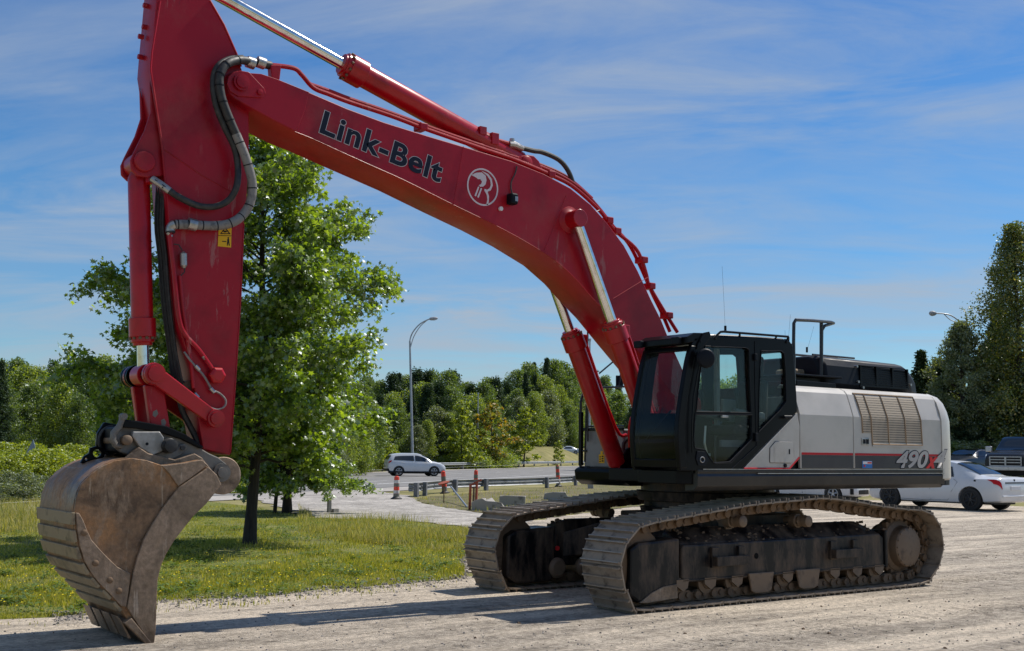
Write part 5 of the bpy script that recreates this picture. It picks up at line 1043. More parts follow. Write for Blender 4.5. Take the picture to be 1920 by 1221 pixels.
# painted lines on the road
def mid(t, s): a = l0 + dl*s; c = r0 + du*(s*1.05-18); return tuple(a + (c-a)*t)
for t_, solid in ((0.06, True), (0.36, False), (0.66, False), (0.95, True)):
    s_ = -30
    while s_ < 170:
        e = s_ + (200 if solid else 3.2); a0 = np.array(mid(t_, s_)); a1 = np.array(mid(t_, min(e, 170))); n_ = np.array([-(a1-a0)[1], (a1-a0)[0]]); n_ = n_/np.linalg.norm(n_)*0.09
        b = MB(); b.add([(*(a0+n_), 0.030+H(*a0)), (*(a1+n_), 0.030+H(*a1)), (*(a1-n_), 0.030+H(*a1)), (*(a0-n_), 0.030+H(*a0))], [(0, 1, 2, 3)]); o = b.build('lane_marking', PAINT, None, smooth=False); tag(o, kind='structure')
        s_ = e + 8.5 if not solid else 999
# small stones and clods on the gravel
STONE = mat('stone_grey', (0.30, 0.27, 0.24), 0.9, dark=(0.10, 0.09, 0.08), scale=2.5, amt=0.7)
def stones(name, n, area_fn, smin, smax, m, seed, label, cat):
    r_ = random.Random(seed); b = MB()
    for _ in range(n):
        x, y = area_fn(r_); s = smin + (smax-smin)*r_.random()**3; z = H(x, y)+0.012; an = r_.uniform(0, 6.28); ca, sa = math.cos(an), math.sin(an)
        vs = []
        for i in range(8):
            a = (1 if i & 1 else -1)*s*r_.uniform(.5, 1.1); c = (1 if i & 2 else -1)*s*r_.uniform(.4, .9); h_ = s*r_.uniform(.4, .9) if i & 4 else -0.003
            if i & 4: a *= 0.6; c *= 0.6
            vs.append((x+a*ca-c*sa, y+a*sa+c*ca, z+h_))
        b.add(vs, [(0, 2, 3, 1), (4, 5, 7, 6), (0, 1, 5, 4), (2, 6, 7, 3), (0, 4, 6, 2), (1, 3, 7, 5)])
    o = b.build(name, m, None, smooth=False, recalc=False); tag(o, label, cat, kind='stuff'); return o
def near_area(r_):
    while True:
        u, v = r_.uniform(-50, 1980), r_.uniform(985, 1260)
        if v > 1165 - 0.09*max(0, u) or u > 880: return G(u, v)
stones('loose_stones', 3000, near_area, 0.004, 0.015, STONE, 3, 'scattered loose stones lying on the pale gravel lot', 'stones')
stones('soil_clods', 110, near_area, 0.008, 0.026, CHAIN, 4, 'dark little clods of soil on the gravel lot', 'soil clods')

def edge_area(r_):
    while True:
        i = r_.randrange(2, 10); e = [(0, 1164), (100, 1160), (180, 1150), (280, 1130), (450, 1124), (600, 1107), (720, 1099), (870, 1084), (872, 1040), (878, 992)]; a, c = e[i-1], e[i]; t = r_.random()
        return G(a[0]+(c[0]-a[0])*t + r_.gauss(0, 4), a[1]+(c[1]-a[1])*t + r_.gauss(2, 6))
stones('edge_stones', 1800, edge_area, 0.006, 0.030, STONE, 8, 'coarser stones gathered along the ragged edge of the lawn', 'stones')
# broken cleat prints pressed by the tracks
r_ = random.Random(31)
def prints(name, path_fn, n, step, w):
    b = MB()
    for k in range(n):
        if r_.random() < 0.28: continue
        (x, y), (tx_, ty_) = path_fn(k*step); a0 = -w/2 + r_.random()*0.2*w; a1 = w/2 - r_.random()*0.25*w; nn = (-ty_, tx_); hh = r_.uniform(0.005, 0.013); tw = r_.uniform(0.02, 0.035)
        q = [(x+nn[0]*a+tx_*c, y+nn[1]*a+ty_*c, 0.010 + z) for a, c, z in ((a0, -tw, 0), (a1, -tw, 0), (a1, 0, hh*r_.uniform(.4, 1)), (a0, 0, hh), (a0, tw, 0), (a1, tw, 0))]
        b.add(q, [(0, 1, 2, 3), (3, 2, 5, 4)])
    o = b.build(name, GRAVEL, None, smooth=False, recalc=False); tag(o, kind='structure')
for s_ in (1.149, -1.149): prints('track_prints', lambda t, s_=s_: ((-2.5-t, s_), (-1.0, 0.0)), 90, 0.087, 0.65)
for off in (0.0, 2.3): prints('track_prints', lambda t, off=off: ((5.6-t, 3.1+off+0.012*(t-4)**2), (-1.0, 0.0)), 150, 0.087, 0.62)
# ------------------------------------------------------------------ GRASS (one mesh per kind, nobody could count it)
def leaf_mat(name, cols, trans=0.35, gloss=0.08, rough=0.4):
    m = bpy.data.materials.new(name); m.use_nodes = True; nt = m.node_tree; nt.nodes.clear(); K = nt.links.new
    g = N(nt, 'ShaderNodeNewGeometry'); st = [(i/(len(cols)-1) if len(cols) > 1 else 0, c) for i, c in enumerate(cols)]
    r = ramp(nt, st, g.outputs['Random Per Island'])
    d = N(nt, 'ShaderNodeBsdfDiffuse'); K(r.outputs[0], d.inputs[0]); t = N(nt, 'ShaderNodeBsdfTranslucent')
    h = N(nt, 'ShaderNodeMixRGB', blend_type='MULTIPLY'); h.inputs[0].default_value = 1; K(r.outputs[0], h.inputs[1]); h.inputs[2].default_value = (2.1, 2.0, 0.5, 1); K(h.outputs[0], t.inputs[0])
    a = N(nt, 'ShaderNodeMixShader'); a.inputs[0].default_value = trans; K(d.outputs[0], a.inputs[1]); K(t.outputs[0], a.inputs[2])
    gl = N(nt, 'ShaderNodeBsdfGlossy'); gl.inputs['Roughness'].default_value = rough; gl.inputs['Color'].default_value = (0.9, 0.95, 1.0, 1)
    c = N(nt, 'ShaderNodeMixShader'); c.inputs[0].default_value = gloss; K(a.outputs[0], c.inputs[1]); K(gl.outputs[0], c.inputs[2]); o = N(nt, 'ShaderNodeOutputMaterial'); K(c.outputs[0], o.inputs[0])
    return m
GRASS = leaf_mat('grass_green', [(0.14, 0.17, 0.020), (0.25, 0.27, 0.035), (0.38, 0.37, 0.065), (0.50, 0.43, 0.17)], 0.3, 0.03, 0.6)
STRAW = leaf_mat('grass_straw', [(0.15, 0.18, 0.04), (0.25, 0.26, 0.08), (0.38, 0.34, 0.15), (0.46, 0.40, 0.22)], 0.3, 0.02, 0.6)
def fast_mesh(name, V, faces_n, Fidx, m, smooth=False):
    me = bpy.data.meshes.new(name); nv = len(V); nf = len(Fidx)//faces_n
    me.vertices.add(nv); me.vertices.foreach_set('co', np.ascontiguousarray(V, dtype=np.float32).ravel())
    me.loops.add(nf*faces_n); me.loops.foreach_set('vertex_index', np.ascontiguousarray(Fidx, dtype=np.int32).ravel())
    me.polygons.add(nf); me.polygons.foreach_set('loop_start', np.arange(0, nf*faces_n, faces_n, dtype=np.int32))
    try: me.polygons.foreach_set('loop_total', np.full(nf, faces_n, dtype=np.int32))
    except Exception: pass
    me.update(calc_edges=True); 
    if m is not None: me.materials.append(m)
    return me
def hvec(P): return np.array([H(x, y) for x, y in P]) if len(P) < 400 else np.zeros(len(P))
def in_poly(P, poly):
    x, y = P[:, 0], P[:, 1]; inside = np.zeros(len(P), bool); n = len(poly); j = n-1
    for i in range(n):
        xi, yi = poly[i]; xj, yj = poly[j]
        c = ((yi > y) != (yj > y)) & (x < (xj-xi)*(y-yi)/((yj-yi)+1e-12)+xi); inside ^= c; j = i
    return inside
def scatter_px(n, u0, u1, v0, v1, poly=None, power=1.0):
    out = []
    while sum(len(o) for o in out) < n:
        k = n*2; u = rng.uniform(u0, u1, k); v = v0 + (v1-v0)*rng.random(k)**power
        D = FWD[None] + RGT[None]*((u-PW/2)/FPX)[:, None] + UPV[None]*((PH/2-v)/FPX)[:, None]
        P = CAM[None, :2] + D[:, :2]*((0-CAM[2])/D[:, 2])[:, None]
        if poly is not None: P = P[in_poly(P, poly)]
        out.append(P)
    return np.concatenate(out)[:n]
def blades(name, P, hmin, hmax, wid, m, lean=0.5, label='', cat='', bend=0.4, z0=0.0, clump=0.0):
    n = len(P); 
    if clump: P = P + rng.normal(0, clump, P.shape)
    h = hmin + (hmax-hmin)*rng.random(n)**1.6
    pn = np.array([mnoise.noise(Vector((x*0.5, y*0.5, 0))) for x, y in P]); h *= np.clip(1 + pn*1.1, 0.35, 1.6)
    a = rng.uniform(0, 2*np.pi, n); w = wid*rng.uniform(.6, 1.3, n); la = rng.uniform(0, 2*np.pi, n); ll = h*lean*rng.random(n)
    dx, dy = np.cos(a)*w/2, np.sin(a)*w/2; lx, ly = np.cos(la)*ll, np.sin(la)*ll
    V = np.zeros((n, 5, 3)); V[:, 0] = np.stack([P[:, 0]-dx, P[:, 1]-dy, np.full(n, z0)], 1); V[:, 1] = np.stack([P[:, 0]+dx, P[:, 1]+dy, np.full(n, z0)], 1)
    V[:, 2] = np.stack([P[:, 0]+dx*.7+lx*bend, P[:, 1]+dy*.7+ly*bend, z0+h*.6], 1); V[:, 3] = np.stack([P[:, 0]-dx*.7+lx*bend, P[:, 1]-dy*.7+ly*bend, z0+h*.6], 1)
    V[:, 4] = np.stack([P[:, 0]+lx, P[:, 1]+ly, z0+h], 1)
    b_ = (np.arange(n)*5)[:, None]; T = np.concatenate([b_+[0, 1, 2], b_+[0, 2, 3], b_+[3, 2, 4]], 1).reshape(-1)
    me = fast_mesh(name, V.reshape(-1, 3), 3, T, m); o = obj(name, me); tag(o, label, cat, kind='stuff'); return o
def patchy(P, keep=0.25, f=0.9):
    q = np.array([mnoise.noise(Vector((x*f, y*f, 7.7))) + 0.5*mnoise.noise(Vector((x*f*3, y*f*3, 2.2))) for x, y in P]); return P[rng.random(len(P)) < np.clip(keep + 1.1*(q+0.35), 0.10, 1)]
edge_ = scatter_px(9000, -40, 885, 1085, 1178); edge_ = edge_[in_poly(edge_, [(x+1.1*Fh[0]*-1, y+1.1*Fh[1]*-1) for x, y in lawn])]
blades('grass', np.concatenate([patchy(scatter_px(230000, -40, 885, 940, 1172, lawn)), patchy(edge_, 0.0, 1.6)]), 0.02, 0.075, 0.011, GRASS, label='short green mown grass growing on the lawn beside the gravel lot', cat='grass')
far_lawn = [G(560, 948), G(590, 973), G(700, 975), G(790, 981), G(878, 992), G(876, 1040), G(760, 1030), G(560, 1005)]
blades('tall_dry_grass', patchy(scatter_px(30000, 540, 885, 945, 1045, far_lawn), 0.0, 0.7), 0.06, 0.20, 0.010, STRAW, lean=0.8, label='tall straw coloured grass swaying between the lawn and the gravel path', cat='grass')
blades('tall_dry_grass', scatter_px(12000, -40, 170, 935, 1000), 0.10, 0.32, 0.012, STRAW, lean=0.7, label='tall dry grass in front of the grey willow shrubs at the left edge', cat='grass')
YFL = plain('dandelion_yellow', (0.75, 0.60, 0.02), 0.7)
Pf = scatter_px(330, -40, 885, 1000, 1150, lawn); V = []; T = []
for i, (x, y) in enumerate(Pf):
    r_ = 0.014 + 0.010*rnd.random(); z = 0.05+0.06*rnd.random()
    V += [(x-r_, y, z), (x, y-r_, z+.008), (x+r_, y, z), (x, y+r_, z+.008)]; T += [4*i, 4*i+1, 4*i+2, 4*i+3]
tag(obj('wild_flowers', fast_mesh('wild_flowers', np.array(V), 4, np.array(T), YFL)), 'tiny yellow wild flowers dotted over the lawn', 'wild flowers', kind='stuff')
P = patchy(scatter_px(9000, 776, 1440, 906, 976, isle), 0.0, 0.5); blades('verge_grass', P, 0.03, 0.16, 0.02, GRASS, label='thin patchy grass on the worn verge behind the guardrail', cat='grass')

WEED = leaf_mat('weed_leaf', [(0.05, 0.09, 0.014), (0.09, 0.14, 0.02), (0.14, 0.20, 0.03)], 0.3, 0.05, 0.5)
C_ = []
for x, y in scatter_px(260, -40, 885, 955, 1168, lawn):
    k = rnd.randint(25, 70); s_ = rnd.uniform(0.06, 0.22); C_.append(np.array([x, y, 0.03]) + rng.normal(0, 1, (k, 3))*np.array([s_, s_, 0.025])*0.8 + np.array([0, 0, 0.02]))
C_ = np.concatenate(C_); C_[:, 2] = np.abs(C_[:, 2]); n = len(C_); a = rng.uniform(0, 6.28, n); z_ = 0.02 + 0.03*rng.random(n); t_ = np.stack([np.cos(a), np.sin(a), z_*8], 1); w_ = np.stack([-np.sin(a), np.cos(a), np.zeros(n)], 1); L_ = (0.03+0.05*rng.random(n))[:, None]
V = np.zeros((n, 4, 3)); V[:, 0] = C_; V[:, 1] = C_+t_*L_*.5+w_*L_*.28; V[:, 2] = C_+t_*L_; V[:, 3] = C_+t_*L_*.5-w_*L_*.28
tag(obj('lawn_weeds', fast_mesh('lawn_weeds', V.reshape(-1, 3), 4, np.arange(n*4), WEED)), 'broad leaved weeds in small dark patches over the lawn', 'weeds', kind='stuff')
# ------------------------------------------------------------------ TREES
BARK = mat('bark_dark', (0.045, 0.036, 0.028), 0.9, dark=(0.02, 0.016, 0.013), scale=14, bump=0.5, bscale=30, stretch=(1, 1, 0.2))
BARKP = mat('bark_pale', (0.20, 0.18, 0.15), 0.85, dark=(0.09, 0.08, 0.065), scale=10)
MAPLE = leaf_mat('maple_leaf', [(0.06, 0.105, 0.012), (0.11, 0.18, 0.018), (0.17, 0.26, 0.028), (0.25, 0.34, 0.045)], 0.5, 0.10, 0.42)
LEAFA = leaf_mat('leaf_light', [(0.10, 0.15, 0.028), (0.17, 0.23, 0.042), (0.25, 0.30, 0.065)], 0.45, 0.05, 0.5)
LEAFB = leaf_mat('leaf_mid', [(0.06, 0.10, 0.022), (0.10, 0.155, 0.034), (0.15, 0.205, 0.055)], 0.42, 0.05, 0.5)
LEAFC = leaf_mat('leaf_grey', [(0.08, 0.11, 0.05), (0.13, 0.165, 0.08), (0.19, 0.22, 0.12)], 0.35, 0.06, 0.5)
NEEDLE = leaf_mat('needle_dark', [(0.018, 0.038, 0.014), (0.034, 0.064, 0.022), (0.055, 0.09, 0.032)], 0.2, 0.03, 0.6)
AUTUMN = leaf_mat('leaf_turning', [(0.09, 0.14, 0.018), (0.17, 0.20, 0.022), (0.27, 0.24, 0.03), (0.38, 0.20, 0.03)], 0.35, 0.04, 0.5)
YGREEN = leaf_mat('leaf_yellow_green', [(0.12, 0.17, 0.015), (0.22, 0.27, 0.022), (0.32, 0.36, 0.035)], 0.35, 0.05, 0.5)
POPLAR = leaf_mat('poplar_leaf', [(0.045, 0.075, 0.014), (0.08, 0.12, 0.02), (0.13, 0.165, 0.028), (0.28, 0.23, 0.045)], 0.35, 0.07, 0.4)
def leaves(centers, size, m, name, up=0.2, maple=False, jitter=0.25):
    n = len(centers); C_ = np.asarray(centers, float)
    nrm = rng.normal(0, 1, (n, 3)); nrm[:, 2] = np.abs(nrm[:, 2]) + up; nrm /= np.linalg.norm(nrm, axis=1)[:, None]
    t = rng.normal(0, 1, (n, 3)); t -= nrm*(t*nrm).sum(1)[:, None]; t /= np.linalg.norm(t, axis=1)[:, None]; s = np.cross(nrm, t)
    sz = size*(0.6 + 0.8*rng.random(n))[:, None]
    if maple:
        ang = np.radians([0, 25, 55, 85, 128, 180, 232, 275, 305, 335]); rad = np.array([1.0, .50, .95, .42, .75, .30, .75, .42, .95, .50])
        k = len(ang); V = np.zeros((n, k, 3))
        for i in range(k):
            V[:, i] = C_ + t*sz*0.5*rad[i]*math.cos(ang[i]) + s*sz*0.5*rad[i]*math.sin(ang[i]) - nrm*sz*0.10*(rad[i]**2)
        b_ = (np.arange(n)*k)[:, None]; T = np.concatenate([b_+[9, 0, 1], b_+[1, 2, 3], b_+[3, 4, 5], b_+[5, 6, 7], b_+[7, 8, 9], b_+[1, 3, 5], b_+[1, 5, 9], b_+[5, 7, 9]], 1).reshape(-1)
        return fast_mesh(name, V.reshape(-1, 3), 3, T, m)
    V = np.zeros((n, 4, 3)); V[:, 0] = C_ - t*sz*.5; V[:, 1] = C_ + s*sz*.32 - nrm*sz*.06; V[:, 2] = C_ + t*sz*.5; V[:, 3] = C_ - s*sz*.32 - nrm*sz*.06
    b_ = (np.arange(n)*4)[:, None]; T = (b_+[0, 1, 2, 3]).reshape(-1)
    return fast_mesh(name, V.reshape(-1, 3), 4, T, m)
def branch_tree(height, r0, prof, nlimb, nleaf, leafsz, m, barkm, trunk_r, seed, up_angle=0.25, clear=0.2, maple=False, lean=(0, 0), droop=0.15, spread=0.33, name='t'):
    """prof(t, azimuth) -> crown radius at height fraction t (0 at the crown base, 1 at the top)"""
    R_ = random.Random(seed); tr = MB(); pts = []
    def trunk(z): return np.array([lean[0]*z/height + 0.06*math.sin(z*0.9+seed), lean[1]*z/height + 0.06*math.cos(z*0.7+seed), z])
    zz = np.linspace(0, height*0.97, 14); tr.tube([trunk(z) for z in zz], [trunk_r*(1.25 if i == 0 else 1)*(1-0.93*(z/height)) + 0.006 for i, z in enumerate(zz)], 10)
    for k in range(nlimb):
        f = (k + R_.random())/nlimb; z0 = height*(clear + (1-clear)*f**1.05*0.96); az = k*2.399963 + R_.uniform(-.4, .4)
        rad = prof(f, az)*R_.uniform(.72, 1.12)
        el = up_angle*(0.6 + 1.3*f) + R_.uniform(-.12, .2)
        p0 = trunk(z0); L_ = rad; path = [p0]; nseg = 6
        for i in range(1, nseg+1):
            q = i/nseg; path.append(p0 + np.array([math.cos(az + 0.15*math.sin(3*q+k))*L_*q, math.sin(az + 0.15*math.sin(3*q+k))*L_*q, L_*(math.sin(el)*q - droop*q*q) + 0.05*R_.uniform(-1, 1)]))
        br = max(0.010, trunk_r*0.34*(1-f*0.75)); tr.tube(path, [br*(1-0.85*i/nseg) for i in range(nseg+1)], 6, caps=False)
        nt_ = max(5, int(4 + L_*5)) 
        for j in range(nt_):
            q = R_.uniform(0.22, 1.03) if L_ > .5 else R_.uniform(0.1, 1.0); i = min(int(q*nseg), nseg-1); pp = path[i] + (path[i+1]-path[i])*(q*nseg-i)
            ta = az + R_.choice([-1, 1])*R_.uniform(.3, 1.35); tl = L_*spread*R_.uniform(.4, 1.1)*(1.15-q*0.6) + 0.12
            e = pp + np.array([math.cos(ta)*tl, math.sin(ta)*tl, R_.uniform(-.55, .45)*tl])
            if j % 2 == 0 and tl > .25: tr.tube([pp, (pp+e)/2 + np.array([0, 0, .04]), e], [br*0.35, br*0.25, 0.004], 4, caps=False)
            pts.append((pp, e, tl))
    per = max(1, nleaf//len(pts)); C_ = []
    w = np.array([p[2] for p in pts]); w = w/w.sum()*nleaf
    for (a, e, tl), c in zip(pts, w):
        c = int(c)+1; t = rng.random(c)[:, None]**0.7; P = a[None] + (e-a)[None]*t + rng.normal(0, 1, (c, 3))*np.array([.13, .13, .12])*(0.4+0.6*tl)
        C_.append(P)
    return tr, leaves(np.concatenate(C_), leafsz, m, 'crown', maple=maple)
# ---- the big maple behind the arm: crown outline measured in the photo, distance from the foot of its trunk
tx, ty = G(474, 1022)
T_ = empty('maple_tree', (tx, ty, 0)); tag(T_, 'full green maple tree with dark trunk standing on the lawn behind the red arm', 'tree')
def prof1(f, az):
    base = [(0, 1.75), (0.12, 2.6), (0.3, 3.05), (0.45, 2.9), (0.6, 2.55), (0.75, 2.0), (0.88, 1.2), (1.0, 0.4)]
    r = 0.95*np.interp(f, [b_[0] for b_ in base], [b_[1] for b_ in base])
    # photo: wider to the right (towards +R) in the lower half, ragged
    dr = math.cos(az - math.atan2(Rh[1], Rh[0])); return r*(0.86 - 0.07*dr if f > .25 else 1 - 0.12*dr)*(1+0.13*math.sin(4*az+f*19+1))
tr, lm = branch_tree(8.1, 0, prof1, 94, 88000, 0.118, MAPLE, BARK, 0.105, 21, up_angle=0.42, clear=0.17, maple=True, droop=0.20)
tr.build('trunk', BARK, T_); obj('crown', lm, None, T_)
tx, ty = G(534, 962)
T2 = empty('maple_tree', (tx, ty, 0)); tag(T2, 'smaller bushy maple with a forked trunk at the edge of the gravel path', 'tree')
tr, lm = branch_tree(5.9, 0, lambda f, az: np.interp(f, [0, .2, .5, 1], [1.3, 1.9, 1.8, 0.5])*(1+0.10*math.cos(az - math.atan2(Rh[1], Rh[0]))), 60, 38000, 0.13, MAPLE, BARK, 0.12, 5, up_angle=0.15, clear=0.12, maple=True, droop=0.36)
tr.tube([(0.35, 0.1, 0), (0.30, 0.1, 0.9), (0.15, 0, 1.6)], [0.06, 0.05, 0.04], 8)
tr.build('trunk', BARK, T2); obj('crown', lm, None, T2)

# ---- tree kinds used for the woods: built once, copied
def conifer(height, r, n, seed, m=NEEDLE, sz=0.3, barkm=BARK, gap=0.0):
    R_ = random.Random(seed); tr = MB(); tr.tube([(0, 0, 0), (0, 0, height*.98)], [0.02*height*.7, 0.01], 8); C_ = []
    layers = int(height*2.2)
    for k in range(layers):
        f = (k+.5)/layers; z = height*(0.06+0.93*f); rr = r*(1-f)**0.85*R_.uniform(.75, 1.15)+0.05
        nb = 7 + int(5*(1-f))
        for j in range(nb):
            a = j*2*math.pi/nb + R_.uniform(-.3, .3) + k; L_ = rr*R_.uniform(.7, 1.15); c = max(6, int(n*L_/(layers*nb*r*0.42)))
            q = rng.random(c)**0.75
            P = np.stack([np.cos(a)*L_*q, np.sin(a)*L_*q, z - 0.38*L_*q + 0.18*L_*q**2], 1) + rng.normal(0, 1, (c, 3))*np.array([.11, .11, .06])*(0.4+.5*(1-f))
            C_.append(P)
            if j % 2 == 0: tr.tube([(0, 0, z), (math.cos(a)*L_, math.sin(a)*L_, z-0.2*L_)], [0.025, 0.006], 4, caps=False)
    return tr, leaves(np.concatenate(C_), sz, m, 'crown', up=0.3)
KINDS = {}
def clump_tree(h, prof, ncl, n, sz, m, barkm, tr_, seed, clear=0.06, csize=0.085, name='t'):
    R_ = random.Random(seed); tr = MB(); tr.tube([(0, 0, 0), (0.03*h*math.sin(seed), 0.02*h, h*.55), (0, 0, h*.97)], [tr_, tr_*.6, 0.015], 8); C_ = []; W_ = []
    for k in range(ncl):
        f = (k+R_.random())/ncl; z = h*(clear+(1-clear)*f*0.97); az = k*2.399963+R_.uniform(-.5, .5); rr = prof(f, az)*R_.random()**0.4*R_.uniform(.8, 1.12)
        c = np.array([rr*math.cos(az), rr*math.sin(az), z]); C_.append(c); W_.append(h*csize*R_.uniform(.6, 1.35)*(1-.35*f))
        if k % 3 == 0: tr.tube([(0, 0, max(0.1, z-rr*0.5)), tuple(c)], [tr_*.25, 0.008], 4, caps=False)
    W_ = np.array(W_); per = (W_**2/np.sum(W_**2)*n).astype(int)+3; out = []
    for c, w, p in zip(C_, W_, per):
        d = rng.normal(0, 1, (p, 3)); d /= np.linalg.norm(d, axis=1)[:, None]; rad = w*(0.55+0.5*rng.random(p)**0.7)[:, None]*(1+0.25*np.sin(d[:, :1]*7+w*50)); out.append(c + d*rad*np.array([1, 1, .8]) + rng.normal(0, w*.14, (p, 3)))
    return tr, leaves(np.concatenate(out), sz, m, 'crown', up=0.1)
def cl(key, name, h, prof, ncl, n, sz, m, seed, bark=BARK, tr_=0.12, clear=0.06, csize=0.085): t, l = clump_tree(h, prof, ncl, n, sz, m, bark, tr_, seed, clear, csize); kind(key, name, t, l, bark)
def kind(key, name, tr, lm, bark): 
    o = empty(name, (0, 0, -500)); tr.build('trunk', bark, o); obj('crown', lm, None, o); KINDS[key] = [o, False]
def dec(key, name, h, prof, nl, n, sz, m, seed, bark=BARK, ua=0.5, clear=0.12, tr_=0.12, droop=0.05):
    t, l = branch_tree(h, 0, prof, nl, n, sz, m, bark, tr_, seed, up_angle=ua, clear=clear, droop=droop); kind(key, name, t, l, bark)
pr = lambda xs, ys: (lambda f, az: np.interp(f, xs, ys)*(1+0.2*math.sin(3*az+9*f)))
cl('round_a', 'broadleaf_tree', 10, pr([0, .2, .55, .85, 1], [2.0, 2.5, 2.3, 1.5, .4]), 110, 20000, 0.19, LEAFA, 31, BARKP)
cl('round_b', 'broadleaf_tree', 10, pr([0, .2, .6, .9, 1], [2.0, 2.6, 2.1, 1.1, .4]), 110, 20000, 0.19, LEAFB, 32)
cl('slim', 'aspen_tree', 10, pr([0, .2, .6, .9, 1], [1.2, 1.5, 1.3, .8, .3]), 80, 14000, 0.17, LEAFA, 33, BARKP)
cl('grey', 'willow_tree', 8, pr([0, .2, .6, .9, 1], [1.8, 2.1, 1.7, 1.0, .4]), 90, 16000, 0.17, LEAFC, 34, BARKP, clear=0.03)
cl('spruce', 'spruce_tree', 10, pr([0, .3, .6, .8, 1], [2.0, 1.5, .9, .42, .02]), 420, 24000, 0.14, NEEDLE, 41, BARK, csize=0.028)
cl('pine', 'pine_tree', 10, pr([0, .2, .5, .8, 1], [1.9, 2.0, 1.5, .8, .15]), 120, 20000, 0.18, NEEDLE, 42, BARK, csize=0.07)
cl('bush', 'broadleaf_shrub', 2.4, pr([0, .3, .7, 1], [1.2, 1.4, 1.0, .4]), 40, 6500, 0.10, LEAFA, 35, BARK, tr_=0.03, clear=0.08, csize=0.16)
cl('ybush', 'yellow_green_shrub', 2.2, pr([0, .3, .7, 1], [1.2, 1.3, .9, .4]), 44, 6500, 0.10, YGREEN, 36, BARK, tr_=0.03, clear=0.08, csize=0.15)
cl('gbush', 'willow_shrub', 1.6, pr([0, .3, .7, 1], [1.0, 1.1, .9, .4]), 44, 8000, 0.065, LEAFC, 37, BARK, tr_=0.02, clear=0.10, csize=0.16)
dec('autumn', 'turning_sapling', 4, pr([0, .2, .5, .9, 1], [.9, 1.2, .9, .4, .15]), 24, 2600, 0.17, AUTUMN, 38, BARK, ua=0.5, clear=0.08, tr_=0.05)
dec('ysap', 'yellow_green_sapling', 4, pr([0, .2, .5, .9, 1], [.8, 1.1, .8, .4, .15]), 24, 2600, 0.17, YGREEN, 39, BARK, ua=0.5, clear=0.08, tr_=0.05)
BASEH = {'round_a': 10, 'round_b': 10, 'slim': 10, 'grey': 8, 'spruce': 10, 'pine': 10, 'bush': 2.4, 'ybush': 2.2, 'gbush': 1.6, 'autumn': 4, 'ysap': 4}
def plant(key, u, dep, vtop=None, h=None, label=None, group=None, wide=1.0, rz=None, cat=None):
    o, used = KINDS[key]
    t = o if not used else copy_tree(o); KINDS[key][1] = True
    x, y = UD(u, dep); z = H(x, y)
    if h is None: h = hgt(u, vtop, dep) - z
    s = h/BASEH[key]; t.location = (x, y, z - 0.05); t.scale = (s*wide, s*wide, s); t.rotation_euler = (0, 0, rnd.uniform(0, 6.28) if rz is None else rz)
    tag(t, label, cat or ('shrub' if 'bush' in key else 'tree'), group); return t
W1, W2 = 'trees in the wood left of the excavator arm', 'trees in the wood beyond the road'
LBL = {('round_a', 1): 'light green broadleaf tree in the left wood', ('round_b', 1): 'darker green broadleaf tree in the left wood', ('slim', 1): 'slim pale-trunked aspen in the left wood', ('grey', 1): 'grey green willow tree in the left wood', ('spruce', 1): 'dark spruce in the left wood', ('pine', 1): 'broad bushy conifer in the left wood',
       ('round_a', 2): 'light green broadleaf tree beyond the road', ('round_b', 2): 'dark green broadleaf tree beyond the road', ('slim', 2): 'slim aspen beyond the road', ('grey', 2): 'pale grey green tree beyond the road', ('spruce', 2): 'dark pointed spruce beyond the road', ('pine', 2): 'broad conifer beyond the road'}
def topl(u):  # tree line of the left wood
    return np.interp(u, [-60, 14, 50, 92, 124, 160, 197, 229, 300, 420, 500, 640], [690, 668, 672, 658, 668, 676, 660, 662, 668, 690, 700, 700])
R2 = random.Random(77)
for k in range(64):    # back rank then front rank, left
    back = k < 32; u = -70 + (k if back else k-32)*(24 if back else 24) + R2.uniform(-10, 10); dep = R2.uniform(98, 112) if back else R2.uniform(78, 94)
    key = R2.choice(['round_a', 'round_b', 'slim', 'round_b', 'pine'] if back else ['round_a', 'slim', 'grey', 'round_a', 'round_b'])
    v = topl(u) + (R2.uniform(-4, 26) if back else R2.uniform(28, 85))
    plant(key, u, dep, v, label=LBL[(key, 1)] + (', at the back against the sky' if back else ', in the front row above the shrubs'), group=W1, wide=1.0 if key != 'slim' else 1.3)
plant('spruce', 2, 70, 672, label='tall dark spruce at the left edge of the photo', wide=1.0)
def dmin(u): return 39.2/max(0.06, 0.285-(u-960)/2200)
def topr(u): return np.interp(u, [640, 700, 740, 800, 835, 880, 930, 960, 985, 1005, 1030, 1060, 1090, 1130, 1200, 1300], [705, 702, 698, 692, 690, 708, 700, 705, 672, 674, 668, 676, 690, 700, 705, 700])
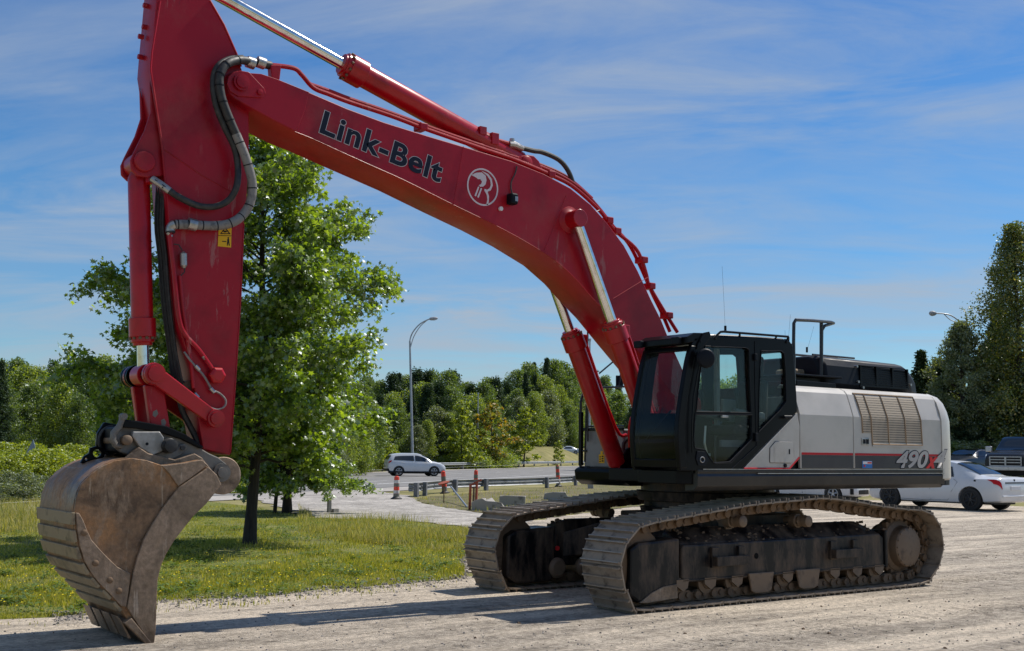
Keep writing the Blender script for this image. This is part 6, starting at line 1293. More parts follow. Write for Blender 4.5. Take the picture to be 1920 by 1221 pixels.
for k in range(90):
    rank = 0 if k < 32 else (1 if k < 62 else 2); kk = k - (0, 32, 62)[rank]; u = 630 + kk*(17, 18, 19)[rank] + R2.uniform(-7, 7)
    dep = (R2.uniform(150, 165), R2.uniform(135, 145), R2.uniform(128, 134))[rank]
    key = R2.choice((['round_b', 'spruce', 'round_b', 'pine'], ['spruce', 'pine', 'round_b', 'round_a', 'spruce'], ['grey', 'round_a', 'round_a', 'grey', 'round_b', 'slim'])[rank])
    v = topr(u) + (R2.uniform(-3, 14), R2.uniform(22, 50), R2.uniform(70, 105))[rank]
    dep = max(dep, dmin(u) + (34, 24, 16)[rank] + (26 if u > 940 else 0) + R2.uniform(0, 6))
    if u > 955 and rank == 2: v -= 15
    if rank == 2 and 690 < u < 760: v -= 20
    plant(key, u, dep, v, label=LBL[(key, 2)] + (', on the skyline', ', in the middle rank', ', in the front rank')[rank] + (' left of the orange sapling' if u < 925 else ' right of the orange sapling' if u < 1160 else ' behind the cab'), group=W2, wide=(1.0, 1.0, 1.1)[rank])
# trees behind the cab and the engine hood
for k, (u, dep, v, key) in enumerate([(1160, 130, 735, 'round_b'), (1190, 120, 760, 'pine'), (1250, 110, 700, 'round_b'), (1330, 105, 705, 'round_b'), (1400, 100, 700, 'round_a'), (1470, 98, 715, 'round_b'), (1540, 95, 725, 'pine'), (1610, 92, 718, 'round_b'), (1670, 90, 724, 'pine')]):
    plant(key, u, dep, v, label=LBL[(key, 2)] + ', hidden behind the cab and body', group=W2, wide=1.3)
for u, dep, v, key, lab in [(925, 139, 752, 'autumn', 'sapling with orange and yellow leaves beside the thin lamp post'), (985, 153, 764, 'ysap', 'yellow green sapling on the mound left of the guardrail sign'),
                            (870, 130, 752, 'ysap', 'yellow green sapling among dark conifers left of the orange sapling'), (1048, 172, 826, 'ysap', 'small round sapling alone on the dry mound'),
                            (722, 106, 800, 'ysap', 'yellow green sapling at the right edge of the big maple')]:
    plant(key, u, dep, v, label=lab, wide=1.1)
GB = 'shrubs along the far edge of the road'
for u in (655, 680, 700, 722, 850, 862, 875, 890, 905, 922): 
    plant('bush', u + R2.uniform(-5, 5), dmin(u)+R2.uniform(13, 17), R2.uniform(818, 840), label='green shrub on the far roadside in front of the wood', group=GB, wide=1.6)
# left: undergrowth
GY = 'yellow green shrubs by the lawn'
for u, dep, v in ((-25, 48, 842), (20, 46, 850), (60, 47, 846), (98, 48, 838), (135, 50, 846), (180, 52, 858), (430, 48, 868), (462, 50, 862), (60, 60, 828), (0, 62, 826), (150, 62, 832), (400, 60, 850), (340, 58, 850), (280, 58, 846), (230, 60, 842)):
    plant('ybush', u, dep, v, label='bright yellow green shrub beyond the far edge of the lawn', group=GY, wide=1.5)
GW = 'willow shrubs by the lawn'
for u, dep, v in ((-20, 37, 884), (30, 36.5, 880), (72, 38, 888), (112, 40, 900)):
    plant('gbush', u, dep, v, label='low grey green willow shrub at the far left of the lawn', group=GW, wide=1.7)
plant('bush', 505, 42, 930, label='small round shrub between the two maple trunks', wide=0.6)
# right: poplar, mixed trees, spruce
def big(name, u, dep, vtop, prof, ncl, n, sz, m, seed, label, bark=BARK, clear=0.06, tr_=0.2, csize=0.05):
    x, y = UD(u, dep); z = H(x, y); h = hgt(u, vtop, dep)-z; o = empty(name, (x, y, z)); tag(o, label, 'tree')
    t, l = clump_tree(h, prof, ncl, n, sz, m, bark, tr_, seed, clear, csize); t.build('trunk', bark, o); obj('crown', l, None, o); return o
big('poplar_tree', 1912, 64, 408, pr([0, .2, .45, .7, .9, 1], [2.6, 3.1, 2.6, 1.7, .7, .2]), 330, 60000, 0.13, POPLAR, 51, 'tall poplar with thin yellowing top at the right edge of the photo')
big('broadleaf_tree', 1806, 64, 600, pr([0, .2, .5, .8, 1], [2.6, 2.7, 2.1, 1.1, .2]), 210, 42000, 0.12, LEAFC, 52, 'grey green tree left of the tall poplar, around the lamp post')
big('broadleaf_tree', 1975, 64, 600, pr([0, .2, .5, .8, 1], [2.3, 2.8, 2.4, 1.4, .4]), 160, 26000, 0.14, NEEDLE, 53, 'shade-darkened tree cut off by the right edge beside the poplar')  # dark needle colour on this broadleaf stands in for shade low at right
plant('spruce', 1730, 66, 652, label='single small spruce standing behind the engine hood', wide=1.5)
for u, dep, v, key, lab in ((1768, 68, 672, 'pine', 'broad conifer between the spruce and the grey green tree'), (1756, 70, 688, 'pine', 'low conifer touching the right side of the small spruce'), (1848, 68, 640, 'spruce', 'dark spruce filling the gap left of the tall poplar'), (1876, 69, 560, 'spruce', 'taller dark spruce against the left side of the poplar'), (1858, 65, 690, 'pine', 'dark conifer under the poplar'), (1900, 63, 735, 'pine', 'dark conifer right behind the parked pickup'), (1832, 63, 742, 'pine', 'dark conifer right behind the parked dark car'), (1950, 63, 740, 'pine', 'dark conifer at the right edge behind the pickup'), (1785, 63, 762, 'spruce', 'low dark spruce behind the rear corner of the excavator')):
    plant(key, u, dep, v, label=lab, wide=1.35)
for k, u in enumerate((1730, 1765, 1800, 1835, 1870, 1905, 1940)):
    plant('bush' if k % 2 else 'gbush', u, 61.5, None, h=1.9, label='dark undergrowth shrub behind the parked cars', group='undergrowth behind the parked cars', wide=1.5)

# ------------------------------------------------------------------ CARS
TYRE = mat('tyre_rubber', (0.018, 0.018, 0.019), 0.8, scale=20); RIM = mat('alloy_rim', (0.45, 0.45, 0.46), 0.35, metal=0.8, scale=10); RIMB = mat('black_rim', (0.015, 0.015, 0.016), 0.4, scale=10)
LENSR = plain('tail_lamp_red', (0.45, 0.01, 0.015), 0.2); LENSW = plain('lamp_lens', (0.6, 0.62, 0.65), 0.15); CARBLK = plain('car_trim_black', (0.012, 0.012, 0.013), 0.5); PLATE = plain('plate_white', (0.6, 0.6, 0.62), 0.5)
def paint(name, c): return mat(name, c, 0.25, dark=tuple(x*0.93 for x in c), coat=0.8 if c[0] > 0.1 else 0.15, spec=0.3, scale=2, rvar=0.03)
CWHITE = paint('car_white', (0.60, 0.61, 0.63)); CDARK = paint('car_dark_blue', (0.012, 0.018, 0.032)); CBLACK = paint('car_black', (0.010, 0.013, 0.020)); CSILV = paint('car_silver_blue', (0.42, 0.47, 0.53))
class Car:
    """st: stations from the rear (x=0) to the front (x=L): (x, z bottom, z belt, z top, half width belt, half width top)"""
    def __init__(s, name, st, colour, wheels, wr, rim, loc, head, label, nose_round=0.0, scale=1.0):
        s.st = np.array(st, float); s.root = empty(name, loc); s.root.scale = (scale,)*3; s.root.rotation_euler = (0, 0, head); tag(s.root, label, 'car')
        s.t = np.arange(len(st)); s.n = len(st)
        us = np.linspace(0, s.n-1, 72); rings = [s.ring(u) for u in us]
        b = MB(); b.loft(rings); s.body = b.build('body', colour, s.root, ang=38)
        # wheel arches cut out of the closed shell
        c = MB(); hw = max(st, key=lambda q: q[4])[4]
        for wx in wheels:
            for sd in (1, -1): c.cyl((wx, sd*(hw-0.34), wr-0.01), (wx, sd*(hw+0.2), wr-0.01), wr*1.17, 32)
        cut = c.build('cut', CARBLK, s.root, smooth=False); bpy.context.view_layer.update(); md = s.body.modifiers.new('arches', 'BOOLEAN'); md.operation = 'DIFFERENCE'; md.object = cut; md.solver = 'EXACT'
        dg = bpy.context.evaluated_depsgraph_get(); me = bpy.data.meshes.new_from_object(s.body.evaluated_get(dg)); s.body.modifiers.clear(); old = s.body.data; s.body.data = me
        if not me.materials: me.materials.append(colour)
        bpy.data.objects.remove(cut)
        for wx in wheels:
            for sd in (1, -1): s.wheel(wx, sd, hw, wr, rim)
        b = MB(); b.box(0.35, st[-1][0]-0.35, -hw+0.3, hw-0.3, wr*0.55, wr*1.2); b.build('underbody', CARBLK, s.root, smooth=False)
    def P(s, u):
        # monotone-ish interpolation of stations
        i = int(min(u, s.n-1.0001)); f = u-i; a = s.st[i]; c = s.st[i+1]; p = s.st[max(i-1, 0)]; q = s.st[min(i+2, s.n-1)]
        m0 = (c-p)/2; m1 = (q-a)/2; 
        for k in range(6):
            d = c[k]-a[k]
            if d == 0: m0[k] = m1[k] = 0
            else:
                if (a[k]-p[k])*d <= 0: m0[k] = 0 if i > 0 else m0[k]
                if (q[k]-c[k])*d <= 0: m1[k] = 0 if i < s.n-2 else m1[k]
                m0[k] = max(-abs(3*d), min(abs(3*d), m0[k])); m1[k] = max(-abs(3*d), min(abs(3*d), m1[k]))
        return a*(2*f**3-3*f*f+1) + m0*(f**3-2*f*f+f) + c*(-2*f**3+3*f*f) + m1*(f**3-f*f)
    def half(s, u):
        x, zb, zl, zt, wb, wt = s.P(u); gh = zt - zl
        return [(wb*0.80, zb), (wb*0.95, zb+0.05), (wb, zb+(zl-zb)*0.35), (wb*1.0, zb+(zl-zb)*0.62), (wb*0.975, zb+(zl-zb)*0.88), (wb*0.945, zl),
                (wt*1.0, zl + gh*0.82), (wt*0.93, zl+gh*0.95), (wt*0.6, zt), (0, zt+0.006)], x
    def ring(s, u):
        h, x = s.half(u); r = [(x, y, z) for y, z in h]; l = [(x, -y, z) for y, z in h[::-1][1:]]; return r + l
    def S(s, u, v, off=0.008, sd=1):
        # v: 0..9 along the half section
        h, x = s.half(u); i = int(min(v, len(h)-1.0001)); f = v-i; a = np.array([x, *h[i]]); c = np.array([x, *h[i+1]]); p = a+(c-a)*f
        h2, x2 = s.half(min(u+0.05, s.n-1)); h0, x0 = s.half(max(u-0.05, 0)); pu = np.array([x2, *(np.array(h2[i])*(1-f)+np.array(h2[i+1])*f)]) - np.array([x0, *(np.array(h0[i])*(1-f)+np.array(h0[i+1])*f)])
        n_ = np.cross(pu, c-a); n_ = n_/(np.linalg.norm(n_)+1e-9)
        if n_[1]*0.5 + n_[2] < 0: n_ = -n_
        if i < 5 and n_[1] < 0: n_ = -n_
        p = p + n_*off; p[1] *= sd; return p
    def pane(s, name, corners, m, sd=1, par=None, off=0.014, n=16):
        (u0, v0), (u1, v1), (u2, v2), (u3, v3) = corners; V = []; F = []
        for j in range(n+1):
            for i in range(n+1):
                a, c = i/n, j/n; u = (u0*(1-a)+u1*a)*(1-c)+(u3*(1-a)+u2*a)*c; v = (v0*(1-a)+v1*a)*(1-c)+(v3*(1-a)+v2*a)*c; V.append(tuple(s.S(u, v, off, sd)))
        for j in range(n):
            for i in range(n): F.append((j*(n+1)+i, j*(n+1)+i+1, (j+1)*(n+1)+i+1, (j+1)*(n+1)+i))
        b = MB(); b.add(V, F); return b.build(name, m, par or s.body, recalc=False)
    def wide_pane(s, name, u0, u1, v0, v1, m, off=0.014):
        V = []; F = []; n = 26; cols = []
        vs = [v0 + (9-v0)*k/12 for k in range(13)]
        for j in range(n+1):
            u = u0+(u1-u0)*j/n; row = [s.S(u, v, off, 1) for v in vs] + [s.S(u, v, off, -1) for v in vs[::-1][1:]]; V += [tuple(p) for p in row]
        w = 25
        for j in range(n):
            for i in range(w-1): F.append((j*w+i, j*w+i+1, (j+1)*w+i+1, (j+1)*w+i))
        b = MB(); b.add(V, F); return b.build(name, m, s.body, recalc=False)
    def wheel(s, x, sd, hw, r, rim):
        yo = sd*(hw-0.015); yi = sd*(hw-0.22)
        b = MB(); b.lathe((x, yi, r), (x, yo, r), [(0, r*0.72), (0.01, r*0.96), (0.03, r), (0.175, r), (0.197, r*0.95), (0.205, r*0.72), (0.18, r*0.66)], 36); w = b.build('wheel', TYRE, s.root, ang=30)
        b = MB(); b.lathe((x, yo-sd*0.05, r), (x, yo-sd*0.002, r), [(0, r*0.66), (0.03, r*0.69), (0.044, r*0.67), (0.046, r*0.60), (0.015, r*0.56), (0.01, 0.01)], 30)
        if rim is not None:
            for k in range(5 if rim is RIM else 8):
                a = 2*math.pi*k/(5 if rim is RIM else 8)+0.3
                for da in ((-0.13, 0.13) if rim is RIM else (0,)):
                    c_, s_ = math.cos(a+da), math.sin(a+da); b.tube([(x+0.05*math.cos(a), yo-sd*0.012, r+0.05*math.sin(a)), (x+r*0.62*c_, yo-sd*0.008, r+r*0.62*s_)], [0.028, 0.018], 6)
            b.cyl((x, yo-sd*0.03, r), (x, yo-sd*0.002, r), 0.055, 14)
        b.build('rim', [rim if rim is RIM else rim][0], w); 
        if rim is RIM:
            b = MB(); b.cyl((x, yo-sd*0.045, r), (x, yo-sd*0.040, r), r*0.6, 24); b.build('brake_disc', CARBLK, w)
def car_head(direction_lat, direction_dep):
    v = Rh[:2]*direction_lat + Fh[:2]*direction_dep; return math.atan2(v[1], v[0])
def car_loc(px, py, wheel_local, head, z=0.0, gz=0.0):
    """place so that the point wheel_local (x,y) on the ground lands at photo point"""
    gx_, gy_ = G(px, py, gz); c, s_ = math.cos(head), math.sin(head); return (gx_-(wheel_local[0]*c-wheel_local[1]*s_), gy_-(wheel_local[0]*s_+wheel_local[1]*c), gz+0.014)
# white saloon on the right, seen from its left rear: front to the left and away
hd = car_head(-0.61, 0.79)
SAL = [(0.0, 0.38, 0.66, 0.70, 0.68, 0.55), (0.05, 0.27, 0.86, 0.93, 0.79, 0.62), (0.22, 0.24, 0.915, 0.985, 0.85, 0.66), (0.62, 0.22, 0.915, 1.01, 0.87, 0.64), (1.05, 0.20, 0.91, 1.20, 0.875, 0.60), (1.50, 0.19, 0.90, 1.385, 0.88, 0.585), (2.0, 0.19, 0.89, 1.44, 0.885, 0.60), (2.5, 0.19, 0.88, 1.425, 0.885, 0.60),
       (2.95, 0.19, 0.87, 1.29, 0.88, 0.585), (3.50, 0.20, 0.86, 0.98, 0.875, 0.62), (3.80, 0.21, 0.82, 0.89, 0.87, 0.66), (4.15, 0.22, 0.74, 0.80, 0.84, 0.66), (4.42, 0.25, 0.62, 0.68, 0.74, 0.6), (4.5, 0.34, 0.52, 0.56, 0.60, 0.5)]
# wheels: rear axle x=0.92, front x=3.62 ; photo shows car's left side -> local +y
c1 = Car('white_sedan', SAL, CWHITE, (0.92, 3.62), 0.33, RIMB, car_loc(1822, 958.5, (1.04, 0.9), hd), hd, 'white saloon with black wheels seen from its left rear, parked beyond the excavator tracks', scale=1.13)
c1.pane('side_window', [(4.9, 5.15), (6.35, 5.15), (6.3, 5.9), (5.2, 5.85)], CARGLASS, par=c1.body); c1.pane('side_window', [(6.45, 5.15), (8.6, 5.2), (7.9, 5.86), (6.4, 5.9)], CARGLASS, par=c1.body)
c1.pane('side_window', [(4.9, 5.15), (6.35, 5.15), (6.3, 5.9), (5.2, 5.85)], CARGLASS, -1); c1.pane('side_window', [(6.45, 5.15), (8.6, 5.2), (7.9, 5.86), (6.4, 5.9)], CARGLASS, -1)
c1.wide_pane('rear_window', 3.25, 4.95, 6.6, 9, CARGLASS); c1.wide_pane('windscreen', 7.15, 8.85, 6.6, 9, CARGLASS)
for sd in (1, -1):
    c1.pane('tail_light', [(0.3, 3.5), (1.9, 3.7), (2.5, 4.9), (0.75, 4.95)], LENSR, sd, off=0.014); 
b = MB()
def seam(b, car, pts, sd=1, r=0.006): b.tube([tuple(car.S(u, v, 0.001, sd)) for u, v in pts], r, 4)
GAPM = plain('panel_gap', (0.10, 0.10, 0.105), 0.8)
for q in ([(6.4, 5.0), (6.42, 3), (6.4, 1.2)], [(4.9, 5.0), (4.6, 4), (5.0, 2.6), (5.3, 1.2)], [(8.75, 4.9), (8.8, 3), (8.7, 1.2)], [(5.3, 1.2), (7, 1.15), (8.7, 1.2)]): b = MB(); seam(b, c1, q); b.build('door_gap', GAPM, c1.body)
for u in (5.3, 7.0): b = MB(); b.tube([tuple(c1.S(u-.15, 4.3, 0.02)), tuple(c1.S(u+.15, 4.3, 0.02))], 0.014, 6); b.build('door_handle', CWHITE, c1.body)
b = MB(); b.box(-0.02, 0.05, -0.26, 0.26, 0.60, 0.72); b.build('number_plate', PLATE, c1.body, smooth=False, bevel=0.005)
b = MB(); b.box(0.005, 0.055, -0.52, 0.52, 0.80, 0.835); b.build('boot_trim', CARBLK, c1.body, smooth=False)
b = MB(); b.box(0.02, 0.06, -0.035, 0.035, 0.86, 0.92); b.build('boot_badge', CARBLK, c1.body, smooth=False, bevel=0.01)
b = MB(); b.box(-0.02, 0.2, -0.70, 0.70, 0.40, 0.46); b.build('bumper_step', CWHITE, c1.body, smooth=False, bevel=0.02)
b = MB(); q = c1.S(3.4, 4.4, 0.004); b.cyl((q[0]-0.02, q[1]-.005, q[2]), (q[0]-0.02, q[1]+0.003, q[2]), 0.035, 14); b.build('fuel_cap', CARBLK, c1.body)
b = MB(); b.box(4.25, 4.40, 0.70, 0.80, 0.58, 0.68); b.build('side_marker', LENSR, c1.body, smooth=False, bevel=0.02)
for sd in (1, -1): b = MB(); b.box(3.02, 3.16, sd*0.86-0.02, sd*1.02, 0.95, 1.07) if sd > 0 else b.box(3.02, 3.16, -1.02, -0.84, 0.95, 1.07); b.build('door_mirror', CWHITE, c1.body, smooth=False, bevel=0.03)
# white SUV on the road, driving right, seen from its right rear
hd = car_head(0.95, 0.31)
SUV = [(0.0, 0.55, 0.85, 0.90, 0.70, 0.60), (0.08, 0.38, 1.02, 1.25, 0.82, 0.66), (0.30, 0.30, 1.08, 1.52, 0.88, 0.66), (0.65, 0.28, 1.07, 1.62, 0.90, 0.66), (1.3, 0.26, 1.04, 1.66, 0.91, 0.665), (2.0, 0.26, 1.01, 1.66, 0.91, 0.665), (2.45, 0.26, 0.99, 1.60, 0.91, 0.66), (2.9, 0.26, 0.98, 1.38, 0.90, 0.65),
       (3.25, 0.27, 0.975, 1.12, 0.90, 0.68), (3.55, 0.28, 0.95, 1.05, 0.89, 0.70), (3.95, 0.30, 0.87, 0.94, 0.86, 0.68), (4.25, 0.33, 0.72, 0.78, 0.76, 0.6), (4.34, 0.42, 0.58, 0.62, 0.62, 0.5)]
c2 = Car('white_suv', SUV, CWHITE, (0.80, 3.42), 0.355, RIM, car_loc(747.6, 893.5, (0.80, -0.85), hd, gz=0.0), hd, 'white SUV driving to the right along the road, past the first barrel')
c2.pane('side_window', [(2.4, 5.2), (4.9, 5.15), (4.85, 5.88), (2.75, 5.8)], CARGLASS, -1); c2.pane('side_window', [(5.02, 5.15), (7.6, 5.2), (6.7, 5.86), (5.0, 5.9)], CARGLASS, -1)
c2.wide_pane('rear_window', 0.85, 1.85, 6.2, 9, CARGLASS); c2.wide_pane('windscreen', 6.2, 7.9, 6.6, 9, CARGLASS)
for sd in (1, -1): c2.pane('tail_light', [(0.7, 3.9), (1.7, 4.2), (1.9, 5.2), (0.9, 5.1)], LENSR, sd, off=0.012)
for q in ([(4.95, 5.0), (4.95, 3), (4.95, 1.2)], [(3.0, 5.0), (3.0, 3), (3.3, 1.2)], [(7.5, 4.9), (7.5, 3), (7.4, 1.2)]): b = MB(); seam(b, c2, q, -1); b.build('door_gap', GAPM, c2.body)
for u in (3.7, 5.5): b = MB(); b.tube([tuple(c2.S(u-.15, 4.3, 0.02, -1)), tuple(c2.S(u+.15, 4.3, 0.02, -1))], 0.014, 6); b.build('door_handle', CWHITE, c2.body)
b = MB(); b.box(0.0, 4.1, -0.925, -0.90, 0.26, 0.36); b.box(-0.01, 0.15, -0.8, 0.8, 0.36, 0.55); b.build('lower_cladding', CARBLK, c2.body, smooth=False, bevel=0.01)
b = MB(); b.box(2.75, 2.92, -1.06, -0.86, 1.02, 1.15); b.build('door_mirror', CWHITE, c2.body, smooth=False, bevel=0.03)
b = MB(); b.box(-0.015, 0.03, -0.25, 0.25, 0.78, 0.90); b.build('number_plate', PLATE, c2.body, smooth=False)
# white hatchback behind the tracks, nose to the right and towards the camera
hd = car_head(0.76, -0.65)
HAT = [(0.0, 0.5, 0.8, 0.86, 0.66, 0.55), (0.1, 0.32, 0.98, 1.2, 0.80, 0.62), (0.4, 0.26, 1.0, 1.40, 0.85, 0.62), (1.2, 0.22, 0.98, 1.50, 0.87, 0.63), (2.0, 0.22, 0.96, 1.50, 0.87, 0.63), (2.5, 0.22, 0.95, 1.40, 0.87, 0.62), (3.0, 0.22, 0.94, 1.13, 0.87, 0.63), (3.35, 0.22, 0.90, 0.98, 0.86, 0.66), (3.75, 0.22, 0.80, 0.87, 0.84, 0.66), (4.05, 0.22, 0.68, 0.74, 0.74, 0.6), (4.15, 0.28, 0.55, 0.60, 0.60, 0.5)]
c3 = Car('white_hatchback', HAT, CWHITE, (0.70, 3.30), 0.31, RIM, car_loc(1447, 938, (0.70, -0.80), hd), hd, 'white hatchback half hidden behind the near track, under the excavator body')
c3.pane('side_window', [(1.9, 5.2), (4.0, 5.15), (3.9, 5.88), (2.3, 5.8)], CARGLASS, -1); c3.pane('side_window', [(4.1, 5.15), (6.2, 5.2), (5.4, 5.86), (4.0, 5.9)], CARGLASS, -1); c3.wide_pane('windscreen', 4.9, 6.3, 6.6, 9, CARGLASS)
for q in ([(4.05, 5.0), (4.05, 3), (4.05, 1.2)], [(6.15, 4.9), (6.15, 3), (6.1, 1.2)]): b = MB(); seam(b, c3, q, -1, 0.012); b.build('door_gap', GAPM, c3.body)
b = MB(); b.prismz([(4.06, -0.50), (4.17, -0.42), (4.20, 0.0), (4.17, 0.42), (4.06, 0.50), (3.9, 0.4), (3.9, -0.4)], 0.30, 0.47); b.build('front_grille', CARBLK, c3.body, smooth=False, bevel=0.02)
b = MB(); b.box(3.96, 4.08, -0.80, -0.62, 0.30, 0.52); b.build('air_curtain', CARBLK, c3.body, smooth=False, bevel=0.02)
for sd in (1, -1): c3.pane('headlight', [(8.2, 4.3), (9.3, 4.3), (9.3, 5.4), (8.4, 5.2)], LENSW, sd, off=0.012)
# dark coupe, nose towards the camera and to the left
gz = 0.80
hd = car_head(-0.80, -0.60)
COU = [(0.0, 0.45, 0.8, 0.86, 0.70, 0.6), (0.2, 0.28, 0.98, 1.02, 0.86, 0.66), (0.9, 0.22, 1.0, 1.10, 0.90, 0.62), (1.4, 0.2, 0.98, 1.30, 0.91, 0.60), (2.0, 0.2, 0.96, 1.38, 0.91, 0.61), (2.5, 0.2, 0.95, 1.33, 0.91, 0.60), (3.1, 0.2, 0.93, 1.05, 0.91, 0.66), (3.9, 0.2, 0.86, 0.93, 0.90, 0.70), (4.5, 0.22, 0.74, 0.80, 0.84, 0.66), (4.75, 0.3, 0.6, 0.64, 0.66, 0.5)]
uc, dc = 1800, 57.5; x_, y_ = UD(uc, dc); gz = H(x_, y_); cc, ss = math.cos(hd), math.sin(hd)
c4 = Car('dark_coupe', COU, CDARK, (0.9, 3.75), 0.34, RIM, (x_-(3.0*cc-0*ss), y_-(3.0*ss), gz+0.014), hd, 'dark blue low car with tinted windscreen parked behind the white saloon')
c4.pane('side_window', [(2.5, 5.2), (3.9, 5.15), (3.8, 5.86), (2.9, 5.8)], CARGLASS, 1); c4.pane('side_window', [(4.0, 5.15), (5.8, 5.2), (5.0, 5.86), (3.9, 5.9)], CARGLASS, 1)
c4.wide_pane('windscreen', 4.75, 6.0, 6.55, 9, CARGLASS)
b = MB(); b.tube([tuple(c4.S(u, 6.2, 0.01)) for u in (5.95, 5.5, 5.0, 4.5, 3.8, 3.0)], 0.012, 6); b.build('roof_trim', RIM, c4.body)
c4b = c4
# black pickup, nose to the camera and left
PIC = [(0.0, 0.6, 1.30, 1.34, 0.92, 0.9), (0.2, 0.5, 1.30, 1.34, 0.96, 0.93), (1.85, 0.45, 1.30, 1.34, 0.97, 0.93), (1.95, 0.45, 1.28, 1.80, 0.97, 0.68), (2.2, 0.45, 1.26, 1.88, 0.97, 0.72), (3.1, 0.45, 1.24, 1.90, 0.97, 0.74), (3.5, 0.45, 1.22, 1.82, 0.97, 0.73), (4.2, 0.45, 1.20, 1.34, 0.96, 0.78), (4.7, 0.45, 1.16, 1.24, 0.95, 0.78), (5.3, 0.45, 1.08, 1.15, 0.92, 0.74), (5.5, 0.5, 0.95, 1.0, 0.86, 0.68)]
hd = car_head(-0.62, -0.78); x_, y_ = UD(1902, 51.5); gz = H(x_, y_); cc, ss = math.cos(hd), math.sin(hd)
c5 = Car('black_pickup', PIC, CBLACK, (1.0, 4.55), 0.40, RIM, (x_-4.0*cc, y_-4.0*ss, gz+0.014), hd, 'black pickup truck with chrome grille, its nose pointing left towards the white saloon')
c5.wide_pane('windscreen', 5.6, 7.2, 6.55, 9, CARGLASS)
c5.pane('side_window', [(3.2, 5.2), (5.0, 5.15), (5.0, 5.88), (3.4, 5.8)], CARGLASS, 1); c5.pane('side_window', [(5.1, 5.15), (7.0, 5.2), (6.1, 5.86), (5.1, 5.9)], CARGLASS, 1)
b = MB(); b.box(5.46, 5.56, -0.62, 0.62, 0.62, 0.98); gk = b.build('front_grille', CARBLK, c5.body, smooth=False, bevel=0.02)
b = MB()
for z in (0.60, 0.74, 0.86, 0.98): b.box(5.555, 5.60, -0.66, 0.66, z, z+0.035)
b.box(5.555, 5.60, -0.66, -0.62, 0.6, 1.0); b.box(5.555, 5.60, 0.62, 0.66, 0.6, 1.0); b.box(5.557, 5.61, -0.03, 0.03, 0.62, 0.98); b.build('grille_bars', RIM, gk, smooth=False)
for sd in (1, -1):
    c5.pane('headlight', [(8.3, 4.2), (9.6, 4.2), (9.5, 5.3), (8.5, 5.2)], LENSW, sd, off=0.012)
    b = MB(); b.box(3.95, 4.12, min(sd*0.98, sd*1.25), max(sd*0.98, sd*1.25), 1.22, 1.46); b.build('door_mirror', RIM, c5.body, smooth=False, bevel=0.03)
b = MB(); b.box(5.5, 5.68, -0.88, 0.88, 0.42, 0.60); b.build('front_bumper', RIM, c5.body, smooth=False, bevel=0.03)
# small car far up on the mound road
hd = car_head(-0.9, -0.4)
for dd in range(150, 205): 
    x_, y_ = UD(1086, dd)
    if hgt(1086, 853, dd) <= H(x_, y_): break
c6 = Car('far_car', SAL, CSILV, (0.92, 3.62), 0.32, RIM, (x_, y_, H(x_, y_)+0.0), hd, 'small silver blue car far away beyond the guardrail, beside the black corner post')
c6.wide_pane('windscreen', 7.15, 8.85, 6.6, 9, CARGLASS); c6.pane('side_window', [(4.9, 5.15), (8.4, 5.2), (7.7, 5.86), (5.2, 5.85)], CARGLASS, 1)

# ------------------------------------------------------------------ GUARDRAILS
GALV = mat('galvanised_steel', (0.30, 0.315, 0.33), 0.5, metal=0.5, dark=(0.18, 0.19, 0.20), scale=2, dust=(0.26, 0.24, 0.2), dust_amt=0.15)
WOODP = mat('post_weathered', (0.16, 0.165, 0.18), 0.8, dark=(0.08, 0.085, 0.09), scale=6)
def guardrail(name, bases, h, label, post_idx, side, post_m=WOODP):
    r = empty(name, (*bases[0], H(*bases[0]))); tag(r, label, 'guardrail'); o0 = np.array([*bases[0], H(*bases[0])])
    path = [np.array([x, y, H(x, y)]) - o0 for x, y in bases]
    prof = [(0.0, 0.0), (0.03, 0.03), (0.085, 0.055), (0.085, 0.10), (0.03, 0.135), (0.03, 0.175), (0.085, 0.21), (0.085, 0.255), (0.03, 0.28), (0.0, 0.31)]
    rings = []
    for i, p in enumerate(path):
        t = path[min(i+1, len(path)-1)] - path[max(i-1, 0)]; t /= np.linalg.norm(t); nrm = np.array([t[1], -t[0], 0])*side
        o_ = [p + nrm*(d-0.0) + np.array([0, 0, h-0.31+z]) for d, z in prof]; i_ = [p + nrm*(d-0.012) + np.array([0, 0, h-0.31+z]) for d, z in prof[::-1]]
        rings.append([tuple(q) for q in o_+i_])
    b = MB(); b.loft(rings); b.build('rail_beam', GALV, r, smooth=False)
    for k in post_idx:
        p = path[k]; nrm = np.array([0, 0, 0]); t = path[min(k+1, len(path)-1)] - path[max(k-1, 0)]; t /= np.linalg.norm(t); nn = np.array([t[1], -t[0], 0])*side
        M = Matrix(((t[0], nn[0], 0, p[0]-nn[0]*0.10), (t[1], nn[1], 0, p[1]-nn[1]*0.10), (0, 0, 1, p[2]), (0, 0, 0, 1)))
        b = MB(); b.box(-0.09, 0.09, -0.08, 0.085, -0.1, h+0.03, M=M); b.build('post', post_m, r, smooth=False, bevel=0.01)
nb_ = [G(u, v) for u, v in ((766, 932), (776, 932), (792, 930), (816, 926), (850, 922.5), (880, 921), (908, 920), (965, 918), (1022, 915.5), (1050, 913), (1076, 911), (1112, 909))]
guardrail('near_guardrail', nb_, 0.52, 'low steel guardrail with a bent end beside the red and white barrels', [1, 2, 4, 6, 8, 10], -1)
du3 = du; fb = []
for k in range(0, 40): 
    p = r0 + du*(36 + k*3.8) + nr_*2.2; fb.append(tuple(p))
guardrail('far_guardrail', fb, 0.74, 'long weathered guardrail along the far edge of the road, right of the white SUV', list(range(0, 40, 2)), 1)
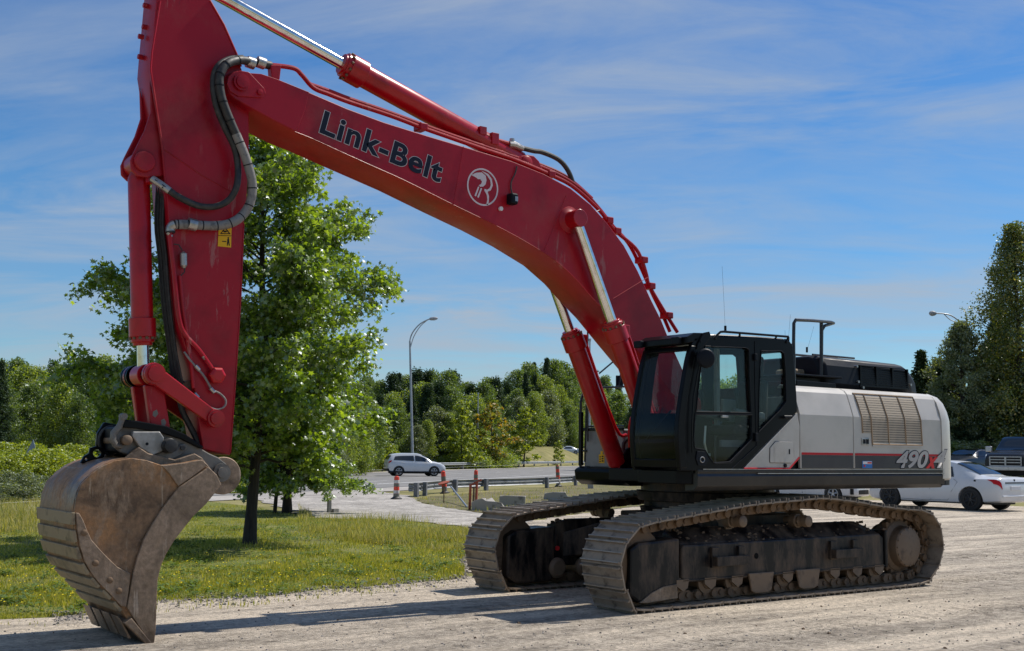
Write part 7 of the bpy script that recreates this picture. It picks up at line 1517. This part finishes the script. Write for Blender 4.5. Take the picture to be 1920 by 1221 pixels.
# ------------------------------------------------------------------ BARRELS
ORANGE = mat('barrel_orange_red', (0.78, 0.065, 0.03), 0.5, scale=6, dust=(0.25, 0.15, 0.1), dust_amt=0.2); BWH = mat('barrel_white_band', (0.62, 0.60, 0.56), 0.5, dark=(0.38, 0.36, 0.33), scale=6); BBL = mat('barrel_grey_band', (0.16, 0.155, 0.12), 0.6, scale=6)
def barrel(u, v, h, tilt, label, bands):
    x, y = G(u, v); r = empty('traffic_barrel', (x, y, H(x, y)+0.02)); tag(r, label, 'traffic barrel'); r.rotation_euler = (tilt*Fh[0]*0, tilt, 0.0)
    r.rotation_euler = Matrix.Rotation(tilt, 3, Vector(Fh)).to_euler()
    b = MB(); b.lathe((0, 0, 0), (0, 0, 0.09), [(0, 0.21), (0.03, 0.21), (0.06, 0.15), (0.09, 0.125)], 20); b.build('base', RUBBER, r)
    n = len(bands); z0 = 0.08; dz = (h-0.10)/n
    b = MB(); prof = []
    b.lathe((0, 0, z0), (0, 0, h), [(0, 0.112), (h-0.12, 0.092), (h-0.10, 0.05), (h-0.08, 0.05)], 20); body = b.build('tube', ORANGE, r)
    for k, c in enumerate(bands):
        if c is None: continue
        za = z0+dz*k; zb = za+dz*0.94; ra = lambda z: 0.112-0.02*(z-z0)/(h-0.12)+0.003
        b = MB(); b.lathe((0, 0, za), (0, 0, zb), [(0, ra(za)), (zb-za, ra(zb))], 20); b.build('band', c, body)
    b = MB(); b.tube([(-0.05, 0, h-0.03), (-0.045, 0, h+0.04), (0.045, 0, h+0.04), (0.05, 0, h-0.03)], 0.014, 6); b.build('handle', CARBLK, r)
    return r
barrel(743, 937, 0.84, 0.0, 'upright red and white barrel standing alone at the left end of the low guardrail', [BBL, BWH, None, BBL, BWH, None])
barrel(834, 926, 0.95, -0.10, 'leaning red barrel behind the guardrail, next to the fallen pole', [BBL, None, BBL, None])
barrel(892, 916, 0.88, 0.0, 'second barrel from the right, upright behind the guardrail, over the rusty frame', [BWH, None, BBL, None])
barrel(1047, 913, 1.10, -0.06, 'rightmost barrel, leaning behind the guardrail near the excavator tracks', [BBL, BWH, None, BBL, None, BBL])
# ------------------------------------------------------------------ DEBRIS ON THE VERGE
CONC = mat('old_concrete', (0.32, 0.30, 0.27), 0.9, dark=(0.17, 0.155, 0.14), scale=3, amt=0.7, bump=0.3, bscale=12); RUST = mat('rust_red_paint', (0.30, 0.07, 0.035), 0.8, dark=(0.12, 0.04, 0.025), scale=5, amt=0.7)
def chunk(name, poly_px, gv, depth, label, cat, m, mess=0.03, seed=1):
    """block whose camera-facing face is traced on an upright plane at the ground line gv"""
    r_ = random.Random(seed); dep = latdep(*G(sum(p[0] for p in poly_px)/len(poly_px), gv))[1]
    f_ = []
    for u, v in poly_px: x, y = UD(u, dep); f_.append((x, y, max(-0.02, hgt(u, v, dep))))
    bk_ = [(x+Fh[0]*depth+r_.uniform(-mess, mess), y+Fh[1]*depth+r_.uniform(-mess, mess), z+r_.uniform(-mess, mess)) for x, y, z in f_]
    cx_ = sum(p[0] for p in f_)/len(f_); cy_ = sum(p[1] for p in f_)/len(f_)
    b = MB(); b.loft([[(x-cx_, y-cy_, z) for x, y, z in f_], [(x-cx_, y-cy_, z) for x, y, z in bk_]]); o = b.build(name, m, None, smooth=False, bevel=0.015, loc=(cx_, cy_, 0)); tag(o, label, cat); return o
chunk('concrete_block', [(940, 951), (940, 929), (953, 928), (988, 929.5), (988, 949), (952, 950)], 951, 0.45, 'squared pale concrete block between the rubble heap and the far track', 'concrete block', CONC)
chunk('concrete_slab', [(1021, 938), (1024, 924), (1040, 921.5), (1062, 922), (1067, 930), (1066, 938)], 938, 0.6, 'tilted broken slab just above the far track', 'concrete slab', CONC, 0.06)
chunk('concrete_rubble', [(889, 959), (888, 941), (896, 936), (908, 933), (916, 938), (930, 939), (944, 941), (948, 949), (946, 958)], 959, 0.7, 'heap of broken concrete beside the rusty post frame', 'rubble', CONC, 0.1)
chunk('kerb_stone', [(1104, 917), (1104, 907), (1114, 906), (1115, 916)], 917, 0.3, 'small grey kerb stone under the excavator bumper', 'kerb stone', CONC)
# rusty frame
x, y = G(886, 957); fr_ = empty('rusty_frame', (x, y, 0)); tag(fr_, 'leaning rusty red steel frame beside the concrete rubble', 'steel frame')
s1 = lambda du_, dz_: tuple(np.array([Rh[0], Rh[1], 0])*du_ + np.array([0, 0, dz_]))
for a, c in ((-0.09, 0.78), (0.10, 0.86)): b = MB(); b.tube([s1(a, 0), s1(a+0.02, c)], 0.04, 6); b.build('post', RUST, fr_, smooth=False)
b = MB(); b.tube([s1(-0.09, 0.74), s1(0.26, 0.92)], 0.035, 6); b.build('crossbar', RUST, fr_, smooth=False)
b = MB(); b.tube([s1(0.02, 0.0), s1(0.03, 0.7)], 0.03, 6); b.build('inner_post', CHAIN, fr_)
x, y = G(876, 953); x2, y2 = G(845, 940)
b = MB(); b.tube([(0, 0, 0.03), (x2-x, y2-y, 0.52)], 0.03, 8); o = b.build('fallen_pole', STEEL, None, loc=(x, y, 0)); tag(o, 'pale metal pole leaning between the leaning barrel and the rusty frame', 'pole')
x, y = G(832, 944); b = MB(); b.tube([(0, 0, 0), (0, 0, 0.68)], 0.018, 6); sg = empty('round_sign', (x, y, 0)); tag(sg, 'flat round red plate on a thin post below the leaning barrel', 'sign'); b.build('post', CHAIN, sg, smooth=False)
b = MB(); b.lathe((0, 0, 0.66), (0.02, 0.0, 0.72), [(0, 0.16), (0.03, 0.2), (0.05, 0.2), (0.06, 0.1)], 20); b.build('plate', RUST, sg)
x, y = G(617, 962); b = MB(); b.box(-0.05, 0.05, -0.05, 0.05, 0, 0.36); b.prismz([(-0.3, -0.06), (-0.1, -0.12), (-0.08, 0.12), (-0.26, 0.1)], 0, 0.12); o = b.build('marker_post', CONC, None, smooth=False, bevel=0.01, loc=(x, y, 0)); tag(o, 'short pale marker post with a dark stone at its foot, right of the smaller maple', 'marker post')
# ------------------------------------------------------------------ STREET LAMPS, POSTS, SIGN
POLE = mat('lamp_pole_galv', (0.38, 0.40, 0.42), 0.45, metal=0.4, dark=(0.30, 0.31, 0.33), scale=3); HEADM = plain('lamp_head_grey', (0.35, 0.36, 0.38), 0.5)
def lamp(dep, base, top, arm_pts, label, r0_=0.11, truss=None, head=0.35):
    x, y = UD(base[0], dep); z = H(x, y) if base[1] is None else 0.0; o0 = np.array([x, y, z]); r = empty('street_lamp', tuple(o0)); tag(r, label, 'street lamp')
    def W(u, v): x_, y_ = UD(u, dep); return np.array([x_, y_, hgt(u, v, dep)]) - o0
    b = MB(); t_ = W(*top); b.tube([(0, 0, 0), tuple(t_)], [r0_, r0_*0.6], 12); b.build('pole', POLE, r)
    pts = [W(u, v) for u, v in arm_pts]; b = MB(); b.tube([tuple(p) for p in pts], r0_*0.42, 8, sm=4)
    if truss: b.tube([tuple(W(u, v)) for u, v in truss], r0_*0.3, 8, sm=3); 
    b.build('arm', POLE, r)
    e = pts[-1]; d = (pts[-1]-pts[-2]); d[2] *= 0.3; d /= np.linalg.norm(d); b = MB(); b.lathe(tuple(e-d*0.1), tuple(e+d*(head*2)), [(0, 0.06), (0.1, 0.13), (head*1.2, 0.16), (head*1.8, 0.12), (head*2.1, 0.03)], 14); b.build('lamp_head', HEADM, r)
lamp(100, (778.5, None), (768, 640), [(768, 650), (768.5, 636), (774, 622), (786, 608), (800, 600), (806, 598)], 'tall grey street lamp with a curved double arm, standing right of the big maple', 0.13, truss=[(768.5, 656), (775, 632), (787, 612), (798, 602)])
lamp(67, (1818.5, None), (1818, 598), [(1818, 660), (1815, 622), (1805, 604), (1790, 592), (1775, 588), (1758, 587.5)], 'street lamp reaching left out of the trees behind the engine hood', 0.085, truss=[(1814, 640), (1812, 612), (1788, 600), (1776, 589)], head=0.2)
def pole_only(name, u, vtop, dep, r, label, cat='post'):
    x, y = UD(u, dep); z = H(x, y); b = MB(); h = hgt(u, vtop, dep)-z; b.tube([(0, 0, 0), (0, 0, h)], [r, r*0.7], 8); b.cyl((0, 0, h), (0, 0, h+0.2), r*1.2, 8); o = b.build(name, POLE, None, loc=(x, y, z)); tag(o, label, cat)
pole_only('light_pole', 898, 740, 142, 0.09, 'thin pale pole among the trees behind the orange sapling'); pole_only('light_pole', 685, 720, 110, 0.10, 'pale pole in the wood just right of the big maple')
pole_only('light_pole', 1107, 640, 95, 0.09, 'grey pole rising behind the black corner post of the excavator')
x, y = UD(52, 52); b = MB(); b.tube([(0.35*Rh[0], 0.35*Rh[1], 0), (0.35*Rh[0], 0.35*Rh[1], 1.4)], 0.025, 6)
sg = empty('triangular_sign', (x, y, 0.0)); tag(sg, 'grey blue back of a triangular road sign among the shrubs at the far left', 'sign'); b.build('post', POLE, sg, smooth=False)
b = MB(); t3 = [np.array([Rh[0]*a+Fh[0]*c, Rh[1]*a+Fh[1]*c, z]) for a, c, z in ((0.0, 0.05, 1.25), (0.7, 0.05, 1.2), (0.38, 0.05, 2.1))]; b.loft([[tuple(q) for q in t3], [tuple(q+np.array([Fh[0], Fh[1], 0])*0.03) for q in t3]]); b.build('plate', mat('sign_back', (0.22, 0.27, 0.31), 0.5, scale=3), sg, smooth=False)
# prototypes that stayed unused are removed
for k_, (o_, used_) in KINDS.items():
    if not used_:
        for c_ in list(o_.children): bpy.data.objects.remove(c_)
        bpy.data.objects.remove(o_)
